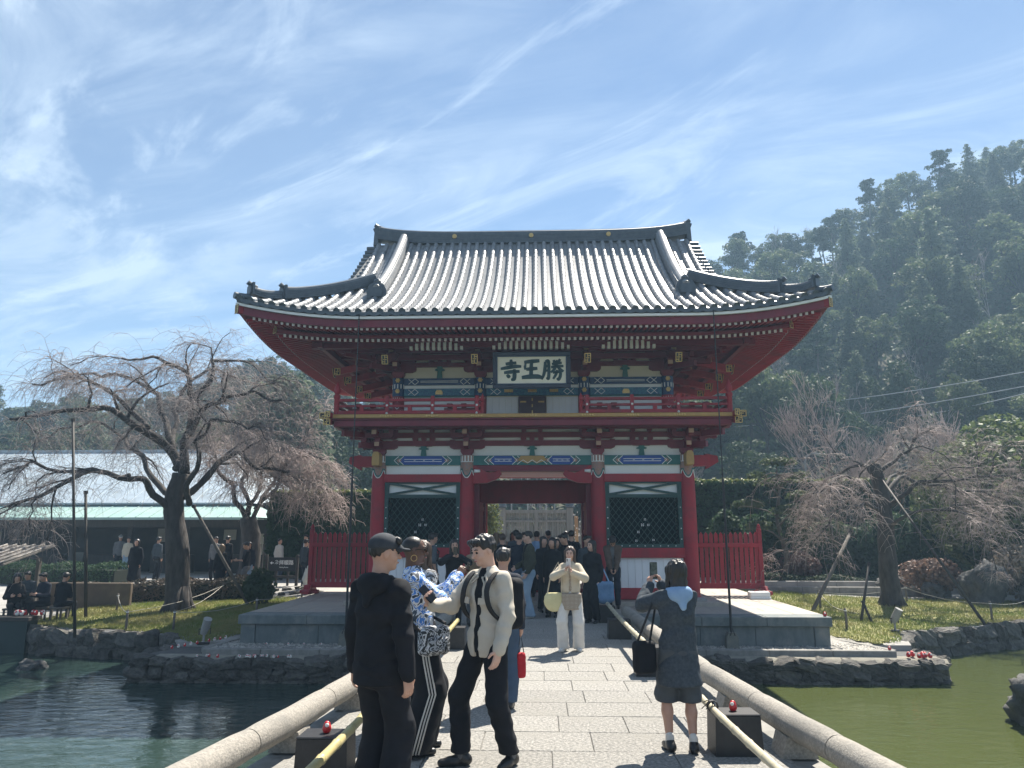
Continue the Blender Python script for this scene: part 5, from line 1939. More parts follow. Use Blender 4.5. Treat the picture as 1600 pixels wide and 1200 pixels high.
def weeping(name, label, base_org, trunk, limbs, twN, twL, seed, twm, twr=.009):
    root = world_empty(name, base_org, label, 'tree')
    rr = np.random.default_rng(seed)
    mt, ml, mw = MB(), MB(), MB()
    tp, tr_ = limb(mt, trunk[0], trunk[1], trunk[2], 16, .07, seed)
    # root flare
    b = Vector(trunk[0][0])
    for k in range(7):
        a = k * .9 + seed
        mt.tube([b + Vector((.1 * math.cos(a), .1 * math.sin(a), .75)), b + Vector((trunk[1] * .75 * math.cos(a), trunk[1] * .75 * math.sin(a), .28)), b + Vector((trunk[1] * 1.55 * math.cos(a), trunk[1] * 1.55 * math.sin(a), -.08))], [trunk[1] * .55, trunk[1] * .42, trunk[1] * .2], 8)
    mt.build('trunk', BARK, root, smooth=True)
    tips = []
    for i, (pts, r0, r1) in enumerate(limbs):
        out, rad = limb(ml, pts, r0 * .72, r1 * .8, 9, .26, seed + i * 3.3)
        n = len(out)
        for j in range(int(n * .3), n):
            d = (out[min(j + 1, n - 1)] - out[max(j - 1, 0)]).normalized()
            tips.append((out[j], d))
        # secondary limbs
        for k in range(6):
            j = int(rr.integers(int(n * .35), n))
            d = (out[min(j + 1, n - 1)] - out[max(j - 1, 0)]).normalized()
            v = (d * .8 + Vector(rr.normal(0, .7, 3)) + Vector((0, 0, .45))).normalized()
            q = out[j].copy()
            sp = [q.copy()]
            L_ = rr.uniform(.8, 1.9)
            for _ in range(5):
                v = (v + Vector(rr.normal(0, .25, 3)) + Vector((0, 0, -.13))).normalized()
                q = q + v * L_ / 5
                sp.append(q.copy())
            ml.tube(sp, [max(.012, rad[j] * .55 * (1 - .7 * t / 5)) for t in range(6)], 6)
            for t in range(1, 6):
                tips.append((sp[t], (sp[t] - sp[t - 1]).normalized()))
    ml.build('limbs', BARK, root, smooth=True)
    droop_twigs(mw, tips, rr, twN, twL, rad=twr)
    o = mw.build('twigs', twm, root, smooth=True, fix=False)
    o['kind'] = 'stuff'
    return root


YT = 21.8
A = lambda x, y, dy=0: at(x, y, YT + dy)
weeping('weeping_cherry', 'big leafless weeping cherry with thick trunk on the left grass island', (-10.3, 21.8, -.45),
        ([(-10.3, 21.8, -.55), tuple(A(277, 860)), tuple(A(270, 800)), tuple(A(283, 740))], .36, .25),
        [([A(270, 815), A(235, 770, -.5), A(205, 745, -1.2), A(130, 740, -2.0), A(60, 775, -2.4), A(15, 795, -2.5)], .17, .04),
         ([A(205, 745, -1.2), A(120, 735, -1.6), A(60, 720, -2.2), A(5, 740, -2.6)], .09, .03),
         ([A(270, 790), A(235, 745, .8), A(212, 705, 1.4), A(200, 690, 2.2), A(150, 660, 2.6), A(60, 690, 3)], .15, .035),
         ([A(283, 745), A(262, 700), A(225, 670, -.6), A(180, 640, -1.3), A(90, 640, -2.2), A(15, 655, -2.8)], .24, .045),
         ([A(225, 670, -.6), A(205, 640, -.4), A(175, 610, -.5), A(120, 590, -.8), A(50, 600, -1.2)], .14, .03),
         ([A(283, 735), A(262, 680, .6), A(250, 630, 1.2), A(215, 595, 2), A(140, 580, 2.5), A(70, 590, 3)], .18, .03),
         ([A(285, 735), A(290, 680), A(300, 630, -.3), A(290, 585, -.8), A(245, 560, -1.2), A(190, 560, -1.7)], .20, .03),
         ([A(300, 630, -.3), A(320, 590, .2), A(335, 565, .6), A(380, 570, 1.0), A(430, 600, 1.2)], .12, .025),
         ([A(288, 700), A(310, 650, -1), A(345, 620, -1.6), A(395, 612, -2), A(440, 625, -2.3)], .14, .03),
         ([A(280, 780), A(310, 760, .4), A(345, 725, .6), A(375, 710, .7), A(410, 730, .8), A(452, 737, .9)], .17, .05),
         ([A(290, 780), A(300, 740, -.6), A(308, 700, -1.0), A(310, 685, -1.4), A(345, 660, -2), A(390, 670, -2.5)], .13, .03),
         ([A(283, 735), A(270, 690, 1.2), A(275, 640, 2.2), A(300, 590, 3), A(350, 575, 3.6), A(400, 600, 4)], .16, .03)],
        1800, (.7, 1.9), 31, TWIG, .0066)

YR = 23.9
A = lambda x, y, dy=0: at(x, y, YR + dy)
weeping('weeping_cherry', 'propped leafless weeping cherry with broken top on the right grass island', (11.0, 23.95, -.4),
        ([(11.0, 23.95, -.5), tuple(A(1388, 880)), tuple(A(1383, 830)), tuple(A(1376, 770)), tuple(A(1366, 725))], .30, .19),
        [([A(1378, 790), A(1350, 760, -.6), A(1310, 745, -1.2), A(1270, 770, -1.6)], .12, .03),
         ([A(1372, 755), A(1345, 730, .6), A(1300, 740, 1.2), A(1262, 790, 1.5)], .10, .025),
         ([A(1368, 735), A(1395, 722, .2), A(1420, 700, .3), A(1432, 680, .3), A(1460, 680, .4)], .11, .025),
         ([A(1380, 800), A(1430, 760, -.6), A(1490, 745, -1), A(1560, 740, -1.3), A(1620, 760, -1.6)], .12, .025),
         ([A(1378, 775), A(1420, 745, .8), A(1480, 765, 1.2), A(1550, 770, 1.6), A(1610, 800, 1.8)], .11, .025),
         ([A(1382, 820), A(1440, 800, -1), A(1500, 800, -1.8), A(1560, 820, -2.2)], .09, .02),
         ([A(1380, 800), A(1340, 790, -1), A(1300, 805, -1.6), A(1275, 840, -1.8)], .09, .02),
         ([A(1376, 770), A(1400, 740, 1.5), A(1440, 735, 2.2), A(1500, 750, 2.6)], .09, .02)],
        1000, (.6, 1.6), 32, TWIGP, .0072)

# bare fan-shaped tree behind the hedge, and the pink-twigged cherry behind on the left
root = empty('bare_tree', (15.0, 36.5, 0), 0, 'leafless fan-shaped pinkish tree rising behind the right hedge', 'tree')
o = link(bpy.data.objects.new('branches', make_bare('k', 41, 10.0, TWIGP, 6, (3, 4), .010, .40, .55, .20))); o.parent = root; root.scale = (.95, .95, .88)
root = empty('bare_tree', (20.8, 38.5, 0), .7, 'second leafless pinkish tree behind the large evergreen on the right', 'tree')
o = link(bpy.data.objects.new('branches', make_bare('k2', 44, 8.0, TWIGP, 6, (2, 3), .013, .42, .50, .16))); o.parent = root
A = lambda x, y, dy=0: at(x, y, 28.3 + dy)
weeping('cherry_tree', 'grey-trunked cherry with a haze of pink twigs beside the direction sign', (-10.75, 28.3, -.2),
        ([(-10.9, 28.3, -.3), tuple(A(392, 850)), tuple(A(388, 810))], .42, .30),
        [([A(388, 815), A(365, 770), A(345, 735, -.5), A(330, 700, -.8), A(320, 680, -1)], .16, .03),
         ([A(390, 810), A(385, 760, .4), A(380, 720, .8), A(370, 680, 1)], .15, .03),
         ([A(392, 810), A(400, 765), A(410, 715, .2), A(425, 675, .4)], .15, .03),
         ([A(398, 815), A(415, 780, -.4), A(440, 740, -.8), A(470, 715, -1), A(510, 720, -1.2)], .13, .03),
         ([A(398, 800), A(430, 750, .6), A(460, 700, 1), A(480, 680, 1.2)], .12, .025),
         ([A(440, 740, -.8), A(480, 750, -1), A(520, 770, -1.2)], .07, .02)],
        950, (.7, 1.8), 33, TWIGP, .011)
shrub('evergreen_tree', 'pale sage conifer standing up between cherry and gate on the left slope', (-17.0, 48, 0), 3.2, 3.0, 10.5, 9000, .26, LEAF_S, 21, 'tree')

# ---- grass islands
GRASS = mat('short_grass_soil', (.17, .18, .05), (.25, .23, .10), 2.2, .95, .6, 60, dirt=(.17, .14, .08), dscale=.8, bdist=.02)
BLADE = mat('grass_blade', (.15, .20, .04), (.28, .26, .10), .8, .7, trans=.35)


def in_poly(x, y, P):
    c = False
    j = len(P) - 1
    for i in range(len(P)):
        if (P[i][1] > y) != (P[j][1] > y) and x < (P[j][0] - P[i][0]) * (y - P[i][1]) / (P[j][1] - P[i][1]) + P[i][0]: c = not c
        j = i
    return c


def lawn(poly, nb, nm):
    mb = MB()
    x0, x1 = min(p[0] for p in poly), max(p[0] for p in poly); y0, y1 = min(p[1] for p in poly), max(p[1] for p in poly)
    st = .25
    idx = {}
    nx_, ny_ = int((x1 - x0) / st) + 2, int((y1 - y0) / st) + 2
    for i in range(nx_):
        for j in range(ny_):
            x, y = x0 + i * st, y0 + j * st
            if in_poly(x, y, poly):
                idx[i, j] = len(mb.v); mb.v.append((x, y, gz(x, y) + .03 + .05 * mnoise.noise((x * .9, y * .9, 4))))
    for (i, j) in list(idx):
        if (i + 1, j) in idx and (i, j + 1) in idx and (i + 1, j + 1) in idx:
            mb.f.append((idx[i, j], idx[i + 1, j], idx[i + 1, j + 1], idx[i, j + 1])); mb.m.append(0)
    tag(mb.build('lawn', GRASS, smooth=True), kind='structure')
    r = np.random.default_rng(nb)
    P = []
    while len(P) < nb:
        x, y = r.uniform(x0, x1), r.uniform(y0, y1)
        if in_poly(x, y, poly): P.append((x, y, gz(x, y) + .03 + .05 * mnoise.noise((x * .9, y * .9, 4))))
    P = np.array(P)
    n = len(P)
    a = r.uniform(0, 6.283, n); w = r.uniform(.006, .014, n); h_ = r.uniform(.03, .085, n)
    d = np.stack([np.cos(a), np.sin(a), np.zeros(n)], 1)
    lean = np.stack([r.normal(0, .03, n), r.normal(0, .03, n), h_], 1)
    V = np.empty((n, 3, 3))
    V[:, 0] = P - d * w[:, None]; V[:, 1] = P + d * w[:, None]; V[:, 2] = P + lean
    tag(link(bpy.data.objects.new('grass', quads_mesh('grass', V.reshape(-1, 3), BLADE, 3))), 'short yellow-green grass on the %s island' % nm, 'grass', kind='stuff')


LAWN_L = [(-12.4, 19.15), (-8.7, 18.35), (-8.05, 17.4), (-7.35, 16.75), (-6.75, 18.3), (-6.75, 24.0), (-9.5, 24.3), (-13.4, 22.8), (-13.4, 19.6)]
LAWN_R = [(7.5, 16.95), (8.25, 17.5), (8.9, 19.0), (13.1, 21.4), (18, 23.7), (18, 25.2), (13, 25.6), (6.8, 26.2), (6.75, 18.3)]
lawn(LAWN_L, 30000, 'left'); lawn(LAWN_R, 30000, 'right')
rs_ = random.getstate(); random.seed(77)
for nm, pts in (('left', [(-13.4, 19.75), (-12.3, 18.95), (-10.5, 18.5), (-8.75, 18.2), (-8.1, 17.5)]), ('right', [(8.3, 17.6), (9.0, 19.0), (11, 20.1), (13.1, 21.2), (18, 23.4), (24, 25)])):
    root = world_empty('pond_edge_stones', (pts[1][0], pts[1][1], -1.2), 'row of dark stones edging the %s grass island above the pond' % nm, 'stone wall', 'stone edges of the grass islands')
    rock_wall(root, pts, -1.30, -.62, 2, .42, .40)
random.setstate(rs_)
# boulders
bo = mat('grey_boulder', (.10, .10, .098), (.05, .05, .05), 4, .85, .9, 9, dirt=(.16, .155, .14), dscale=2.5, bdist=.06)


def boulder(label, c, s_, rz, k):
    bm = bmesh.new()
    bmesh.ops.create_cube(bm, size=1)
    bmesh.ops.subdivide_edges(bm, edges=bm.edges[:], cuts=13, use_grid_fill=True)
    for v in bm.verts:
        q = v.co.lerp(v.co.normalized() * .6, .6)
        off = Vector((k * 5.3, k * 2.1, k))
        d = mnoise.noise_vector(q * 1.7 + off) * .22
        d += q.normalized() * (.10 * (abs(mnoise.noise(q * 3.4 + off)) * 2 - .6) + .05 * (abs(mnoise.noise(q * 8 + off)) * 2 - .5) + .02 * mnoise.noise(q * 18 + off))
        v.co = q + d
    me = bpy.data.meshes.new('boulder')
    bm.to_mesh(me); bm.free(); me.materials.append(bo)
    me.polygons.foreach_set('use_smooth', [True] * len(me.polygons))
    o = link(bpy.data.objects.new('boulder', me)); o.location = c; o.scale = s_; o.rotation_euler = (.15, .1, rz)
    tag(o, label, 'rock', 'boulders round the pond')


boulder('jagged grey boulder rising from the pond at the right edge', (8.45, 12.9, -1.10), (1.35, 1.0, 1.15), .5, 1)
boulder('upright dark boulder right of the cherry below the dry shrub', (14.4, 24.9, .1), (1.1, .8, 1.25), .2, 4)
boulder('rounded boulder at the right edge beside the upright one', (16.0, 24.6, -.1), (1.4, .9, .9), .7, 2)
boulder('squat boulder on the path behind the right cherry trunk', (12.4, 27.0, -.1), (1.0, .7, .65), .1, 7)
boulder('small boulder at the foot of the russet shrub', (13.3, 25.9, -.2), (.8, .6, .6), 1.1, 5)
boulder('pale stone breaking the pond surface at the left edge', (-11.2, 17.0, -1.18), (.5, .4, .3), .3, 3)
# ================================================================ PEOPLE
class Field:
    """blended solid: rounded limbs and ellipsoids merged into one smooth skin"""

    def __init__(s): s.p = []

    def cone(s, a, b, r1, r2, k=.03, flat=None, fs=1.0, op='+'):
        s.p.append(('c', np.array(a, float), np.array(b, float), r1, r2, k, None if flat is None else np.array(flat, float), fs, op)); return s

    def ell(s, c, r, M=None, k=.03, op='+'):
        s.p.append(('e', np.array(c, float), np.array(r, float), M, k, op)); return s

    def box(s, c, hsize, M=None, rd=.01, k=.02, op='+'):
        s.p.append(('b', np.array(c, float), np.array(hsize, float), M, rd, k, op)); return s

    def mesh(s, vox, zmin=None, zmax=None, wr=0.0, wf=28.0, seed=0.0, cuts=(), hairf=0.0):
        lo, hi = np.full(3, 1e9), np.full(3, -1e9)
        bbs = []
        for q in s.p:
            if q[0] == 'c':
                m = max(q[3], q[4]) + q[5] + 2 * vox
                a, b = np.minimum(q[1], q[2]) - m, np.maximum(q[1], q[2]) + m
            else:
                m = float(np.max(q[2])) * (1 if q[0] == 'e' else 1.75) + .03 + 2 * vox
                a, b = q[1] - m, q[1] + m
            bbs.append((a, b))
            if q[-1] == '+': lo, hi = np.minimum(lo, a), np.maximum(hi, b)
        if zmin is not None: lo[2] = max(lo[2], zmin - 2 * vox)
        if zmax is not None: hi[2] = min(hi[2], zmax + 2 * vox)
        n = np.ceil((hi - lo) / vox).astype(int) + 1
        F = np.full(n, .5, np.float32)
        ax = [lo[i] + vox * np.arange(n[i]) for i in range(3)]
        for q, (a, b) in zip(s.p, bbs):
            i0 = np.clip(np.floor((a - lo) / vox).astype(int), 0, n); i1 = np.clip(np.ceil((b - lo) / vox).astype(int) + 1, 0, n)
            if np.any(i1 <= i0): continue
            sl_ = tuple(slice(i0[k], i1[k]) for k in range(3))
            X, Y, Z = np.meshgrid(ax[0][sl_[0]], ax[1][sl_[1]], ax[2][sl_[2]], indexing='ij')
            P = np.stack([X, Y, Z], -1)
            op = q[-1]
            if q[0] == 'c':
                _, A_, B_, r1, r2, k, fl, fs, _o = q
                v = P - A_
                ab = B_ - A_
                if fl is not None:
                    f_ = fl / np.linalg.norm(fl)
                    v = v + (v @ f_)[..., None] * (1 / fs - 1) * f_
                    ab = ab + (ab @ f_) * (1 / fs - 1) * f_
                t = np.clip((v @ ab) / max(1e-9, ab @ ab), 0, 1)
                d = np.linalg.norm(v - t[..., None] * ab, axis=-1) - (r1 + (r2 - r1) * t)
                if fl is not None: d = d * (fs * .5 + .5)
            else:
                v = P - q[1]
                if q[3] is not None: v = v @ q[3]
                if q[0] == 'e':
                    k = q[4]
                    d = (np.linalg.norm(v / q[2], axis=-1) - 1) * float(np.min(q[2]))
                else:
                    k = q[5]; rd = q[4]
                    w_ = np.abs(v) - (q[2] - rd)
                    d = np.linalg.norm(np.maximum(w_, 0), axis=-1) + np.minimum(np.max(w_, -1), 0) - rd
            f = F[sl_]
            if op == '+':
                h_ = np.clip(.5 + .5 * (f - d) / k, 0, 1)
                F[sl_] = f + (d - f) * h_ - k * h_ * (1 - h_)
            else:
                h_ = np.clip(.5 - .5 * (f + d) / k, 0, 1)
                F[sl_] = f + (-d - f) * h_ + k * h_ * (1 - h_)
        if wr:
            X, Y, Z = np.meshgrid(*ax, indexing='ij')
            amp = .35 + .65 * np.clip(.5 + np.sin(X * 8.3 + seed) * np.sin(Y * 9.1 + 1.3 * seed) + .8 * np.sin(Z * 6.2 + seed * 1.7), 0, 1)
            g1 = np.sin(Z * wf * 1.3 + 2.6 * np.sin(X * 9 + seed) + 2.3 * np.sin(Y * 11 + seed * 2))
            g2 = np.sin(X * wf * .9 + Z * wf * .55 + 2.2 * np.sin(Z * 7 + seed) + seed)
            g3 = np.sin(Y * wf * 1.0 - Z * wf * .8 + 1.9 * np.sin(X * 13 + seed))
            g = .5 * g1 + .4 * g2 + .4 * g3
            F += (wr * amp * (np.abs(g) * 1.4 - .5)).astype(np.float32)
        if hairf:
            X, Y, Z = np.meshgrid(*ax, indexing='ij')
            F += (hairf * (np.sin(X * 165 + 2.5 * np.sin(Z * 17 + seed) + 1.5 * np.sin(Y * 23)) + .8 * np.sin(Y * 150 + 2.2 * np.sin(Z * 14 + X * 19) + seed))).astype(np.float32)
        for nrm, off in cuts:           # keep the side where p.n < off
            X, Y, Z = np.meshgrid(*ax, indexing='ij')
            F = np.maximum(F, (X * nrm[0] + Y * nrm[1] + Z * nrm[2] - off).astype(np.float32))
        if zmin is not None: F = np.maximum(F, (zmin - ax[2])[None, None, :].astype(np.float32))
        if zmax is not None: F = np.maximum(F, (ax[2] - zmax)[None, None, :].astype(np.float32))
        F = np.pad(F, 1, constant_values=.5)
        return surface_nets(F, lo - vox, vox)


def surface_nets(F, org, h):
    ins = F < 0
    n = np.array(F.shape)
    c = [ins[i:n[0] - 1 + i, j:n[1] - 1 + j, k:n[2] - 1 + k] for i in (0, 1) for j in (0, 1) for k in (0, 1)]
    s_ = sum(q.astype(np.int8) for q in c)
    act = (s_ > 0) & (s_ < 8)
    idx = np.argwhere(act)
    if len(idx) == 0: return np.zeros((0, 3)), np.zeros((0, 4), int)
    num = np.full(act.shape, -1, np.int64)
    num[act] = np.arange(len(idx))
    acc = np.zeros((len(idx), 3)); cnt = np.zeros(len(idx))
    I, J, K = idx.T
    cor = [(i, j, k) for i in (0, 1) for j in (0, 1) for k in (0, 1)]
    val = {q: F[I + q[0], J + q[1], K + q[2]].astype(float) for q in cor}
    for a in cor:
        for ax_ in range(3):
            if a[ax_] == 0:
                b = list(a); b[ax_] = 1; b = tuple(b)
                va, vb = val[a], val[b]
                m = (va < 0) != (vb < 0)
                t = np.where(m, va / np.where(va == vb, 1, va - vb), 0)
                p = np.tile(np.array(a, float), (len(idx), 1)); p[:, ax_] += t
                acc += p * m[:, None]; cnt += m
    V = org + (idx + acc / cnt[:, None]) * h
    Q = []
    for ax_ in range(3):
        o1, o2 = (ax_ + 1) % 3, (ax_ + 2) % 3
        sl0 = [slice(None)] * 3; sl1 = [slice(None)] * 3
        sl0[ax_] = slice(0, n[ax_] - 1); sl1[ax_] = slice(1, n[ax_])
        A_, B_ = ins[tuple(sl0)], ins[tuple(sl1)]
        e = np.argwhere(A_ != B_)
        e = e[(e[:, o1] > 0) & (e[:, o2] > 0) & (e[:, o1] < n[o1] - 1) & (e[:, o2] < n[o2] - 1)]
        if not len(e): continue
        fl = A_[tuple(e.T)]
        q = []
        for d1, d2 in ((0, 0), (1, 0), (1, 1), (0, 1)):
            w_ = e.copy(); w_[:, o1] -= 1 - d1; w_[:, o2] -= 1 - d2
            q.append(num[tuple(w_.T)])
        q = np.stack(q, 1)
        q[~fl] = q[~fl][:, ::-1]
        Q.append(q)
    Q = np.concatenate(Q)
    Q = Q[(Q >= 0).all(1)]
    return V, Q


def relax(V, Q, it=2, w=.5):
    e = np.concatenate([Q[:, [0, 1]], Q[:, [1, 2]], Q[:, [2, 3]], Q[:, [3, 0]]])
    for _ in range(it):
        s_ = np.zeros_like(V); c_ = np.zeros(len(V))
        for a, b in ((0, 1), (1, 0)):
            np.add.at(s_, e[:, a], V[e[:, b]]); np.add.at(c_, e[:, a], 1)
        V = V * (1 - w) + w * s_ / np.maximum(c_, 1)[:, None]
    return V


def vq_mesh(name, parts, m):
    """parts: list of (V,Q)"""
    V = np.concatenate([p[0] for p in parts]); o = 0; Qs = []
    for v, q in parts: Qs.append(q + o); o += len(v)
    Q = np.concatenate(Qs).astype(np.int32)
    me = bpy.data.meshes.new(name)
    me.vertices.add(len(V)); me.vertices.foreach_set('co', np.ascontiguousarray(V, dtype=np.float32).ravel())
    me.loops.add(Q.size); me.loops.foreach_set('vertex_index', np.ascontiguousarray(Q.ravel()))
    me.polygons.add(len(Q)); me.polygons.foreach_set('loop_start', np.arange(0, Q.size, 4, dtype=np.int32))
    me.polygons.foreach_set('loop_total', np.full(len(Q), 4, dtype=np.int32))
    me.polygons.foreach_set('use_smooth', np.ones(len(Q), dtype=bool))
    me.materials.append(m)
    me.update(calc_edges=True)
    return me


def rot(yaw=0, pitch=0, roll=0):
    """columns: side, depth, up; pitch>0 bows forward (towards -y), yaw>0 turns to +x"""
    M = Matrix.Rotation(R(yaw), 3, 'Z') @ Matrix.Rotation(R(pitch), 3, 'X') @ Matrix.Rotation(R(roll), 3, 'Y')
    return np.array(M)


def bend(a, c, l1, l2, pole):
    a, c, pole = np.array(a, float), np.array(c, float), np.array(pole, float)
    d = c - a
    L_ = np.linalg.norm(d)
    if L_ > (l1 + l2) * .998: c = a + d / L_ * (l1 + l2) * .998; d = c - a; L_ = np.linalg.norm(d)
    u = d / L_
    x = (l1 * l1 - l2 * l2 + L_ * L_) / (2 * L_)
    h_ = math.sqrt(max(0, l1 * l1 - x * x))
    p = pole - (pole @ u) * u
    p /= np.linalg.norm(p) + 1e-9
    return a + u * x + p * h_, c


def cloth(name, c, c2=None, **k):
    return mat(name, c, c2 if c2 else tuple(q * .72 for q in c), k.pop('scale', 9), k.pop('rough', .85), k.pop('bump', .25), k.pop('bscale', 160), bdist=k.pop('bdist', .004), spec=k.pop('spec', .25), sheen=k.pop('sheen', .0), **k)


SKIN_A = mat('warm_skin', (.52, .30, .21), (.47, .26, .18), 14, .5, .08, 120, bdist=.002)
SKIN_P = mat('pale_skin', (.60, .38, .29), (.55, .33, .25), 14, .5, .08, 120, bdist=.002)
SKIN_D = mat('dark_skin', (.12, .058, .036), (.095, .046, .03), 14, .45, .08, 120, bdist=.002)
HAIRB = mat('black_hair', (.010, .009, .009), (.022, .019, .018), 30, .42, .5, 90, stretch=(1, 1, .15), spec=.5, bdist=.006)
HAIRN = mat('brown_hair', (.05, .03, .022), (.08, .05, .035), 30, .42, .5, 90, stretch=(1, 1, .15), spec=.5, bdist=.006)
HAIRL = mat('light_brown_hair', (.22, .15, .09), (.15, .10, .06), 30, .45, .5, 90, stretch=(1, 1, .15), bdist=.006)
HAIRG = mat('grey_hair', (.20, .19, .18), (.10, .10, .10), 30, .5, .5, 90, bdist=.006)
EYEM = mat('dark_eye', (.012, .010, .010), None, rough=.2)
LIPM = mat('lip', (.36, .13, .11), None, rough=.45)
C_BLACK = cloth('black_cotton', (.007, .008, .011), (.011, .012, .017))
C_NAVY = cloth('navy_cotton', (.012, .016, .028), (.02, .026, .042))
C_CHAR = cloth('charcoal_wool', (.060, .075, .090), (.038, .048, .06), scale=40)
C_GREY = cloth('grey_cotton', (.16, .16, .165), (.12, .12, .125))
C_WHITE = cloth('white_cotton', (.66, .64, .60), (.58, .56, .52))
C_CREAM = cloth('cream_fleece', (.56, .49, .38), (.48, .42, .32), bump=.5, bscale=90)
C_BEIGE = cloth('beige_twill', (.55, .50, .42), (.51, .46, .38))
C_JEAN = cloth('light_denim', (.20, .29, .38), (.28, .36, .44), scale=4)
C_JEAND = cloth('dark_denim', (.05, .08, .13), (.07, .11, .17), scale=4)
C_OLIVE = cloth('olive_bomber', (.055, .058, .040), (.04, .042, .03))
C_BROWN = cloth('brown_suede', (.13, .095, .075), (.10, .07, .055))
C_TAN = cloth('tan_knit', (.30, .22, .15), (.24, .18, .12))
C_RED = cloth('red_cloth', (.45, .02, .03), (.38, .02, .03))
C_LBLUE = cloth('pale_blue_cloth', (.28, .42, .60), (.22, .34, .52))
C_PINK = cloth('pink_cloth', (.60, .30, .32), None)
SHOEB = mat('black_leather', (.010, .010, .011), (.016, .016, .017), 10, .32, .2, 60)
SHOEW = mat('white_leather', (.66, .65, .62), (.58, .57, .54), 10, .5)
STRAP = mat('black_webbing', (.010, .010, .012), None, rough=.7)
PHONEM = mat('phone_black_glass', (.006, .006, .007), None, rough=.12)


def plaid_mat(name, a, b, c, sx=26.0, sz=26.0):
    if name in MATS: return MATS[name]
    m = mat(name, a, None, rough=.85)
    N, L = m.node_tree.nodes, m.node_tree.links
    tc = N.new('ShaderNodeTexCoord')
    w1 = N.new('ShaderNodeTexWave'); w1.bands_direction = 'X'; w1.inputs['Scale'].default_value = sx / 6.28; w1.inputs['Distortion'].default_value = 1.0
    w2 = N.new('ShaderNodeTexWave'); w2.bands_direction = 'Z'; w2.inputs['Scale'].default_value = sz / 6.28; w2.inputs['Distortion'].default_value = 1.0
    L.new(tc.outputs['Object'], w1.inputs[0]); L.new(tc.outputs['Object'], w2.inputs[0])
    m1 = N.new('ShaderNodeMix'); m1.data_type = 'RGBA'; m1.inputs[6].default_value = (*a, 1); m1.inputs[7].default_value = (*b, 1)
    m2 = N.new('ShaderNodeMix'); m2.data_type = 'RGBA'; m2.inputs[7].default_value = (*c, 1)
    r1 = N.new('ShaderNodeMath'); r1.operation = 'GREATER_THAN'; r1.inputs[1].default_value = .72
    r2 = N.new('ShaderNodeMath'); r2.operation = 'GREATER_THAN'; r2.inputs[1].default_value = .72
    L.new(w1.outputs['Fac'], r1.inputs[0]); L.new(w2.outputs['Fac'], r2.inputs[0])
    L.new(r1.outputs[0], m1.inputs['Factor']); L.new(r2.outputs[0], m2.inputs['Factor'])
    L.new(m1.outputs[2], m2.inputs[6]); L.new(m2.outputs[2], N['Principled BSDF'].inputs['Base Color'])
    return m


def pattern_mat(name, cols, scale):
    """leafy printed fabric: cells of several colours"""
    if name in MATS: return MATS[name]
    m = mat(name, cols[0], None, rough=.7)
    N, L = m.node_tree.nodes, m.node_tree.links
    tc = N.new('ShaderNodeTexCoord')
    nz = N.new('ShaderNodeTexNoise'); nz.inputs['Scale'].default_value = scale; nz.inputs['Detail'].default_value = 2; nz.inputs['Distortion'].default_value = 2.5
    L.new(tc.outputs['Object'], nz.inputs['Vector'])
    cr = N.new('ShaderNodeValToRGB'); cr.color_ramp.interpolation = 'CONSTANT'
    e = cr.color_ramp.elements
    n = len(cols)
    while len(e) < n: e.new(.5)
    for i, c in enumerate(cols):
        e[i].position = .30 + .40 * i / n if i else 0
        e[i].color = (*c, 1)
    L.new(nz.outputs['Fac'], cr.inputs[0]); L.new(cr.outputs[0], N['Principled BSDF'].inputs['Base Color'])
    return m


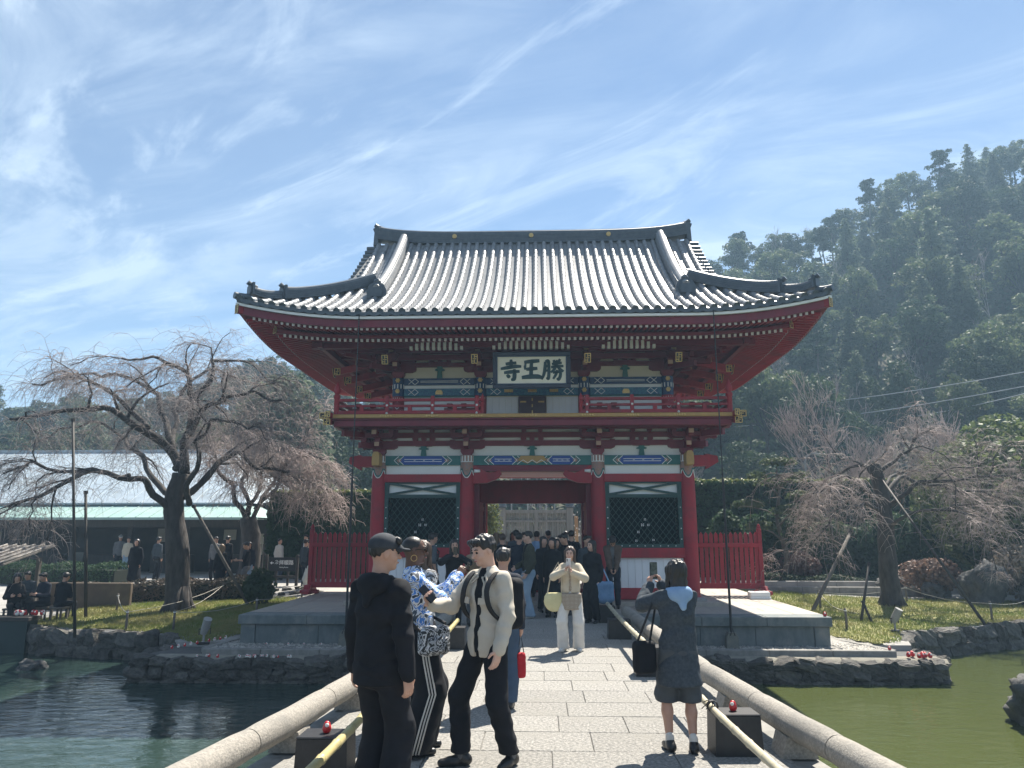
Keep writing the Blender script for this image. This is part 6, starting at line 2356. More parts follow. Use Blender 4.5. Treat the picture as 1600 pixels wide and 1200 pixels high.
def person(label, loc, head, H=1.7, vox=.02, fem=False, skin=SKIN_A, hair=HAIRB, style='short', top=C_BLACK, top_len=.84, top_th=.022, top_flare=.0, sleeve=1.0,
           bottom=C_BLACK, leg_w=.0, leg_flare=0.0, bot_end=.07, skirt=None, shoe=SHOEB, lean=0, hyaw=0, hpitch=0, feet=None, hands=None, fyaw=(0, 0), group=None, hood=None, cap=None,
           curl=.55, build=1.0, inner=None, open_front=0.0, wrinkle=.010, collar=None, socks=None, sit=None, poles=None, hdir=None, fingers=True, glasses=False):
    s = H / 1.75
    root = empty('person', loc, R(head), label, 'person', group)
    J = lambda *q: np.array(q, float) * s
    sw = (.138 if fem else .160) * build
    hw = .09
    # joints
    pel = J(0, 0, .93) if sit is None else J(0, .0, sit + .10)
    sp = rot(0, lean)                                  # spine frame
    S = lambda x, y, z: pel + sp @ (np.array([x, y, z]) * s)
    waist, chest, neck = S(0, .005, .14), S(0, .01, .36), S(0, .02, .555)
    shR, shL = S(-sw, .015, .475), S(sw, .015, .475)
    hipR, hipL = pel + J(-hw, 0, -.02), pel + J(hw, 0, -.02)
    feet = feet or ((-.10, .0), (.10, .0))             # right, left
    ank = [J(f[0], f[1], .085 + (f[2] if len(f) > 2 else 0)) for f in feet]
    fd = [np.array([math.sin(R(a)), -math.cos(R(a)), 0]) for a in fyaw]
    knees = []
    for hp, an, d_ in zip((hipR, hipL), ank, fd):
        k_, _ = bend(hp, an, .425 * s, .43 * s, d_ + np.array([0, 0, .02]))
        knees.append(k_)
    hands = hands or (None, None)
    wr_, el_ = [], []
    for i, (sh, hd, sx) in enumerate(((shR, hands[0], -1), (shL, hands[1], 1))):
        if hd is None: tgt = sh + J(sx * .05, -.03, -.52)
        else: tgt = J(*hd)
        pole = np.array([sx * .45, .55, -.7]) if poles is None or poles[i] is None else np.array(poles[i], float)
        e_, w_ = bend(sh, tgt, .285 * s, .25 * s, pole)
        el_.append(e_); wr_.append(w_)
    HM = rot(hyaw, hpitch + lean * .5)
    hc = neck + sp @ J(0, -.005, .03) + HM @ J(0, -.02, .135)
    Hd = lambda x, y, z: hc + HM @ (np.array([x, y, z]) * s * 1.0)
    hv = min(vox, max(.007, vox * .6))

    # ---- body: one skin
    parts = []
    f = Field()
    f.ell(Hd(0, .012, .028), np.array([.075, .094, .088]) * s, HM, .02)
    f.ell(Hd(0, -.026, -.035), np.array([.058, .062, .078]) * s, HM, .03)
    f.ell(Hd(0, -.064, -.092), np.array([.024, .022, .020]) * s, HM, .02)
    f.cone(Hd(0, -.086, .012), Hd(0, -.108, -.026), .0085 * s, .0145 * s, .012)
    f.cone(Hd(-.034, -.078, .024), Hd(.034, -.078, .024), .012 * s, .012 * s, .015)
    for sx in (-1, 1):
        f.ell(Hd(sx * .040, -.060, -.030), np.array([.022, .020, .022]) * s, HM, .02)
        f.ell(Hd(sx * .077, .012, -.008), np.array([.010, .020, .032]) * s, HM, .008)
        f.ell(Hd(sx * .031, -.098, .004), np.array([.016, .012, .011]) * s, HM, .012, '-')
    f.cone(Hd(-.017, -.088, -.062), Hd(.017, -.088, -.062), .0085 * s, .0085 * s, .008)
    f.cone(Hd(0, .022, -.05), neck + sp @ J(0, .012, -.05), .053 * s, .060 * s, .03)
    v, q = f.mesh(hv); parts.append((relax(v, q, 1), q))
    # trunk and limbs below the clothes
    f = Field()
    f.cone(pel, chest, .105 * s, .115 * s, .05, sp @ np.array([0, 1, 0]), .75)
    f.cone(shR, shL, .05 * s, .05 * s, .05)
    for hp, kn, an in zip((hipR, hipL), knees, ank):
        f.cone(hp, kn, .075 * s, .050 * s, .03); f.cone(kn, kn * .62 + an * .38, .050 * s, .052 * s, .02); f.cone(kn * .62 + an * .38, an, .052 * s, .034 * s, .03)
    for sh, e_, w_ in zip((shR, shL), el_, wr_):
        f.cone(sh, e_, .045 * s, .038 * s, .03); f.cone(e_, w_, .038 * s, .026 * s, .02)
    v, q = f.mesh(max(vox, .012)); parts.append((relax(v, q, 1), q))
    # hands
    for i, (e_, w_, sx) in enumerate(zip(el_, wr_, (-1, 1))):
        d_ = w_ - e_; d_ /= np.linalg.norm(d_)
        pn = np.array([-sx * 1.0, -.15, 0.0])                     # palm looks inwards
        if hdir is not None and hdir[i] is not None:
            d_ = np.array(hdir[i][0], float); d_ /= np.linalg.norm(d_); pn = np.array(hdir[i][1], float)
        pn = pn - (pn @ d_) * d_; pn /= np.linalg.norm(pn)
        side = np.cross(d_, pn) * (1 if sx < 0 else -1)           # towards the thumb
        th = np.cross(d_, pn); th = th if (th @ np.array([0, -1, .3])) > 0 else -th
        f = Field()
        hs = s
        f.cone(w_ - d_ * .03 * hs, w_ + d_ * .02 * hs, .027 * hs, .026 * hs, .015)
        for o_ in (-.026, -.009, .009, .026):
            f.cone(w_ + d_ * .012 * hs + th * o_ * .7 * hs, w_ + d_ * .085 * hs + th * o_ * hs, .0165 * hs, .0135 * hs, .015)
        c_ = curl if not hasattr(curl, '__len__') else curl[i]
        for o_, L_ in zip((.030, .010, -.010, -.029), (.072, .080, .075, .058)):
            p0 = w_ + d_ * .085 * hs + th * o_ * hs
            dd = d_.copy()
            for g_, fr_ in enumerate((.45, .32, .23)):
                a = c_ * (.5 + .35 * g_)
                dd = dd * math.cos(a) + pn * math.sin(a); dd /= np.linalg.norm(dd)
                p1 = p0 + dd * L_ * fr_ * hs
                f.cone(p0, p1, (.0098 - .0008 * g_) * hs, (.0092 - .0009 * g_) * hs, .004)
                p0 = p1
        p0 = w_ + d_ * .022 * hs + th * .028 * hs
        p1 = p0 + (d_ * .6 + th * .7 + pn * .35) * .042 * hs; p2 = p1 + (d_ * .85 + th * .15 + pn * .5 * (.4 + c_)) * .034 * hs
        f.cone(p0, p1, .0145 * hs, .0115 * hs, .01); f.cone(p1, p2, .011 * hs, .0085 * hs, .004)
        v, q = f.mesh(max(.005, vox * .45)); parts.append((relax(v, q, 1, .35), q))
    o = link(bpy.data.objects.new('body', vq_mesh('body', parts, skin))); o.parent = root

    def child(name, f, m, vx=None, par=root, it=1, **k):
        v, q = f.mesh(vx or vox, **k)
        if len(v) == 0: return None
        o = link(bpy.data.objects.new(name, vq_mesh(name, [(relax(v, q, it), q)], m))); o.parent = par
        return o

    fwd = sp @ np.array([0, 1, 0])
    # ---- lower clothes
    f = Field()
    if skirt:
        zl, fl_ = skirt
        f.cone(waist, pel - J(0, 0, .05), .118 * s, .15 * s, .05, (0, 1, 0), .8)
        mid = (ank[0] + ank[1]) / 2
        f.cone(pel, np.array([mid[0] * .6, mid[1] * .6, (zl - .08) * s]), .155 * s, (.155 + fl_) * s, .05, (0, 1, 0), .8)
        child('skirt', f, bottom, zmin=zl * s, wr=wrinkle * 1.5, wf=16, seed=loc[0])
    else:
        f.cone(waist - sp @ J(0, 0, .02), pel, (.115) * s * build, .14 * s * build, .05, fwd, .8)
        f.ell(pel + J(0, .03, -.03), np.array([.155 * build, .125, .13]) * s, None, .05)
        for hp, kn, an in zip((hipR, hipL), knees, ank):
            f.cone(hp, kn, (.092 + leg_w * .4) * s, (.068 + leg_w) * s, .03)
            f.cone(kn, an - np.array([0, 0, .03]), (.068 + leg_w) * s, (.055 + leg_w + leg_flare) * s, .03)
        child('trousers', f, bottom, zmin=bot_end * s, wr=wrinkle * .75, wf=26, seed=loc[0] * 3)
    # ---- upper clothes
    th = top_th

    def torso(th, zl, k_sl=1.0, flare=0.0):
        f = Field()
        f.cone(pel + sp @ J(0, 0, .02), waist, (.125 * build + th * .8) * s, (.118 * build + th * .8) * s, .05, fwd, .78)
        f.cone(waist, chest, (.118 * build + th * .8) * s, (.135 * build + th * .7) * s, .05, fwd, .74)
        f.cone(chest, S(0, .01, .44), (.135 * build + th * .7) * s, (.095 + th * .6) * s, .05, fwd, .76)
        for sh in (shR, shL): f.cone(S(0, .018, .50), sh + sp @ J(0, 0, .004), (.056 + th * .35) * s, (.050 + th * .45) * s, .05)
        f.cone(S(0, .02, .46), S(0, .018, .54), (.075 + th * .4) * s, (.056 + th * .3) * s, .04)
        if zl < .86 and sit is None:
            f.cone(pel + sp @ J(0, 0, .05), np.array([pel[0], pel[1] + .01, (zl - .06) * s]), (.132 * build + th * .8) * s, (.145 * build + th * .8 + flare) * s, .05, fwd, .80)
        for sh, e_, w_ in zip((shR, shL), el_, wr_):
            w2 = e_ + (w_ - e_) * min(1, k_sl)
            if k_sl < 0: continue
            f.cone(sh, e_, (.052 + th * .48) * s, (.045 + th * .55) * s, .03)
            if k_sl > .05: f.cone(e_, w2, (.045 + th * .55) * s, (.034 + th * .5) * s, .02)
        return f
    f = torso(th, top_len, sleeve, top_flare)
    if inner is not None:
        fi = torso(max(.004, th - .018), top_len + .02, -1)
        child('shirt', fi, inner, zmin=(top_len + .03) * s)
    if open_front:
        # the jacket hangs open: cut a strip down the front
        for z in np.linspace(top_len - .06, 1.46, 14):
            wd = open_front * (.55 + .9 * max(0, (z - 1.2)) * 2.0)
            c_ = S(0, -.17 if z < 1.3 else -.13, z - .93)
            f.box(c_, np.array([wd * s, .13 * s, .06 * s]), sp, .01, .01, '-')
    tp = child('jacket', f, top, zmin=(top_len * s if sit is None else (sit - .02) * s), wr=wrinkle, wf=24, seed=loc[0] * 2 + 1)
    if collar is not None:
        f = Field()
        for a0 in np.linspace(-150, 150, 13):
            a = R(a0 + 90)
            p = S(.082 * math.cos(a), .012 + .075 * math.sin(a), .505); p2 = S(.062 * math.cos(a), .015 + .055 * math.sin(a), .575)
            f.cone(p, p2, .014 * s, .010 * s, .02)
        for sx in (-1, 1):
            f.cone(S(sx * .055, -.075, .52), S(sx * .10, -.105, .455), .012 * s, .008 * s, .02); f.cone(S(sx * .025, -.085, .50), S(sx * .075, -.115, .445), .010 * s, .008 * s, .02)
        child('collar', f, collar, min(vox, .012), tp or root)
    if hood is not None:
        f = Field()
        for a0 in np.linspace(-120, 120, 11):
            a = R(a0 + 90)
            f.cone(S(.10 * math.cos(a), .04 + .085 * math.sin(a), .50), S(.095 * math.cos(a), .045 + .085 * math.sin(a), .55), .030 * s, .026 * s, .03)
        f.cone(S(0, .10, .52), S(0, .15, .40), .07 * s, .035 * s, .05, (0, 1, 0), .6)
        f.cone(S(-.07, .10, .52), S(.07, .10, .52), .05 * s, .05 * s, .04)
        child('hood', f, hood, None, tp or root)
    # ---- shoes
    for an, d_ in zip(ank, fd):
        f = Field()
        g0 = an * np.array([1, 1, 0]) + np.array([0, 0, an[2] - .085 * s])
        f.cone(g0 - d_ * .05 * s + J(0, 0, .045), g0 + d_ * .08 * s + J(0, 0, .035), .040 * s, .036 * s, .03)
        f.cone(g0 + d_ * .06 * s + J(0, 0, .032), g0 + d_ * .155 * s + J(0, 0, .03), .040 * s, .030 * s, .03)
        f.cone(g0 - d_ * .03 * s + J(0, 0, .05), an + J(0, 0, .015), .040 * s, .042 * s, .03)
        child('shoe', f, shoe, min(vox, .012), zmin=g0[2] + .002)
        if socks is not None:
            f = Field(); f.cone(an - J(0, 0, .02), an + J(0, 0, .055), .043 * s, .042 * s, .02)
            child('sock', f, socks, min(vox, .012))
    # ---- hair
    f = Field()
    if style != 'bald':
        k_ = 1.0
        f.ell(Hd(0, .022, .036), np.array([.087, .104, .096]) * s * (.93 if cap is not None else 1), HM, .02)
        if style in ('long', 'bob', 'braids'):
            dn = {'long': -.30, 'bob': -.135, 'braids': -.32}[style]
            f.cone(Hd(0, .06, .02), Hd(0, .085, dn), .088 * s, (.085 if style == 'bob' else .065) * s, .04, HM @ np.array([0, 1, 0]), .62)
            for sx in (-1, 1):
                f.cone(Hd(sx * .074, -.005, .03), Hd(sx * .082, .005, max(dn, -.20)), .030 * s, .026 * s, .03)
        f.box(Hd(0, -.128, -.075), np.array([.066, .085, .125]) * s, HM, .03, .02, '-')
        if style == 'short':
            f.box(Hd(0, 0, -.14), np.array([.2, .25, .095]) * s, HM, .01, .02, '-')
            f.box(Hd(0, -.06, -.06), np.array([.2, .075, .07]) * s, HM, .01, .02, '-')
            f.cone(Hd(-.05, -.075, .085), Hd(.05, -.07, .09), .026 * s, .026 * s, .03)
        if style == 'bun':
            f.box(Hd(0, 0, -.14), np.array([.2, .25, .10]) * s, HM, .01, .02, '-')
            f.ell(Hd(0, .09, .10), np.array([.045, .045, .045]) * s, HM, .02)
        if style == 'tail':
            f.box(Hd(0, 0, -.14), np.array([.2, .25, .10]) * s, HM, .01, .02, '-')
            f.cone(Hd(0, .10, .03), Hd(0, .13, -.2), .035 * s, .02 * s, .03)
        child('hair', f, hair, hv * .85, it=1, wr=.003, wf=60, hairf=.0028, seed=loc[1])
    else:
        f.ell(Hd(0, .020, .034), np.array([.078, .097, .088]) * s, HM, .02)
        f.box(Hd(0, -.128, -.055), np.array([.07, .085, .125]) * s, HM, .03, .02, '-'); f.box(Hd(0, 0, -.13), np.array([.2, .25, .11]) * s, HM, .01, .02, '-')
        child('hair', f, hair, hv, it=1)
    if cap is not None:
        f = Field()
        f.ell(Hd(0, .015, .052), np.array([.092, .108, .088]) * s, HM, .02)
        f.box(Hd(0, 0, -.075), np.array([.2, .25, .105]) * s, HM, .01, .01, '-')
        c_ = child('cap', f, cap, hv, it=1)
        f = Field(); f.cone(Hd(-.035, -.085, .036), Hd(.035, -.085, .036), .030 * s, .030 * s, .02); f.ell(Hd(0, -.125, .030), np.array([.070, .055, .010]) * s, HM, .02)
        child('cap_brim', f, cap, hv, c_, it=1)
    if vox <= .024:
        for sx in (-1, 1):
            MB().lathe([(.001, -.010 * s), (.008 * s, -.006 * s), (.0105 * s, 0), (.008 * s, .006 * s), (.001, .010 * s)], tuple(Hd(sx * .031, -.084, .005)), 8).build('eye', EYEM, root, smooth=True)
            MB().tube([tuple(Hd(sx * .017, -.094, .027)), tuple(Hd(sx * .034, -.090, .032)), tuple(Hd(sx * .048, -.078, .027))], [.0035 * s, .0045 * s, .003 * s], 5).build('eyebrow', EYEM, root, smooth=True)
        MB().tube([tuple(Hd(-.022, -.092, -.061)), tuple(Hd(0, -.0985, -.061)), tuple(Hd(.022, -.092, -.061))], [.003 * s, .0065 * s, .003 * s], 6).build('lips', LIPM, root, smooth=True)
    if glasses:
        mb = MB()
        for sx in (-1, 1):
            mb.box((0, 0, 0), (.052 * s, .010, .042 * s), ch=.008, M=Matrix.Translation(Vector(Hd(sx * .034, -.104, .006))) @ Matrix(HM.tolist()).to_4x4())
            mb.tube([tuple(Hd(sx * .058, -.10, .012)), tuple(Hd(sx * .082, -.02, .010)), tuple(Hd(sx * .080, .03, .0))], .004, 5)
        mb.tube([tuple(Hd(-.012, -.106, .012)), tuple(Hd(.012, -.106, .012))], .004, 5)
        mb.build('sunglasses', PHONEM, root)
    root['_'] = 0
    del root['_']
    W = Matrix.Translation(loc) @ Matrix.Rotation(R(head), 4, 'Z')
    info = dict(root=root, wr=[W @ Vector(w_) for w_ in wr_], sh=[W @ Vector(q) for q in (shR, shL)], el=[W @ Vector(q) for q in el_], W=W, S=S, Hd=Hd, J=J, s=s, knees=knees, ank=ank, hips=(hipR, hipL), hc=W @ Vector(hc))
    return info


def phone(label, p, dirv, upv, group='phones held up for pictures', m=PHONEM):
    d, u = Vector(dirv).normalized(), Vector(upv)
    a = d.cross(u).normalized(); u = a.cross(d).normalized()
    M = Matrix(((a.x, d.x, u.x, 0), (a.y, d.y, u.y, 0), (a.z, d.z, u.z, 0), (0, 0, 0, 1)))
    root = empty('phone', p, 0, label, 'phone', group)
    root.matrix_world = Matrix.Translation(Vector(p)) @ M
    MB().box((0, 0, 0), (.074, .009, .152), ch=.004).build('case', m, root)
    MB().box((0, .0052, .0), (.068, .001, .145)).build('screen', mat('dim_phone_screen', (.03, .05, .05), (.10, .13, .12), 40, .1), root)
    mb = MB()
    for dz in (.058, .036): mb.tube([(-.020, -.0045, dz), (-.020, -.0075, dz)], [.010, .009], 10)
    mb.build('camera_lens', EYEM, root)
    return root


# ---------------------------------------------------------------- foreground
# man in cap and black hoodie, seen from behind
P1 = person('man in dark cap and black hoodie seen from behind at the left', (-.86, 5.25, 0), 150, 1.77, .011, skin=SKIN_A, style='short', hair=HAIRB, wrinkle=.014, cap=cloth('washed_black_cap', (.055, .06, .07), (.035, .04, .048)),
            top=C_BLACK, top_len=.80, top_th=.040, hood=C_BLACK, bottom=C_BLACK, leg_w=.03, leg_flare=.02, hyaw=-32, hpitch=2, feet=((-.12, .0), (.12, -.03)), build=1.08, hands=((-.25, .0, .86), (.25, -.03, .88)), curl=.7)
# woman in patterned sleeves and striped track trousers
PAT1 = pattern_mat('blue_white_print', [(.05, .07, .10), (.62, .66, .72), (.06, .22, .62), (.66, .70, .76), (.02, .03, .05)], 6.5)
PAT2 = pattern_mat('black_white_print', [(.015, .016, .02), (.55, .57, .60), (.02, .025, .03), (.35, .38, .42), (.012, .014, .018)], 7)
P2 = person('woman in sunglasses, blue printed top and striped track trousers holding up a phone', (-.80, 6.62, 0), 104, 1.76, .011, fem=True, skin=SKIN_D, hair=HAIRB, style='bald', top=PAT1, top_len=.98, top_th=.035, bottom=C_BLACK, leg_w=.062, leg_flare=.025, bot_end=.03,
            hands=((-.10, -.30, 1.42), (.04, -.31, 1.42)), hpitch=3, curl=(1.0, 1.0), feet=((-.10, .04), (.12, -.03)), glasses=True, lean=-7, poles=((-.5, .3, -.9), (.5, .3, -.9)), wrinkle=.013)
mb = MB()
for i, (hp, kn, an, sx) in enumerate(zip(P2['hips'], P2['knees'], P2['ank'], (-1, 1))):
    for k in range(3):
        oy = -.022 + .022 * k
        mb.tube([(hp[0] + sx * .120, hp[1] + oy, hp[2] + .05), (hp[0] * .6 + kn[0] * .4 + sx * .138, hp[1] * .6 + kn[1] * .4 + oy * 1.05, hp[2] * .6 + kn[2] * .4), (kn[0] + sx * .136, kn[1] + oy * 1.1, kn[2]), (kn[0] * .5 + an[0] * .5 + sx * .146, kn[1] * .5 + an[1] * .5 + oy * 1.1, kn[2] * .5 + an[2] * .5), (an[0] + sx * .149, an[1] + oy * 1.1, .05)], [.007] * 5, 6)
mb.build('white_stripe', C_WHITE, P2['root'], smooth=True)
e = MB()
for k in range(14):
    a = k * 2 * math.pi / 14
    p = P2['Hd'](-.082, .012, -.062)
    e.tube([(p[0], p[1] + .026 * math.cos(a), p[2] + .026 * math.sin(a)), (p[0], p[1] + .026 * math.cos(a + .45), p[2] + .026 * math.sin(a + .45))], .0028, 5)
e.build('hoop_earring', GOLD, P2['root'])
c = (P2['wr'][0] + P2['wr'][1]) / 2
f_ = Vector((math.sin(R(104)), -math.cos(R(104)), 0))
phone('black phone held out by the woman in striped trousers', c + f_ * .10 + Vector((0, 0, .05)), -f_, (0, 0, 1))
root = empty('belt_bag', (-.66, 6.46, .92), R(40), 'grey padded bag at the hip of the woman in striped trousers', 'bag')
f = Field(); f.box((0, 0, 0), (.14, .065, .12), None, .05, .02); f.box((0, -.065, -.03), (.09, .03, .06), None, .02, .02)
v, q = f.mesh(.012, wr=.004, wf=40); o = link(bpy.data.objects.new('bag_body', vq_mesh('bag_body', [(v, q)], PAT2))); o.parent = root
MB().tube([(-.13, 0, .08), (-.18, .06, .14), (-.10, .2, .17), (.12, .2, .16), (.15, .06, .12)], .014, 8).build('strap', STRAP, root)
# woman with braids
P3 = person('woman with long braids and sunglasses in black and white printed jacket', (-.98, 7.7, 0), -42, 1.70, .013, fem=True, skin=SKIN_D, style='braids', hair=HAIRN, top=PAT2, top_len=.80, top_th=.035, bottom=C_BLACK, leg_w=.03, glasses=True, hyaw=-8, hpitch=6,
            hands=((-.22, -.30, 1.10), (.24, -.34, 1.14)), curl=.9)
# man in the beige overshirt
P4 = person('man in beige overshirt and black trousers looking down at his phone', (-.20, 6.28, 0), -40, 1.775, .010, skin=SKIN_P, style='short', top=C_BEIGE, top_len=.82, top_th=.038, inner=C_BLACK, open_front=.040, collar=C_BEIGE, bottom=C_BLACK, leg_w=.018, leg_flare=.004, bot_end=.10, socks=C_GREY,
            hyaw=-12, hpitch=16, feet=((-.15, -.13), (.15, .12)), fyaw=(-38, 12), hands=((-.27, -.37, 1.22), (.235, -.11, .90)), hdir=(((.12, -.55, .75), (.75, -.3, .35)), ((-.1, -.25, -1), (-1, 0, .1))), curl=(1.05, .4), wrinkle=.011)
c = P4['wr'][0]
F4 = P4['W'].to_3x3() @ Vector((.12, -.55, .75)).normalized()
n4 = P4['W'].to_3x3() @ Vector((.75, -.3, .35)).normalized()
phone('black phone in the raised hand of the man in beige overshirt', c + F4 * .10 + n4 * .022, -n4, F4, 'phones looked at in the hand')
mb = MB()
S4 = P4['S']
for sx in (-1, 1):
    pts = [S4(sx * .115, .12, .22), S4(sx * .125, .10, .40), S4(sx * .125, .03, .535), S4(sx * .125, -.07, .50), S4(sx * .128, -.135, .40), S4(sx * .150, -.12, .27), S4(sx * .172, -.03, .18), S4(sx * .15, .10, .13)]
    pts = [Vector(p) for p in pts]
    sm = []
    for i in range(len(pts) - 1):
        p0, p1, p2, p3 = pts[max(i - 1, 0)], pts[i], pts[i + 1], pts[min(i + 2, len(pts) - 1)]
        for j in range(4):
            t = j / 4
            sm.append(.5 * ((2 * p1) + (p2 - p0) * t + (2 * p0 - 5 * p1 + 4 * p2 - p3) * t * t + (3 * p1 - p0 - 3 * p2 + p3) * t ** 3))
    sm.append(pts[-1])
    w_ = Vector((1, 0, 0))
    vs = []
    for p in sm:
        vs += [p - w_ * .024, p + w_ * .024]
    mb.add([tuple(q) for q in vs], [(2 * i, 2 * i + 1, 2 * i + 3, 2 * i + 2) for i in range(len(sm) - 1)])
bp = empty('backpack', P4['W'] @ Vector(S4(0, .20, .28)), R(-40), 'black backpack worn by the man in beige overshirt', 'backpack')
o = mb.build('shoulder_strap', STRAP, bp)
o.matrix_parent_inverse = Matrix.Identity(4)
o.location = -(Vector(S4(0, .20, .28)))
sol = o.modifiers.new('thickness', 'SOLIDIFY'); sol.thickness = .012; sol.offset = 1
f = Field(); f.box((0, .04, 0), (.145, .085, .21), None, .06, .02); f.box((0, .125, -.06), (.11, .03, .10), None, .025, .02)
v, q = f.mesh(.014, wr=.004, wf=30); o = link(bpy.data.objects.new('bag_body', vq_mesh('bag_body', [(relax(v, q, 2), q)], C_BLACK))); o.parent = bp
# chest pocket flaps, lying on the shirt front
for sx in (-1, 1):
    mb = MB()
    a, b = S4(sx * .055, -.150, .345), S4(sx * .150, -.118, .345)
    for (dz, hh, off) in ((0, .05, .0),):
        vs = [a, b, b + np.array([0, -.002, -.045]), a + np.array([0, -.004, -.05])]
        vs2 = [p + np.array([0, -.012, 0]) for p in vs]
        mb.add([tuple(p) for p in vs + vs2], [(0, 1, 2, 3), (7, 6, 5, 4), (0, 4, 5, 1), (1, 5, 6, 2), (2, 6, 7, 3), (3, 7, 4, 0)])
    mb.build('pocket_flap', C_BEIGE, P4['root'])
# woman photographing, from behind
P5 = person('woman in long dark grey coat with pale blue hood photographing the gate, seen from behind', (1.42, 6.72, 0), 196, 1.555, .011, fem=True, skin=SKIN_A, style='bob', top=C_CHAR, top_len=.60, top_th=.052, top_flare=.045, hood=C_LBLUE, bottom=cloth('grey_skirt', (.075, .085, .095), (.06, .07, .08)), leg_w=.038, leg_flare=.0, bot_end=.43, shoe=SHOEB, socks=C_WHITE,
            hands=((-.03, -.37, 1.50), (.12, -.36, 1.49)), curl=(1.0, 1.0), feet=((-.09, .06), (.10, -.05)), fyaw=(-25, -5), hpitch=-6, poles=((-.7, .1, -.7), (.7, .1, -.7)), hdir=(((.25, -.35, .9), (.85, -.3, -.1)), ((-.25, -.35, .9), (-.85, -.3, -.1))), wrinkle=.013)
f5 = P5['W'].to_3x3() @ Vector((0, -1, 0))
c = (P5['wr'][0] + P5['wr'][1]) / 2
phone('black phone raised by the woman with pale blue hood', c + f5 * .035 + Vector((0, 0, .135)), -f5, (0, 0, 1))
root = empty('shoulder_bag', (1.125, 6.70, .76), R(20), 'black shoulder bag hanging beside the woman with pale blue hood', 'bag')
f = Field(); f.box((0, 0, 0), (.10, .06, .135), None, .04, .02)
v, q = f.mesh(.012, wr=.004, wf=30); o = link(bpy.data.objects.new('bag_body', vq_mesh('bag_body', [(relax(v, q), q)], C_BLACK))); o.parent = root
MB().tube([(-.07, 0, .11), (.02, -.05, .35), (.13, -.02, .545), (.17, .09, .40), (.07, .03, .11)], .010, 7).build('strap', STRAP, root)
# someone walking behind the man in beige
P6 = person('person in dark blue clothes half hidden behind the man in beige overshirt', (-.17, 8.3, 0), 170, 1.62, .016, top=C_NAVY, top_th=.03, bottom=C_JEAND, leg_w=.03, feet=((-.1, .10), (.12, -.12)))
root = empty('hand_bag', P6['wr'][0] + Vector((.0, 0, -.40)), .3, 'small crimson bag hanging beside the half hidden person', 'bag')
f = Field(); f.box((0, 0, 0), (.05, .04, .13), None, .03, .02)
v, q = f.mesh(.012, wr=.006, wf=60); o = link(bpy.data.objects.new('bag_body', vq_mesh('bag_body', [(relax(v, q), q)], C_RED))); o.parent = root
MB().tube([(-.03, 0, .12), (-.01, 0, .34), (.03, 0, .12)], .006, 6).build('handle', STRAP, root)

# ---------------------------------------------------------------- middle distance
PL = plaid_mat('brown_plaid', (.50, .44, .34), (.16, .12, .09), (.22, .16, .12), 90, 90)
P7 = person('girl in cream jacket and white trousers taking a picture with her phone', (.70, 12.0, 0), -6, 1.56, .014, fem=True, skin=SKIN_P, style='long', hair=HAIRN, top=C_CREAM, top_len=.98, top_th=.045, inner=PL, open_front=.018, bottom=C_WHITE, leg_w=.028, leg_flare=.02, bot_end=.04, shoe=SHOEW, feet=((-.135, -.03), (.125, .03)), fyaw=(-20, 15),
            hands=((-.07, -.27, 1.36), (.045, -.25, 1.34)), curl=1.0, hyaw=-4, hpitch=2, poles=((-.9, .1, -.5), (.9, .1, -.5)), hdir=(((.3, -.4, .85), (.8, -.3, 0)), ((-.3, -.4, .85), (-.8, -.3, 0))))
f = Field(); f.cone((0, .0, 1.0), (0, .0, .66), .185, .222, .04, (0, 1, 0), .84)
v, q = f.mesh(.014, zmin=.70, zmax=.98, wr=.005, wf=22); o = link(bpy.data.objects.new('plaid_shirt_tail', vq_mesh('plaid_shirt_tail', [(relax(v, q), q)], PL))); o.parent = P7['root']; o.scale = (.9, .9, .89)
c = (P7['wr'][0] + P7['wr'][1]) / 2
phone('pale phone held up by the girl in cream jacket', c + Vector((0, -.03, .13)), (0, 1, 0), (0, 0, 1), m=mat('pale_phone_case', (.62, .58, .55), None, rough=.3))
root = empty('tote_bag', (.44, 11.93, .78), .2, 'pale yellow round tote bag hanging from the arm of the girl in cream jacket', 'bag')
f = Field(); f.ell((0, 0, -.02), (.165, .055, .17), None, .02)
v, q = f.mesh(.012, zmax=.10, wr=.004, wf=40); o = link(bpy.data.objects.new('bag_body', vq_mesh('bag_body', [(relax(v, q), q)], cloth('pale_yellow_canvas', (.62, .57, .33), (.55, .5, .28))))); o.parent = root
MB().tube([(-.11, 0, .08), (-.05, 0, .36), (.07, .0, .56), (.12, 0, .30), (.12, 0, .08)], .010, 7).build('strap', C_CREAM, root)
P8 = person('woman in black with dark hair standing behind the girl in cream jacket', (1.28, 15.6, 0), -30, 1.62, .02, fem=True, skin=SKIN_P, style='long', top=C_BLACK, top_len=.62, top_th=.05, top_flare=.03, bottom=C_BLACK, leg_w=.03, hyaw=-15)
root = empty('tote_bag', P8['sh'][1] + Vector((.10, -.06, -.62)), -.2, 'slouchy blue tote bag on the arm of the woman in black by the column', 'bag')
f = Field(); f.box((0, 0, -.05), (.21, .07, .2), None, .07, .02); f.ell((0, 0, -.2), (.2, .08, .1), None, .04)
v, q = f.mesh(.016, wr=.008, wf=26); o = link(bpy.data.objects.new('bag_body', vq_mesh('bag_body', [(relax(v, q), q)], cloth('blue_canvas', (.14, .24, .38), (.10, .18, .30))))); o.parent = root
MB().tube([(-.12, 0, .12), (-.10, .05, .45), (-.09, .06, .665), (-.03, .05, .45), (.12, 0, .12)], .014, 7).build('strap', C_LBLUE, root)
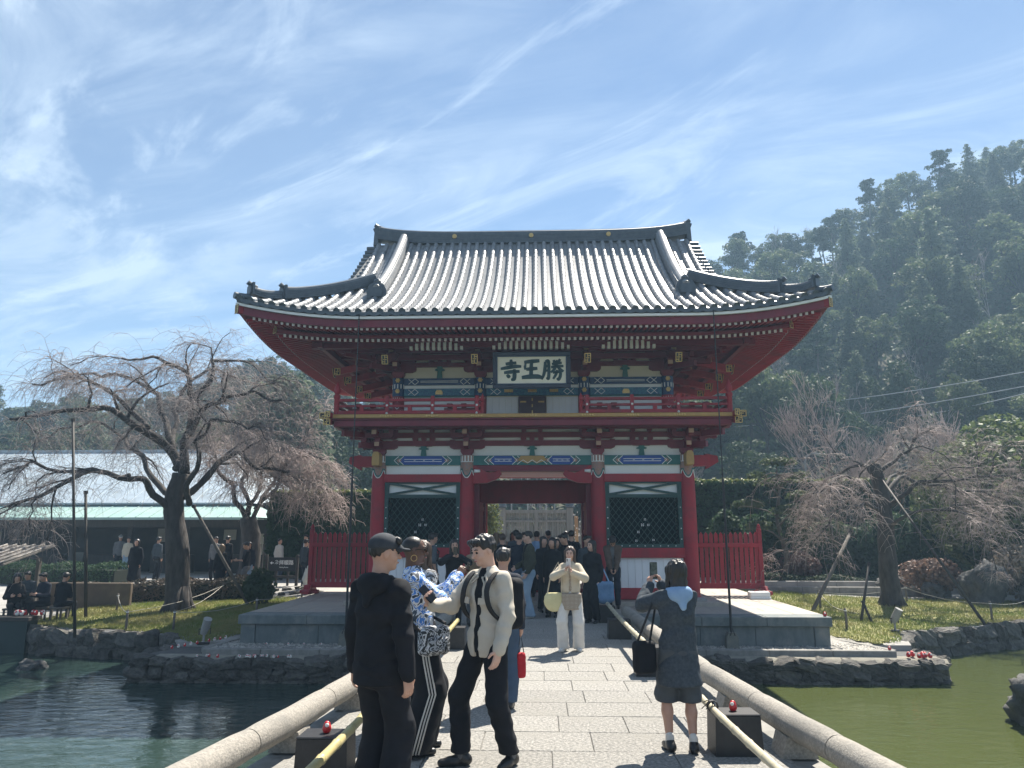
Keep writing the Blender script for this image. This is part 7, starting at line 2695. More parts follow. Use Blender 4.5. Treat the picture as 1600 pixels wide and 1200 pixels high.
P9 = person('man in brown jacket bowing his head beside the right column', (1.98, 18.5, 0), -4, 1.76, .02, top=C_BROWN, inner=C_GREY, open_front=.03, top_len=.86, top_th=.04, bottom=C_NAVY, leg_w=.01, lean=12, hpitch=48, hands=((-.06, -.30, .92), (.06, -.30, .92)), curl=.9)
P10 = person('man in olive bomber jacket and light jeans standing in profile before the gate', (-.04, 16.4, 0), -72, 1.80, .018, skin=SKIN_P, top=C_OLIVE, inner=C_BLACK, open_front=.05, top_len=.90, top_th=.045, bottom=C_JEAN, leg_w=.045, leg_flare=.02, bot_end=.04, shoe=SHOEW, hpitch=6, hands=((-.2, -.20, 1.02), (.22, -.1, .92)))
P11 = person('man in grey T-shirt with dark backpack walking past the left lattice window', (-2.25, 17.3, 0), 115, 1.76, .02, top=cloth('slate_jersey', (.10, .115, .13), None), top_len=.88, top_th=.02, sleeve=.06, bottom=C_NAVY, leg_w=.02, hyaw=15, feet=((-.1, .15), (.1, -.18)))
root = empty('backpack', P11['W'] @ Vector((0, .22, 1.22)), R(115), 'dark backpack on the man in grey T-shirt by the left lattice', 'backpack')
f = Field(); f.box((0, 0, 0), (.15, .10, .24), None, .06, .02)
v, q = f.mesh(.018); o = link(bpy.data.objects.new('bag_body', vq_mesh('bag_body', [(relax(v, q), q)], C_NAVY))); o.parent = root
for sx in (-1, 1): MB().tube([(sx * .11, -.08, .16), (sx * .12, -.18, .26), (sx * .12, -.33, .14), (sx * .13, -.30, -.05), (sx * .12, -.08, -.14)], .018, 6).build('shoulder_strap', STRAP, root)
P12 = person('woman in black photographing with both hands, left of the man in beige', (-1.42, 14.4, 0), 12, 1.64, .02, fem=True, style='long', top=C_BLACK, top_len=.60, top_th=.045, bottom=C_BLACK, hands=((-.07, -.27, 1.45), (.07, -.27, 1.44)), curl=1.0, poles=((-.9, .1, -.5), (.9, .1, -.5)))
phone('small dark camera phone held by the woman in black left of the passage', (P12['wr'][0] + P12['wr'][1]) / 2 + Vector((0, -.05, .1)), (0, 1, 0), (0, 0, 1))
P13 = person('woman in tan knit holding a phone beside the woman in black photographing', (-1.08, 15.0, 0), 20, 1.60, .02, fem=True, style='bob', hair=HAIRN, top=C_TAN, top_len=.70, top_th=.05, bottom=C_GREY, leg_w=.02, hands=((-.07, -.28, 1.36), (.07, -.27, 1.36)), curl=1.0)

# ---------------------------------------------------------------- crowd in and behind the gate
crowd = [
    # x, y, heading, height, kwargs, label
    (.30, 17.6, 20, 1.68, dict(fem=True, style='long', top=C_BLACK, top_len=.5, top_flare=.05), 'woman in long black coat in the crowd just right of the man in olive'),
    (.78, 17.0, -50, 1.76, dict(top=C_BLACK, bottom=C_NAVY, hpitch=18, skin=SKIN_A), 'bearded man in black looking down, second right of the man in olive'),
    (.62, 18.6, 5, 1.62, dict(fem=True, style='long', top=C_NAVY, bottom=C_BLACK), 'woman in navy smiling between two people in black in the passage'),
    (1.02, 19.4, 170, 1.72, dict(top=C_BLACK, bottom=C_JEAND), 'man in black with back turned at the right door leaf'),
    (.12, 20.4, 175, 1.70, dict(top=C_LBLUE, bottom=C_BLACK), 'person in pale blue top in the middle of the passage'),
    (-.42, 19.8, 190, 1.73, dict(top=C_CHAR, bottom=C_BLACK), 'person in charcoal walking through left of the passage centre'),
    (-.72, 18.5, 200, 1.74, dict(top=C_BLACK, bottom=C_BLACK, hair=HAIRN), 'person in black behind the shoulder of the man in beige'),
    (-.95, 20.2, 160, 1.66, dict(fem=True, style='long', hair=HAIRL, top=C_GREY, bottom=C_NAVY), 'woman with light hair and grey top near the left door leaf'),
    (-.55, 26.0, 0, 1.68, dict(top=C_RED, bottom=C_BLACK), 'person in red top beyond the gate passage'),
    (.10, 27.5, 10, 1.70, dict(top=C_BROWN, bottom=C_BLACK), 'person in brown beyond the gate passage'),
    (.75, 26.5, -10, 1.66, dict(fem=True, style='bob', top=C_PINK, bottom=C_BLACK), 'woman in pink beyond the gate passage'),
    (1.05, 24.9, 180, 1.70, dict(top=C_NAVY, bottom=C_BLACK), 'person in navy leaving through the rear of the gate'),
    (.48, 16.6, -20, 1.66, dict(fem=True, style='long', top=C_BLACK, top_len=.45, top_flare=.04), 'woman in black directly behind the girl in cream jacket'),
    (-.28, 18.0, 165, 1.76, dict(top=C_NAVY, bottom=C_JEAND), 'man in navy with back turned just left of the man in olive'),
    (1.30, 17.4, 30, 1.70, dict(top=C_CHAR, bottom=C_BLACK), 'man in charcoal in front of the right door leaf'),
    (-.62, 23.0, 0, 1.68, dict(fem=True, style='bob', top=C_CREAM, bottom=C_BLACK), 'woman in cream top inside the passage on the left'),
    (.45, 22.6, 185, 1.72, dict(top=C_GREY, bottom=C_BLACK), 'man in grey inside the passage on the right'),
]
for x, y, hd, H_, kw, lb in crowd:
    person(lb, (x, y, .0 if y < 19 else .10 if y < 25 else -.1), hd, H_, .026, group='visitors in and behind the gate', **dict(dict(top_th=.035, leg_w=.015), **kw))
# ---------------------------------------------------------------- visitors on the left
leftp = [
    (-18.6, 33.0, 30, 1.70, dict(top=C_GREY, bottom=C_BLACK, cap=C_WHITE), 'walker in grey jacket and white cap before the long hall'),
    (-18.0, 32.6, 20, 1.62, dict(fem=True, top=C_CREAM, bottom=C_JEAN), 'walker in cream jacket and blue jeans before the long hall'),
    (-14.55, 27.0, 10, 1.78, dict(fem=True, style='long', top=C_BLACK, top_len=.35, top_flare=.06, top_th=.05), 'person in long black coat left of the big cherry trunk'),
    (-10.55, 25.1, 185, 1.68, dict(fem=True, style='long', hair=HAIRL, top=C_BLACK, top_len=.42, top_flare=.05, bottom=C_BLACK), 'woman with light hair and long black coat right of the big cherry trunk'),
    (-9.85, 25.5, -60, 1.72, dict(top=C_BLACK, sleeve=.1, bottom=C_GREY, hands=((-.12, -.3, 1.15), (.1, -.3, 1.15)), hpitch=15), 'man in sleeveless black top looking down, right of the woman with light hair'),
    (-10.2, 26.6, 15, 1.66, dict(fem=True, style='bob', top=C_NAVY, bottom=C_JEAN), 'visitor in navy and jeans between the pair by the cherry'),
    (-12.75, 29.6, 0, 1.70, dict(top=C_GREY, bottom=C_BLACK), 'visitor in grey behind the big cherry trunk'),
    (-12.1, 29.2, 170, 1.74, dict(top=C_BLACK, bottom=C_BLACK), 'visitor in black with back turned behind the big cherry trunk'),
    (-15.6, 30.6, 160, 1.70, dict(top=C_CHAR, bottom=C_BLACK), 'visitor in charcoal walking to the hall'),
    (-10.3, 31.2 - 1.2, 60, 1.60, dict(fem=True, style='tail', top=C_WHITE, bottom=C_JEAND), 'woman in white top beyond the direction sign'),
    (-9.3, 30.2, -20, 1.76, dict(top=C_BLACK, inner=C_WHITE, open_front=.05, bottom=C_BLACK), 'man in open black jacket beyond the direction sign'),
    (-8.15, 26.6, 150, 1.70, dict(top=C_CHAR, bottom=C_NAVY), 'visitor in charcoal jacket at the left end of the red fence'),
    (-7.55, 25.2, -60, 1.72, dict(top=C_BLACK, bottom=C_WHITE, leg_w=.03), 'visitor in black jacket and white trousers at the left end of the red fence'),
]
for x, y, hd, H_, kw, lb in leftp:
    person(lb, (x, y, gz(x, y) + .005), hd, H_, .028, group='visitors on the left', **dict(dict(top_th=.035, leg_w=.015), **kw))
seat = [(-13.75, 19.75, 40, C_BLACK, 'visitor in black sitting nearest the pond counter'), (-13.25, 20.25, -20, C_NAVY, 'visitor in navy seated right of the one in black at the pond stall'), (-12.75, 20.15, 170, C_BLACK, 'visitor in black seated with back turned at the pond stall'), (-14.2, 20.9, 10, C_CHAR, 'visitor in charcoal seated at the back of the pond stall')]
for k, (x, y, hd, m_, lb) in enumerate(seat):
    person(lb, (x, y, -.60), hd, 1.68, .028, top=m_, style='long' if k in (0,) else 'short', fem=k == 0, top_th=.045, sit=.44, feet=((-.12, -.42), (.12, -.42)), hands=((-.12, -.32, .78), (.12, -.32, .78)), group='visitors seated at the pond stall', lean=8, hpitch=12)
    st = empty('stool', (x, y, -.60), 0, ['low wooden stool under the visitor sitting nearest the pond counter', 'low wooden stool under the visitor in navy at the stall', 'low wooden stool under the visitor with back turned at the stall', 'low wooden stool at the back of the pond stall'][k], 'stool', 'stools at the pond stall')
    MB().box((0, 0, .40), (.36, .36, .05), ch=.01).build('seat', BARKG, st)
    for a in (-1, 1):
        for b in (-1, 1): MB().box((a * .14, b * .14, .19), (.04, .04, .38)).build('leg', BARKG, st)
# ================================================================ FENCES, HALL, SMALL THINGS
# ---- red picket fences beside the gate
for nm, xa, xb, yf_ in (('left', -6.62, -4.36, 22.3), ('right', 4.40, 6.62, 22.3)):
    root = world_empty('picket_fence', ((xa + xb) / 2, yf_, 0), 'red wooden picket fence beside the gate on the %s' % nm, 'fence', 'red fences either side of the gate')
    out = xa if nm == 'left' else xb
    n = 15
    for k in range(n):
        x = xa + .10 + (xb - xa - .2) * k / (n - 1)
        w_ = .052
        MB().xz([(x - w_, .28), (x + w_, .28), (x + w_, 1.72), (x, 1.80), (x - w_, 1.72)], yf_ - .02, yf_ + .02).build('picket', RED, root)
    for z, h_ in ((.27, .16), (1.42, .12)):
        MB().bx(xa, xb, yf_ - .075, yf_ - .022, z - h_ / 2, z + h_ / 2, ch=.008).build('rail', RED, root)
        MB().bx(xa, xb, yf_ + .022, yf_ + .06, z - h_ / 2 + .01, z + h_ / 2 - .01).build('rail', RED, root)
    MB().bx(out - .06, out + .06, yf_ - .07, yf_ + .07, .1, 1.84, ch=.008).build('post', RED, root)
    MB().lathe([(.07, 0), (.075, .03), (.05, .06), (.06, .10), (.03, .17), (0, .2)], (out, yf_, 1.84), 12).build('post_finial', RED, root, smooth=40)
    f_ = MB()
    f_.prism([(yf_ - .42, .02), (yf_ + .42, .02), (yf_ + .42, .10), (yf_ + .30, .16), (yf_ + .20, .27), (yf_ - .20, .27), (yf_ - .30, .16), (yf_ - .42, .10)], lambda a, b, t: (t, a, b), out - .10, out + .10)
    f_.build('foot', RED, root)
    f2 = MB(); f2.bx(out - .26, out + .26, yf_ - .14, yf_ + .14, .02, .12, ch=.02); f2.build('cross_foot', RED, root)

# ---- long hall on the left
hall = world_empty('rest_hall', (-22, 37, 0), 'long low hall with broad pale metal roof behind the left cherry', 'building')
HM_ = mat('pale_metal_roof', (.40, .47, .52), (.35, .41, .46), 2.5, .42, .05, 20, metal=.15, spec=.6, dirt=(.25, .28, .28), dscale=.3)
HG_ = mat('copper_green_skirt', (.33, .47, .43), (.28, .41, .38), 2, .45, .05, 20, spec=.5, dirt=(.36, .42, .42), dscale=.4)
HX0, HX1 = -46, -12.3
ey, ez = 32.6, 2.42          # eave
by, bz = 34.2, 3.02          # break between skirt and main roof
ry_, rz2 = 40.0, 6.15        # ridge
sk = MB()
sk.add([(HX0, ey, ez), (HX1, ey, ez), (HX1 - 1.3, by, bz), (HX0, by, bz)], [(0, 1, 2, 3)])
sk.add([(HX1, ey, ez), (HX1, 47, ez), (HX1 - 1.3, 46, bz), (HX1 - 1.3, by, bz)], [(0, 1, 2, 3)])
sk.add([(HX0, ey, ez - .05), (HX1, ey, ez - .05), (HX1, 47, ez - .05), (HX0, 47, ez - .05)], [(0, 1, 2, 3)])
sk.bx(HX0, HX1, ey - .01, ey + .05, ez - .10, ez + .005)
sk.build('skirt_roof', HG_, hall)
up = MB()
up.add([(HX0, by - .15, bz + .10), (HX1 - 1.15, by - .15, bz + .10), (HX1 - 4.4, ry_, rz2), (HX0, ry_, rz2)], [(0, 1, 2, 3)])
up.add([(HX1 - 1.15, by - .15, bz + .10), (HX1 - 1.15, 46, bz + .10), (HX1 - 4.4, ry_, rz2)], [(0, 1, 2)])
up.add([(HX0, by - .15, bz + .02), (HX1 - 1.15, by - .15, bz + .02), (HX1 - 1.15, by - .15, bz + .10), (HX0, by - .15, bz + .10)], [(0, 1, 2, 3)])
up.bx(HX0, HX1 - 4.4, ry_ - .12, ry_ + .12, rz2 - .05, rz2 + .10)
main = up.build('main_roof', HM_, hall)
x = HX0 + .3
while x < HX1 - 1.0:
    t = min(1.0, max(0.0, (HX1 - 1.15 - x) / 3.25))
    p, q = Vector((x, by - .15, bz + .115)), Vector((x, by - .15 + (ry_ - by + .15) * t, bz + .115 + (rz2 - bz - .1) * t))
    MB().beam(p, q, .03, .035).build('seam', HM_, main)
    MB().beam((x, ey, ez + .02), (x if x < HX1 - 1.3 else HX1 - 1.3, by, bz + .02), .03, .035).build('seam', HG_, hall)
    x += .62
WOODD = mat('dark_old_timber', (.030, .026, .024), (.05, .042, .036), 8, .7, .2, 30, stretch=(1, 1, .2))
SHOJI = mat('paper_screen', (.35, .33, .29), None, rough=.8)
for k in range(12):
    x = HX1 - .9 - k * 2.6
    MB().bx(x - .09, x + .09, 33.3, 33.48, -.15, ez).build('post', WOODD, hall)
MB().bx(HX0, HX1 - .5, 36.3, 36.4, -.15, 3.2).build('rear_wall', mat('dark_shop_wall', (.028, .027, .028), (.05, .045, .042), 1.2, .8), hall)
MB().bx(HX0, HX1 - .6, 33.25, 33.52, ez - .42, ez - .06).build('eave_beam', WOODD, hall)
for k, (x, w_, z0, z1) in enumerate(((-18.2, .8, 1.3, 1.95), (-15.0, .6, 1.4, 1.9), (-22.5, .5, .3, .8), (-13.6, .55, .7, 1.7), (-27, 1.0, .8, 1.8))):
    MB().bx(x - w_ / 2, x + w_ / 2, 36.22, 36.29, z0, z1).build('paper_screen', SHOJI, hall)
for k in range(5):
    x = -14 - k * 3.1
    MB().bx(x - .9, x + .9, 34.6, 35.3, -.1, .75, ch=.02).build('shop_counter', WOODD, hall)
for k in range(13):
    x = -13.0 + .11 * k
    MB().bx(x - .02, x + .02, 33.35, 33.39, -.1, 1.25).build('slat', WOODD, hall)

# ---- direction sign
sg = world_empty('direction_sign', (-9.45, 27.9, -.2), 'black direction board with white Japanese lettering and arrow left of the fence', 'sign')
zs_ = gz(-9.45, 27.9)
MB().bx(-9.93, -8.95, 27.88, 27.92, .36, .86, ch=.005).build('board', BLACK, sg)
for x in (-10.02, -8.86): MB().bx(x - .05, x + .05, 27.85, 27.95, zs_ - .1, .95, ch=.01).build('post', WOODD, sg)
for x in (-9.65, -9.2): MB().bx(x - .04, x + .04, 27.90, 27.95, zs_ - .1, .36).build('post', WOODD, sg)
MB().bx(-10.0, -8.9, 27.87, 27.93, .12, .20).build('rail', WOODD, sg)


def text(body, size, loc, rot_, m, parent, name='lettering', ext=.002):
    cu = bpy.data.curves.new(name, 'FONT')
    cu.body = body; cu.size = size; cu.align_x = 'CENTER'; cu.align_y = 'CENTER'; cu.extrude = ext; cu.offset = size * .012
    to = bpy.data.objects.new(name, cu)
    COL.objects.link(to)
    dg = bpy.context.evaluated_depsgraph_get()
    me = bpy.data.meshes.new_from_object(to.evaluated_get(dg))
    COL.objects.unlink(to); bpy.data.objects.remove(to)
    me.materials.clear(); me.materials.append(m)
    o = link(bpy.data.objects.new(name, me)); o.parent = parent
    root = parent
    while root.parent is not None: root = root.parent
    o.location = Vector(loc) - ORG.get(root.name, Vector((0, 0, 0))); o.rotation_euler = rot_
    return o


SIGNW = mat('white_sign_paint', (.78, .78, .76), None, rough=.6)
text('参拝順路', .185, (-9.36, 27.874, .66), (R(90), 0, 0), SIGNW, sg)
text('Visiting Route', .06, (-9.36, 27.874, .50), (R(90), 0, 0), SIGNW, sg)
mb = MB(); mb.xz([(-9.88, .66), (-9.81, .60), (-9.81, .645), (-9.74, .645), (-9.74, .675), (-9.81, .675), (-9.81, .72)], 27.872, 27.879)
mb.build('arrow', SIGNW, sg)

# ---- grey wooden gate and fence far behind the passage
WG = mat('grey_weathered_wood', (.26, .24, .215), (.18, .17, .155), 5, .85, .3, 30, stretch=(1, 1, .15), bdist=.01)
fg = world_empty('wooden_gate', (0, 38, 0), 'grey weathered wooden gate standing beyond the passage', 'gate')
for x in (-1.75, 1.70):
    p = MB().bx(x - .17, x + .17, 37.85, 38.15, -.2, 3.0, ch=.02).build('post', WG, fg)
    MB().bx(x - .24, x + .24, 37.78, 38.22, 3.0, 3.08, ch=.02).build('post_cap', TILED, p)
    MB().lathe([(.22, 3.08), (.20, 3.30), (.16, 3.34)], (x, 38, 0), 14).build('lantern_cap', TILED, p, smooth=40)
MB().bx(-.09, .09, 37.9, 38.05, -.1, 2.9).build('middle_post', WG, fg)
for z, h_ in ((2.80, .16), (2.32, .10), (1.45, .12), (.55, .12)):
    MB().bx(-1.57, 1.52, 37.88, 38.02, z - h_ / 2, z + h_ / 2).build('rail', WG, fg)
for k in range(24):
    x = -1.52 + 3.0 * k / 23
    MB().bx(x - .055, x + .055, 38.03, 38.06, .3, 2.75).build('board', WG, fg)
for sx in (-1, 1):
    MB().beam((sx * .1, 37.86, 1.4), (sx * 1.5, 37.86, .6), .05, .08).build('brace', WG, fg)
    MB().beam((sx * .1, 37.84, .6), (sx * 1.5, 37.84, 1.4), .05, .08).build('brace', WG, fg)
st = MB()
for k in range(5): st.bx(-2.2, 2.2, 34.0 + .4 * k, 36.2, -.12, -.02 + .14 * k)
tag(st.build('stone_steps', STONE), kind='structure')
wd = world_empty('plank_fence', (0, 38.2, 0), 'grey plank fence running out either side of the far wooden gate', 'fence')
for sx in (-1, 1):
    for k in range(20):
        x = sx * (2.05 + .16 * k)
        MB().bx(x - .07, x + .07, 38.2, 38.24, -.1, 2.25).build('plank', WG, wd)
    MB().bx(min(sx * 1.95, sx * 5.2), max(sx * 1.95, sx * 5.2), 38.12, 38.19, 1.9, 2.02).build('rail', WG, wd)
# posts with a plum branch of white paper strips right of the passage
pb = world_empty('paper_strip_post', (1.62, 29.5, -.1), 'tall pale post hung with small white paper strips beyond the passage', 'post')
MB().bx(1.55, 1.69, 29.45, 29.55, -.1, 2.4, ch=.01).build('post', mat('pale_timber', (.44, .31, .18), (.36, .25, .15), 4, .7), pb)
pa = MB()
for k in range(60):
    x, z = 1.75 + random.uniform(-.3, .35), random.uniform(.6, 2.6)
    pa.box((x, 29.4 + random.uniform(-.1, .1), z), (.03, .01, .06), random.uniform(0, 3))
pa.build('paper_strips', WHITE, pb)['kind'] = 'stuff'
shrub('young_pine', 'small bright pine seen through the left of the passage', (-1.95, 31.5, -.1), .55, .5, 2.9, 2600, .07, LEAF_Y, 30, 'tree')
for k, (x, y, h_) in enumerate(((-.6, 47, 6.5), (.55, 46, 6.2), (-1.7, 49, 7.0), (1.15, 50, 6.8))):
    o = empty('utility_pole', (x, y, -.1), 0, 'thin pale pole %s on the dark slope seen through the passage' % ['left of centre', 'right of centre', 'at the left', 'at the right'][k], 'pole', 'poles behind the far gate')
    MB().tube([(0, 0, 0), (0, 0, h_)], .05, 8).build('shaft', STONE, o)
    MB().tube([(0, 0, h_ * .6), (.5 if k % 2 else -.5, 0, h_ * .85)], .025, 6).build('stay', STONE, o)

# ---- bamboo barriers on black boxes
BAM = mat('green_yellow_bamboo', (.42, .36, .16), (.50, .42, .20), 6, .4, .1, 40, stretch=(1, .15, 1), dirt=(.30, .26, .14), dscale=3)
BAMO = mat('weathered_bamboo', (.40, .36, .25), (.50, .46, .34), 6, .5, .1, 40, stretch=(1, .15, 1), dirt=(.22, .20, .15), dscale=3)


def bamboo(label, a, b, r0, m):
    a, b = Vector(a), Vector(b)
    L_ = (b - a).length
    root = world_empty('bamboo_pole', a, label, 'bamboo pole', 'bamboo barriers on the bridge')
    n = max(2, int(L_ / .34))
    for k in range(n):
        p, q = a.lerp(b, k / n), a.lerp(b, (k + 1) / n)
        d = (q - p)
        sag = lambda t: Vector((0, 0, -.035 * math.sin(math.pi * t)))
        p, q = p + sag(k / n), q + sag((k + 1) / n)
        d = q - p
        MB().tube([p, p + d * .02, p + d * .05, p + d * .5, p + d * .95, p + d * .98, q], [r0 * 1.12, r0 * 1.10, r0, r0 * .97, r0, r0 * 1.08, r0 * 1.12], 12).build('culm_section', m, root, smooth=40)
    return root


def ballast(label, x, y, rz=0.0, s_=1.0):
    root = empty('ballast_box', (x, y, .002), rz, label, 'box', 'black boxes carrying the bamboo')
    W2, D2, H2 = .20 * s_, .13 * s_, .31 * s_
    mb = MB(); mb.prism([(-W2, 0), (W2, 0), (W2 * .94, H2), (-W2 * .94, H2)], lambda a, b, t: (a, t, b), -D2, D2)
    mb.build('box_body', mat('black_plastic', (.012, .013, .015), (.02, .021, .024), 14, .42, .2, 90), root)
    MB().box((0, 0, H2 + .008), (W2 * 1.9, D2 * 2.02, .018), ch=.006).build('lid', BLACK, root)
    return root


def tie(root, p, seed):
    r_ = random.Random(seed)
    mb = MB()
    for k in range(4):
        c = Vector(p) + Vector((0, (k - 1.5) * .012, 0))
        mb.tube([c + Vector((.045 * math.cos(a * .7), 0, .045 * math.sin(a * .7))) for a in range(10)], .005, 5)
    for k in range(5):
        e = Vector(p) + Vector((r_.uniform(-.09, .05), r_.uniform(-.05, .05), r_.uniform(-.10, .06)))
        mb.tube([Vector(p) + Vector((0, 0, .04)), (Vector(p) + e) / 2 + Vector((0, 0, .03)), e], .004, 5)
    o = mb.build('rope_tie', STRAP, root)
    return o


R1 = bamboo('near bamboo pole along the right of the bridge', (1.78, 3.6, .37), (1.66, 8.2, .36), .030, BAMO)
tie(R1, (1.695, 6.75, .36), 1)
R2 = bamboo('far bamboo pole along the right of the bridge', (1.62, 9.9, .37), (1.56, 15.6, .40), .036, BAMO)
tie(R2, (1.62, 10.1, .37), 2)
L1 = bamboo('near yellow bamboo pole along the left of the bridge', (-1.24, 3.4, .37), (-1.20, 7.4, .37), .034, BAM)
L2 = bamboo('far yellow bamboo pole along the left of the bridge', (-1.19, 8.1, .38), (-1.14, 12.6, .38), .034, BAM)
ballast('black ballast box under the right bamboo beside the woman in grey coat', 1.86, 6.72, .05)
ballast('black ballast box under the near end of the far right bamboo', 1.66, 10.1, .0, 1.1)
ballast('black ballast box third along the right of the bridge', 1.58, 13.4, .0)
ballast('black ballast box farthest along the right, near the platform', 1.54, 15.7, .0)
ballast('black ballast box under the left bamboo at the bottom edge', -1.38, 5.9, .0)
ballast('black ballast box under the far left bamboo', -1.20, 8.6, .0)
ballast('black ballast box farthest along the left of the bridge', -1.16, 12.2, .0)

# ---- tiny daruma figures left as offerings
DRED_ = mat('daruma_red', (.55, .02, .025), None, rough=.35)
DWHT = mat('daruma_white', (.80, .76, .70), None, rough=.4)


def daruma_mesh(m, name):
    mb = MB(); mb.lathe([(.010, 0), (.019, .006), (.023, .020), (.020, .034), (.0165, .042), (.014, .050), (.006, .056)], (0, 0, 0), 10, 0)
    mb.tube([(0, -.0155, .040), (0, -.0185, .041)], [.011, .009], 8, 1)
    return mb.mesh(name, m, smooth=True)


DM = [daruma_mesh([DRED_, DWHT], 'daruma'), daruma_mesh([DWHT, DRED_], 'daruma')]


def daruma(x, y, z, k, label, group, s_=1.0):
    o = link(bpy.data.objects.new('daruma_figure', DM[k])); o.location = (x, y, z); o.scale = (s_, s_, s_); o.rotation_euler = (0, 0, random.uniform(-.6, .6))
    tag(o, label, 'figurine', group)


daruma(1.86, 6.72, .328, 0, 'tiny red round figure on the black box beside the woman in grey coat', None, 1.5)
daruma(-1.38, 5.9, .328, 0, 'tiny red round figure on the black box at the left bottom edge', None, 1.5)
for k in range(26):
    x = -1.9 - random.random() * 5.6
    daruma(x, 15.74 + random.uniform(-.06, .06), -.74 + .01, 0 if random.random() < .3 else 1, 'tiny round figure on the stone ledge above the pond left of the bridge', 'figures on the left ledge', random.uniform(.9, 1.4))
for k in range(9):
    daruma(-2.4 - k * .42 + random.uniform(-.1, .1), 16.72, -.64, 1, 'tiny white figure at the foot of the platform left of the bridge', 'figures at the left platform foot', 1.2)
for k in range(10):
    t = k / 9
    daruma(-6.95 - .5 * t, 16.3 + 1.0 * (1 - t) - .5 * t, -.58, 0 if k % 2 else 1, 'tiny round figure along the slanting kerb of the left pebble bed', 'figures on the left kerb', 1.3)
for k in range(9):
    x = 7.9 + random.uniform(-.22, .22)
    daruma(x, 16.15 + random.uniform(-.12, .12), -.72 + .03 * random.random(), 0, 'tiny red figure in the cluster at the right end of the pond wall', 'red figures at the right wall end', 1.9)
daruma(7.45, 16.35, -.60, 0, 'lone tiny red figure on the corner of the right kerb', None, 1.5)
daruma(6.40, 16.95, .0, 0, 'lone tiny red figure on the right front corner of the platform', None, 1.8)
for k in range(14):
    daruma(-12.9 + random.uniform(-.5, .35), 19.25 + random.uniform(-.12, .12), -.30, 0 if k % 3 else 1, 'tiny red figure in the cluster on the counter of the pond stall', 'figures on the stall counter', 2.3)

# ---- white block on the right of the platform
wb = empty('white_block', (6.2, 21.2, .0), 0, 'white stone block on the right rear of the platform', 'block')
MB().box((0, 0, .13), (.52, .36, .13), ch=.015).build('upper_stone', WHITE, wb); MB().box((0, 0, .033), (.56, .40, .064), ch=.015).build('lower_stone', WHITE, wb)

# ---- pond stall on the left
stl = world_empty('pond_stall', (-14, 20.4, -.6), 'small open stall with ribbed roof beside the pond at the left edge', 'stall')
MB().bx(-15.8, -12.75, 18.95, 19.45, -.42, -.32, ch=.01).build('counter', WOODD, stl)
MB().bx(-15.8, -12.80, 19.0, 19.4, -1.3, -.42).build('counter_base', mat('green_black_board', (.012, .03, .03), (.02, .04, .04), 3, .6), stl)
for x in (-16.6, -14.8):
    for y in (20.3, 22.1): MB().bx(x - .05, x + .05, y - .05, y + .05, -.7, 1.05).build('post', BARKG, stl)
rfm = MB(); rfm.add([(-18.2, 19.95, .86), (-14.55, 19.95, .86), (-14.55, 22.4, 1.40), (-18.2, 22.4, 1.40), (-18.2, 19.95, .82), (-14.55, 19.95, .82), (-14.55, 22.4, 1.36), (-18.2, 22.4, 1.36)], [(0, 1, 2, 3), (7, 6, 5, 4), (0, 4, 5, 1), (1, 5, 6, 2), (2, 6, 7, 3), (3, 7, 4, 0)])
roof = rfm.build('roof', mat('old_ribbed_roof', (.22, .20, .18), (.15, .14, .13), 4, .6, dirt=(.10, .09, .085), dscale=1.5), stl)
for k in range(13):
    x = -18.1 + k * .29
    MB().tube([(x, 19.94, .885), (x, 22.4, 1.425)], .03, 8).build('rib', MATS['old_ribbed_roof'], roof, smooth=True)
MB().bx(-15.6, -12.2, 22.6, 22.75, -.6, .28, ch=.02).build('back_wall', mat('brown_plaster', (.16, .12, .085), (.11, .085, .065), 3, .85), stl)

# ---- clipped azalea rows


def low_hedge(label, pts, w_, h_, n, seed, m):
    root = world_empty('low_hedge', pts[0] + (gz(*pts[0]),), label, 'hedge', 'clipped azalea rows')
    r = np.random.default_rng(seed)
    P, N_ = [], []
    core = MB()
    for (x0, y0), (x1, y1) in zip(pts[:-1], pts[1:]):
        L_ = math.hypot(x1 - x0, y1 - y0)
        k = int(n * L_)
        t = r.random(k)
        th = r.uniform(0, math.pi, k)
        nx_, ny_ = -(y1 - y0) / L_, (x1 - x0) / L_
        ex = np.cos(th) * np.abs(np.cos(th)) ** -.4 * w_; ezz = np.sin(th) ** .6 * h_
        lump = 1 + .12 * np.sin(t * L_ * 3.1 + seed) + r.normal(0, .04, k)
        X = x0 + (x1 - x0) * t + nx_ * ex * lump; Y = y0 + (y1 - y0) * t + ny_ * ex * lump
        Z = np.array([gz(float(a), float(b)) for a, b in zip(X, Y)]) + ezz * lump
        P.append(np.stack([X, Y, Z], 1)); N_.append(np.stack([nx_ * np.cos(th), ny_ * np.cos(th), np.sin(th)], 1))
        core.beam((x0, y0, gz(x0, y0) + h_ * .38), (x1, y1, gz(x1, y1) + h_ * .38), w_ * 1.5, h_ * .76)
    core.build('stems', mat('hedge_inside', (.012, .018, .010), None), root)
    o = link(bpy.data.objects.new('foliage', quads_mesh('foliage', leaves(np.concatenate(P) - np.array(ORG[root.name]), np.concatenate(N_), .055, .6, r=r), m))); o.parent = root


AZ = mat('azalea_leaf', (.05, .055, .03), (.15, .10, .07), 2.2, .6, trans=.25)
low_hedge('clipped azalea row behind the left grass, running past the big trunk', [(-15.0, 22.9), (-12.6, 24.2), (-9.2, 25.6 - .9)], .50, .62, 1500, 5, AZ)
low_hedge('clipped azalea row in front of the long hall', [(-21, 29.6), (-15.8, 28.6)], .7, .75, 1100, 6, LEAF_H)
low_hedge('low dark hedge along the far side of the right path', [(6.7, 28.2), (13.0, 28.4)], .35, .42, 900, 7, LEAF_D)

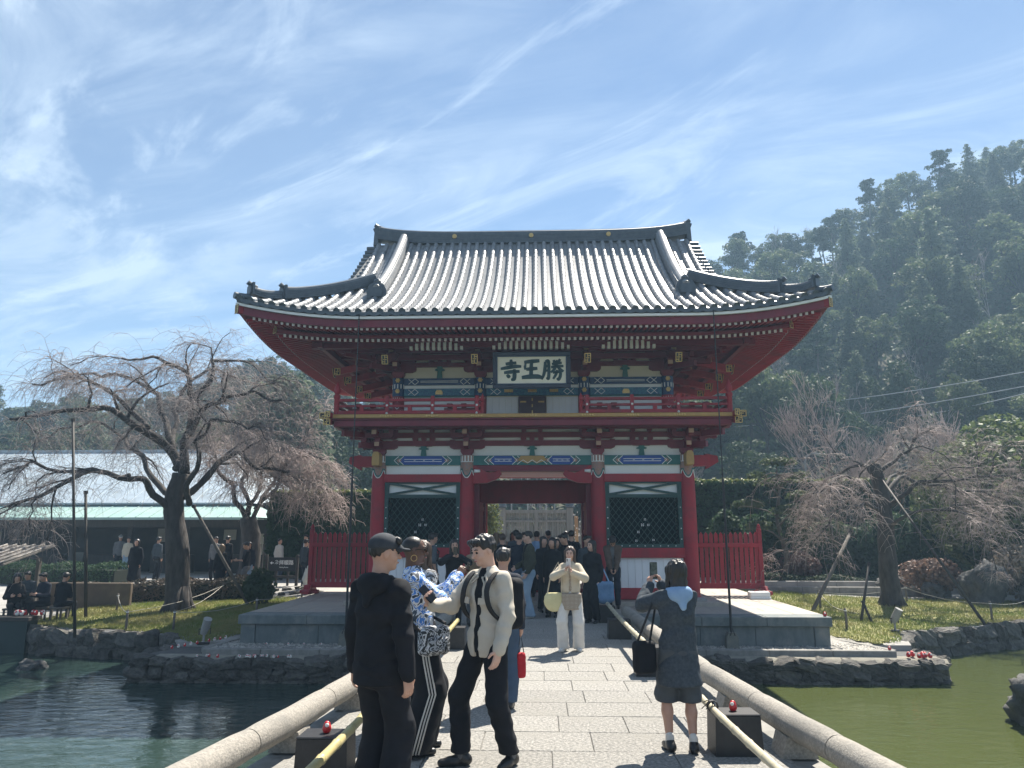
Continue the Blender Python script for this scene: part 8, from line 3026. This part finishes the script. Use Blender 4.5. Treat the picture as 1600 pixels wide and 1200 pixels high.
# ---- props and poles of the cherries
for lb, a, b, r0 in (('tall thin pole holding up the left limb of the big cherry', (-10.75, 17.75, -.6), tuple(at(114, 655, 17.75)), .035),
                     ('shorter thin pole beside the tall one under the big cherry', (-12.2, 20.5, -.6), tuple(at(134, 768, 20.5)), .045),
                     ('slanting wooden prop on the right side of the big cherry', (-8.45, 22.6, -.5), tuple(at(302, 790, 21.9)), .05),
                     ('slanting pale prop left of the right cherry trunk', tuple(at(1268, 945, 21.8)), tuple(at(1330, 830, 23.4)), .055),
                     ('long slanting prop right of the right cherry trunk', tuple(at(1540, 968, 20.6)), tuple(at(1375, 745, 23.7)), .04),
                     ('dark upright prop left of the right cherry trunk', tuple(at(1345, 975, 20.2)), tuple(at(1358, 880, 20.8)), .035),
                     ('short forked prop leaning at the foot of the right cherry', tuple(at(1363, 972, 20.2)), tuple(at(1348, 940, 20.4)), .035)):
    a, b = Vector(a), Vector(b)
    a.z = min(a.z, gz(a.x, a.y))
    o = world_empty('tree_prop', a, lb, 'prop', 'props under the cherries')
    MB().tube([a, a.lerp(b, .5), b], [r0, r0 * .95, r0 * .85], 10).build('pole', BARKG if r0 > .045 else WOODD, o, smooth=True)
    MB().tube([b - (b - a).normalized() * .06, b + Vector((0, 0, .02))], r0 * 1.35, 8).build('rope_binding', BARK, o)

# ---- stakes and cord round the lawns
STK = [('left', [(-10.1, 18.75), (-8.9, 18.75), (-12.0, 21.6), (-10.0, 24.1), (-7.5, 20.5), (-7.2, 23.4)]), ('right', [(7.6, 18.9), (12.6, 21.6), (8.3, 22.5), (11.9, 24.9), (15.2, 23.6)])]
SN = {'left': ['nearest the pond', 'right of the nearest', 'left of the trunk', 'behind the trunk', 'beside the platform', 'by the spiky shrub'], 'right': ['by the slanting kerb', 'near the pond edge', 'by the platform', 'behind the trunk', 'near the boulders']}
for nm, pts in STK:
    tops = []
    for k, (x, y) in enumerate(pts):
        o = empty('wooden_stake', (x, y, gz(x, y) - .1), 0, 'short wooden stake on the %s lawn, %s' % (nm, SN[nm][k]), 'stake', 'stakes on the lawns')
        MB().tube([(0, 0, 0), (.01, 0, .4), (0, .01, .62)], [.032, .03, .028], 8).build('shaft', BARKG, o, smooth=True)
        MB().tube([(.005, .005, .55), (.005, .005, .57)], .036, 8).build('cord_knot', WHITE, o)
        tops.append((x, y, gz(x, y) + .46))
    tops.sort()
    mb = MB()
    for a, b in zip(tops[:-1], tops[1:]):
        a, b = Vector(a), Vector(b)
        mb.tube([a.lerp(b, t) + Vector((0, 0, -.12 * math.sin(math.pi * t))) for t in (0, .25, .5, .75, 1)], .007, 5, cap=False)
    tag(mb.build('boundary_cord', mat('pale_cord', (.42, .40, .35), None)), 'thin pale cord strung between the stakes on the %s lawn' % nm, 'cord', 'cords round the lawns')

# ---- garden spotlights
for lb, (x, y), z in (('grey garden spotlight on the kerb of the left pebble bed', (-7.15, 16.6), -.62), ('grey garden spotlight on the right lawn near the pond', (8.75, 18.9), -.58)):
    o = empty('spotlight', (x, y, z), .4, lb, 'spotlight', 'garden spotlights')
    MB().tube([(0, 0, 0), (0, 0, .25)], .025, 8).build('stem', STONE, o)
    MB().box((0, 0, .04), (.26, .10, .06), ch=.015).build('base', BLACK, o)
    MB().tube([(-.02, .04, .24), (.02, -.02, .36), (.05, -.10, .52), (.06, -.12, .56)], [.07, .09, .085, .09], 12).build('lamp_head', STONE, o, smooth=40)
    MB().tube([(-.10, 0, .22), (-.11, 0, .34), (.13, 0, .34), (.12, 0, .22)], .014, 6).build('yoke', BLACK, o)

# ---- low retaining kerbs and steps of the right path
rp = world_empty('path_retaining_kerb', (10, 26.8, -.4), 'low dark concrete kerb between right lawn and path', 'kerb')
for k in range(6):
    a = 6.7 + k * 1.25
    MB().bx(a + .005, a + 1.245, 26.55, 26.75, -.5, -.06, ch=.015).build('kerb_stone', CONC, rp)
rp = world_empty('path_far_kerb', (10, 27.9, -.2), 'long stone kerb on the far side of the right path', 'kerb')
for k in range(9):
    a = 6.6 + k * 1.4
    MB().bx(a + .005, a + 1.395, 27.7, 27.86, -.4, .06, ch=.015).build('kerb_stone', STONE, rp)
lp = world_empty('plaza_edging', (-8.5, 26.5, -.3), 'broken line of low edging stones across the left plaza', 'edging')
for k in range(12):
    t = k / 11
    inst('edging_stone', random.choice(ROCKS), lp, (-10.2 + 4.0 * t, 25.6 + 2.6 * t, gz(-10.2 + 4.0 * t, 25.6 + 2.6 * t) + .03), (0, 0, random.uniform(0, 3)), (.34, .18, .12))
for k in range(14):
    t = k / 13
    inst('edging_stone', random.choice(ROCKS), lp, (-12.2 + 5.4 * t, 24.6 + .9 * t, gz(-12.2 + 5.4 * t, 24.6 + .9 * t) + .03), (0, 0, random.uniform(0, 3)), (.36, .2, .12))

# ---- power lines over the right slope
for k, (p, q) in enumerate((((1150, 622), (1620, 560)), ((1150, 648), (1620, 582)), ((1340, 640), (1620, 592)))):
    a, b = at(p[0], p[1], 60), at(q[0], q[1], 46)
    d = b - a
    a, b = a - d * .6, b + d * .4
    pts = [a.lerp(b, t) + Vector((0, 0, -1.2 * math.sin(math.pi * t))) for t in np.linspace(0, 1, 15)]
    tag(MB().tube(pts, .03, 5).build('power_line', mat('pale_cable', (.30, .32, .34), None, rough=.5)), ['uppermost thin power line across the right hillside', 'middle thin power line across the right hillside', 'lowest thin power line across the right hillside'][k], 'cable', 'power lines')
lamp = empty('street_lamp', (12.6, 35, 0), 0, 'pale curved street lamp rising behind the right hedge', 'street lamp')
MB().tube([(0, 0, 0), (0, 0, 4.9), (.08, 0, 5.25), (.35, 0, 5.4), (.6, 0, 5.38)], [.06, .05, .045, .04, .04], 8).build('mast', STONE, lamp, smooth=True)
MB().box((.75, 0, 5.36), (.4, .18, .08), ch=.03).build('lamp_head', STONE, lamp)
# ---------------------------------------------------------------- haze
hzb = MB().bx(-420, 420, -45, 1560, -3.4, 80)
hm = bpy.data.materials.new('pale_air'); hm.use_nodes = True
hm.node_tree.nodes.clear()
ho = hm.node_tree.nodes.new('ShaderNodeOutputMaterial')
pv = hm.node_tree.nodes.new('ShaderNodeVolumePrincipled')
pv.inputs['Color'].default_value = (.48, .74, 1.0, 1)
pv.inputs['Density'].default_value = .0015
pv.inputs['Anisotropy'].default_value = .2
hm.node_tree.links.new(pv.outputs[0], ho.inputs['Volume'])
tag(hzb.build('haze', hm), kind='stuff')
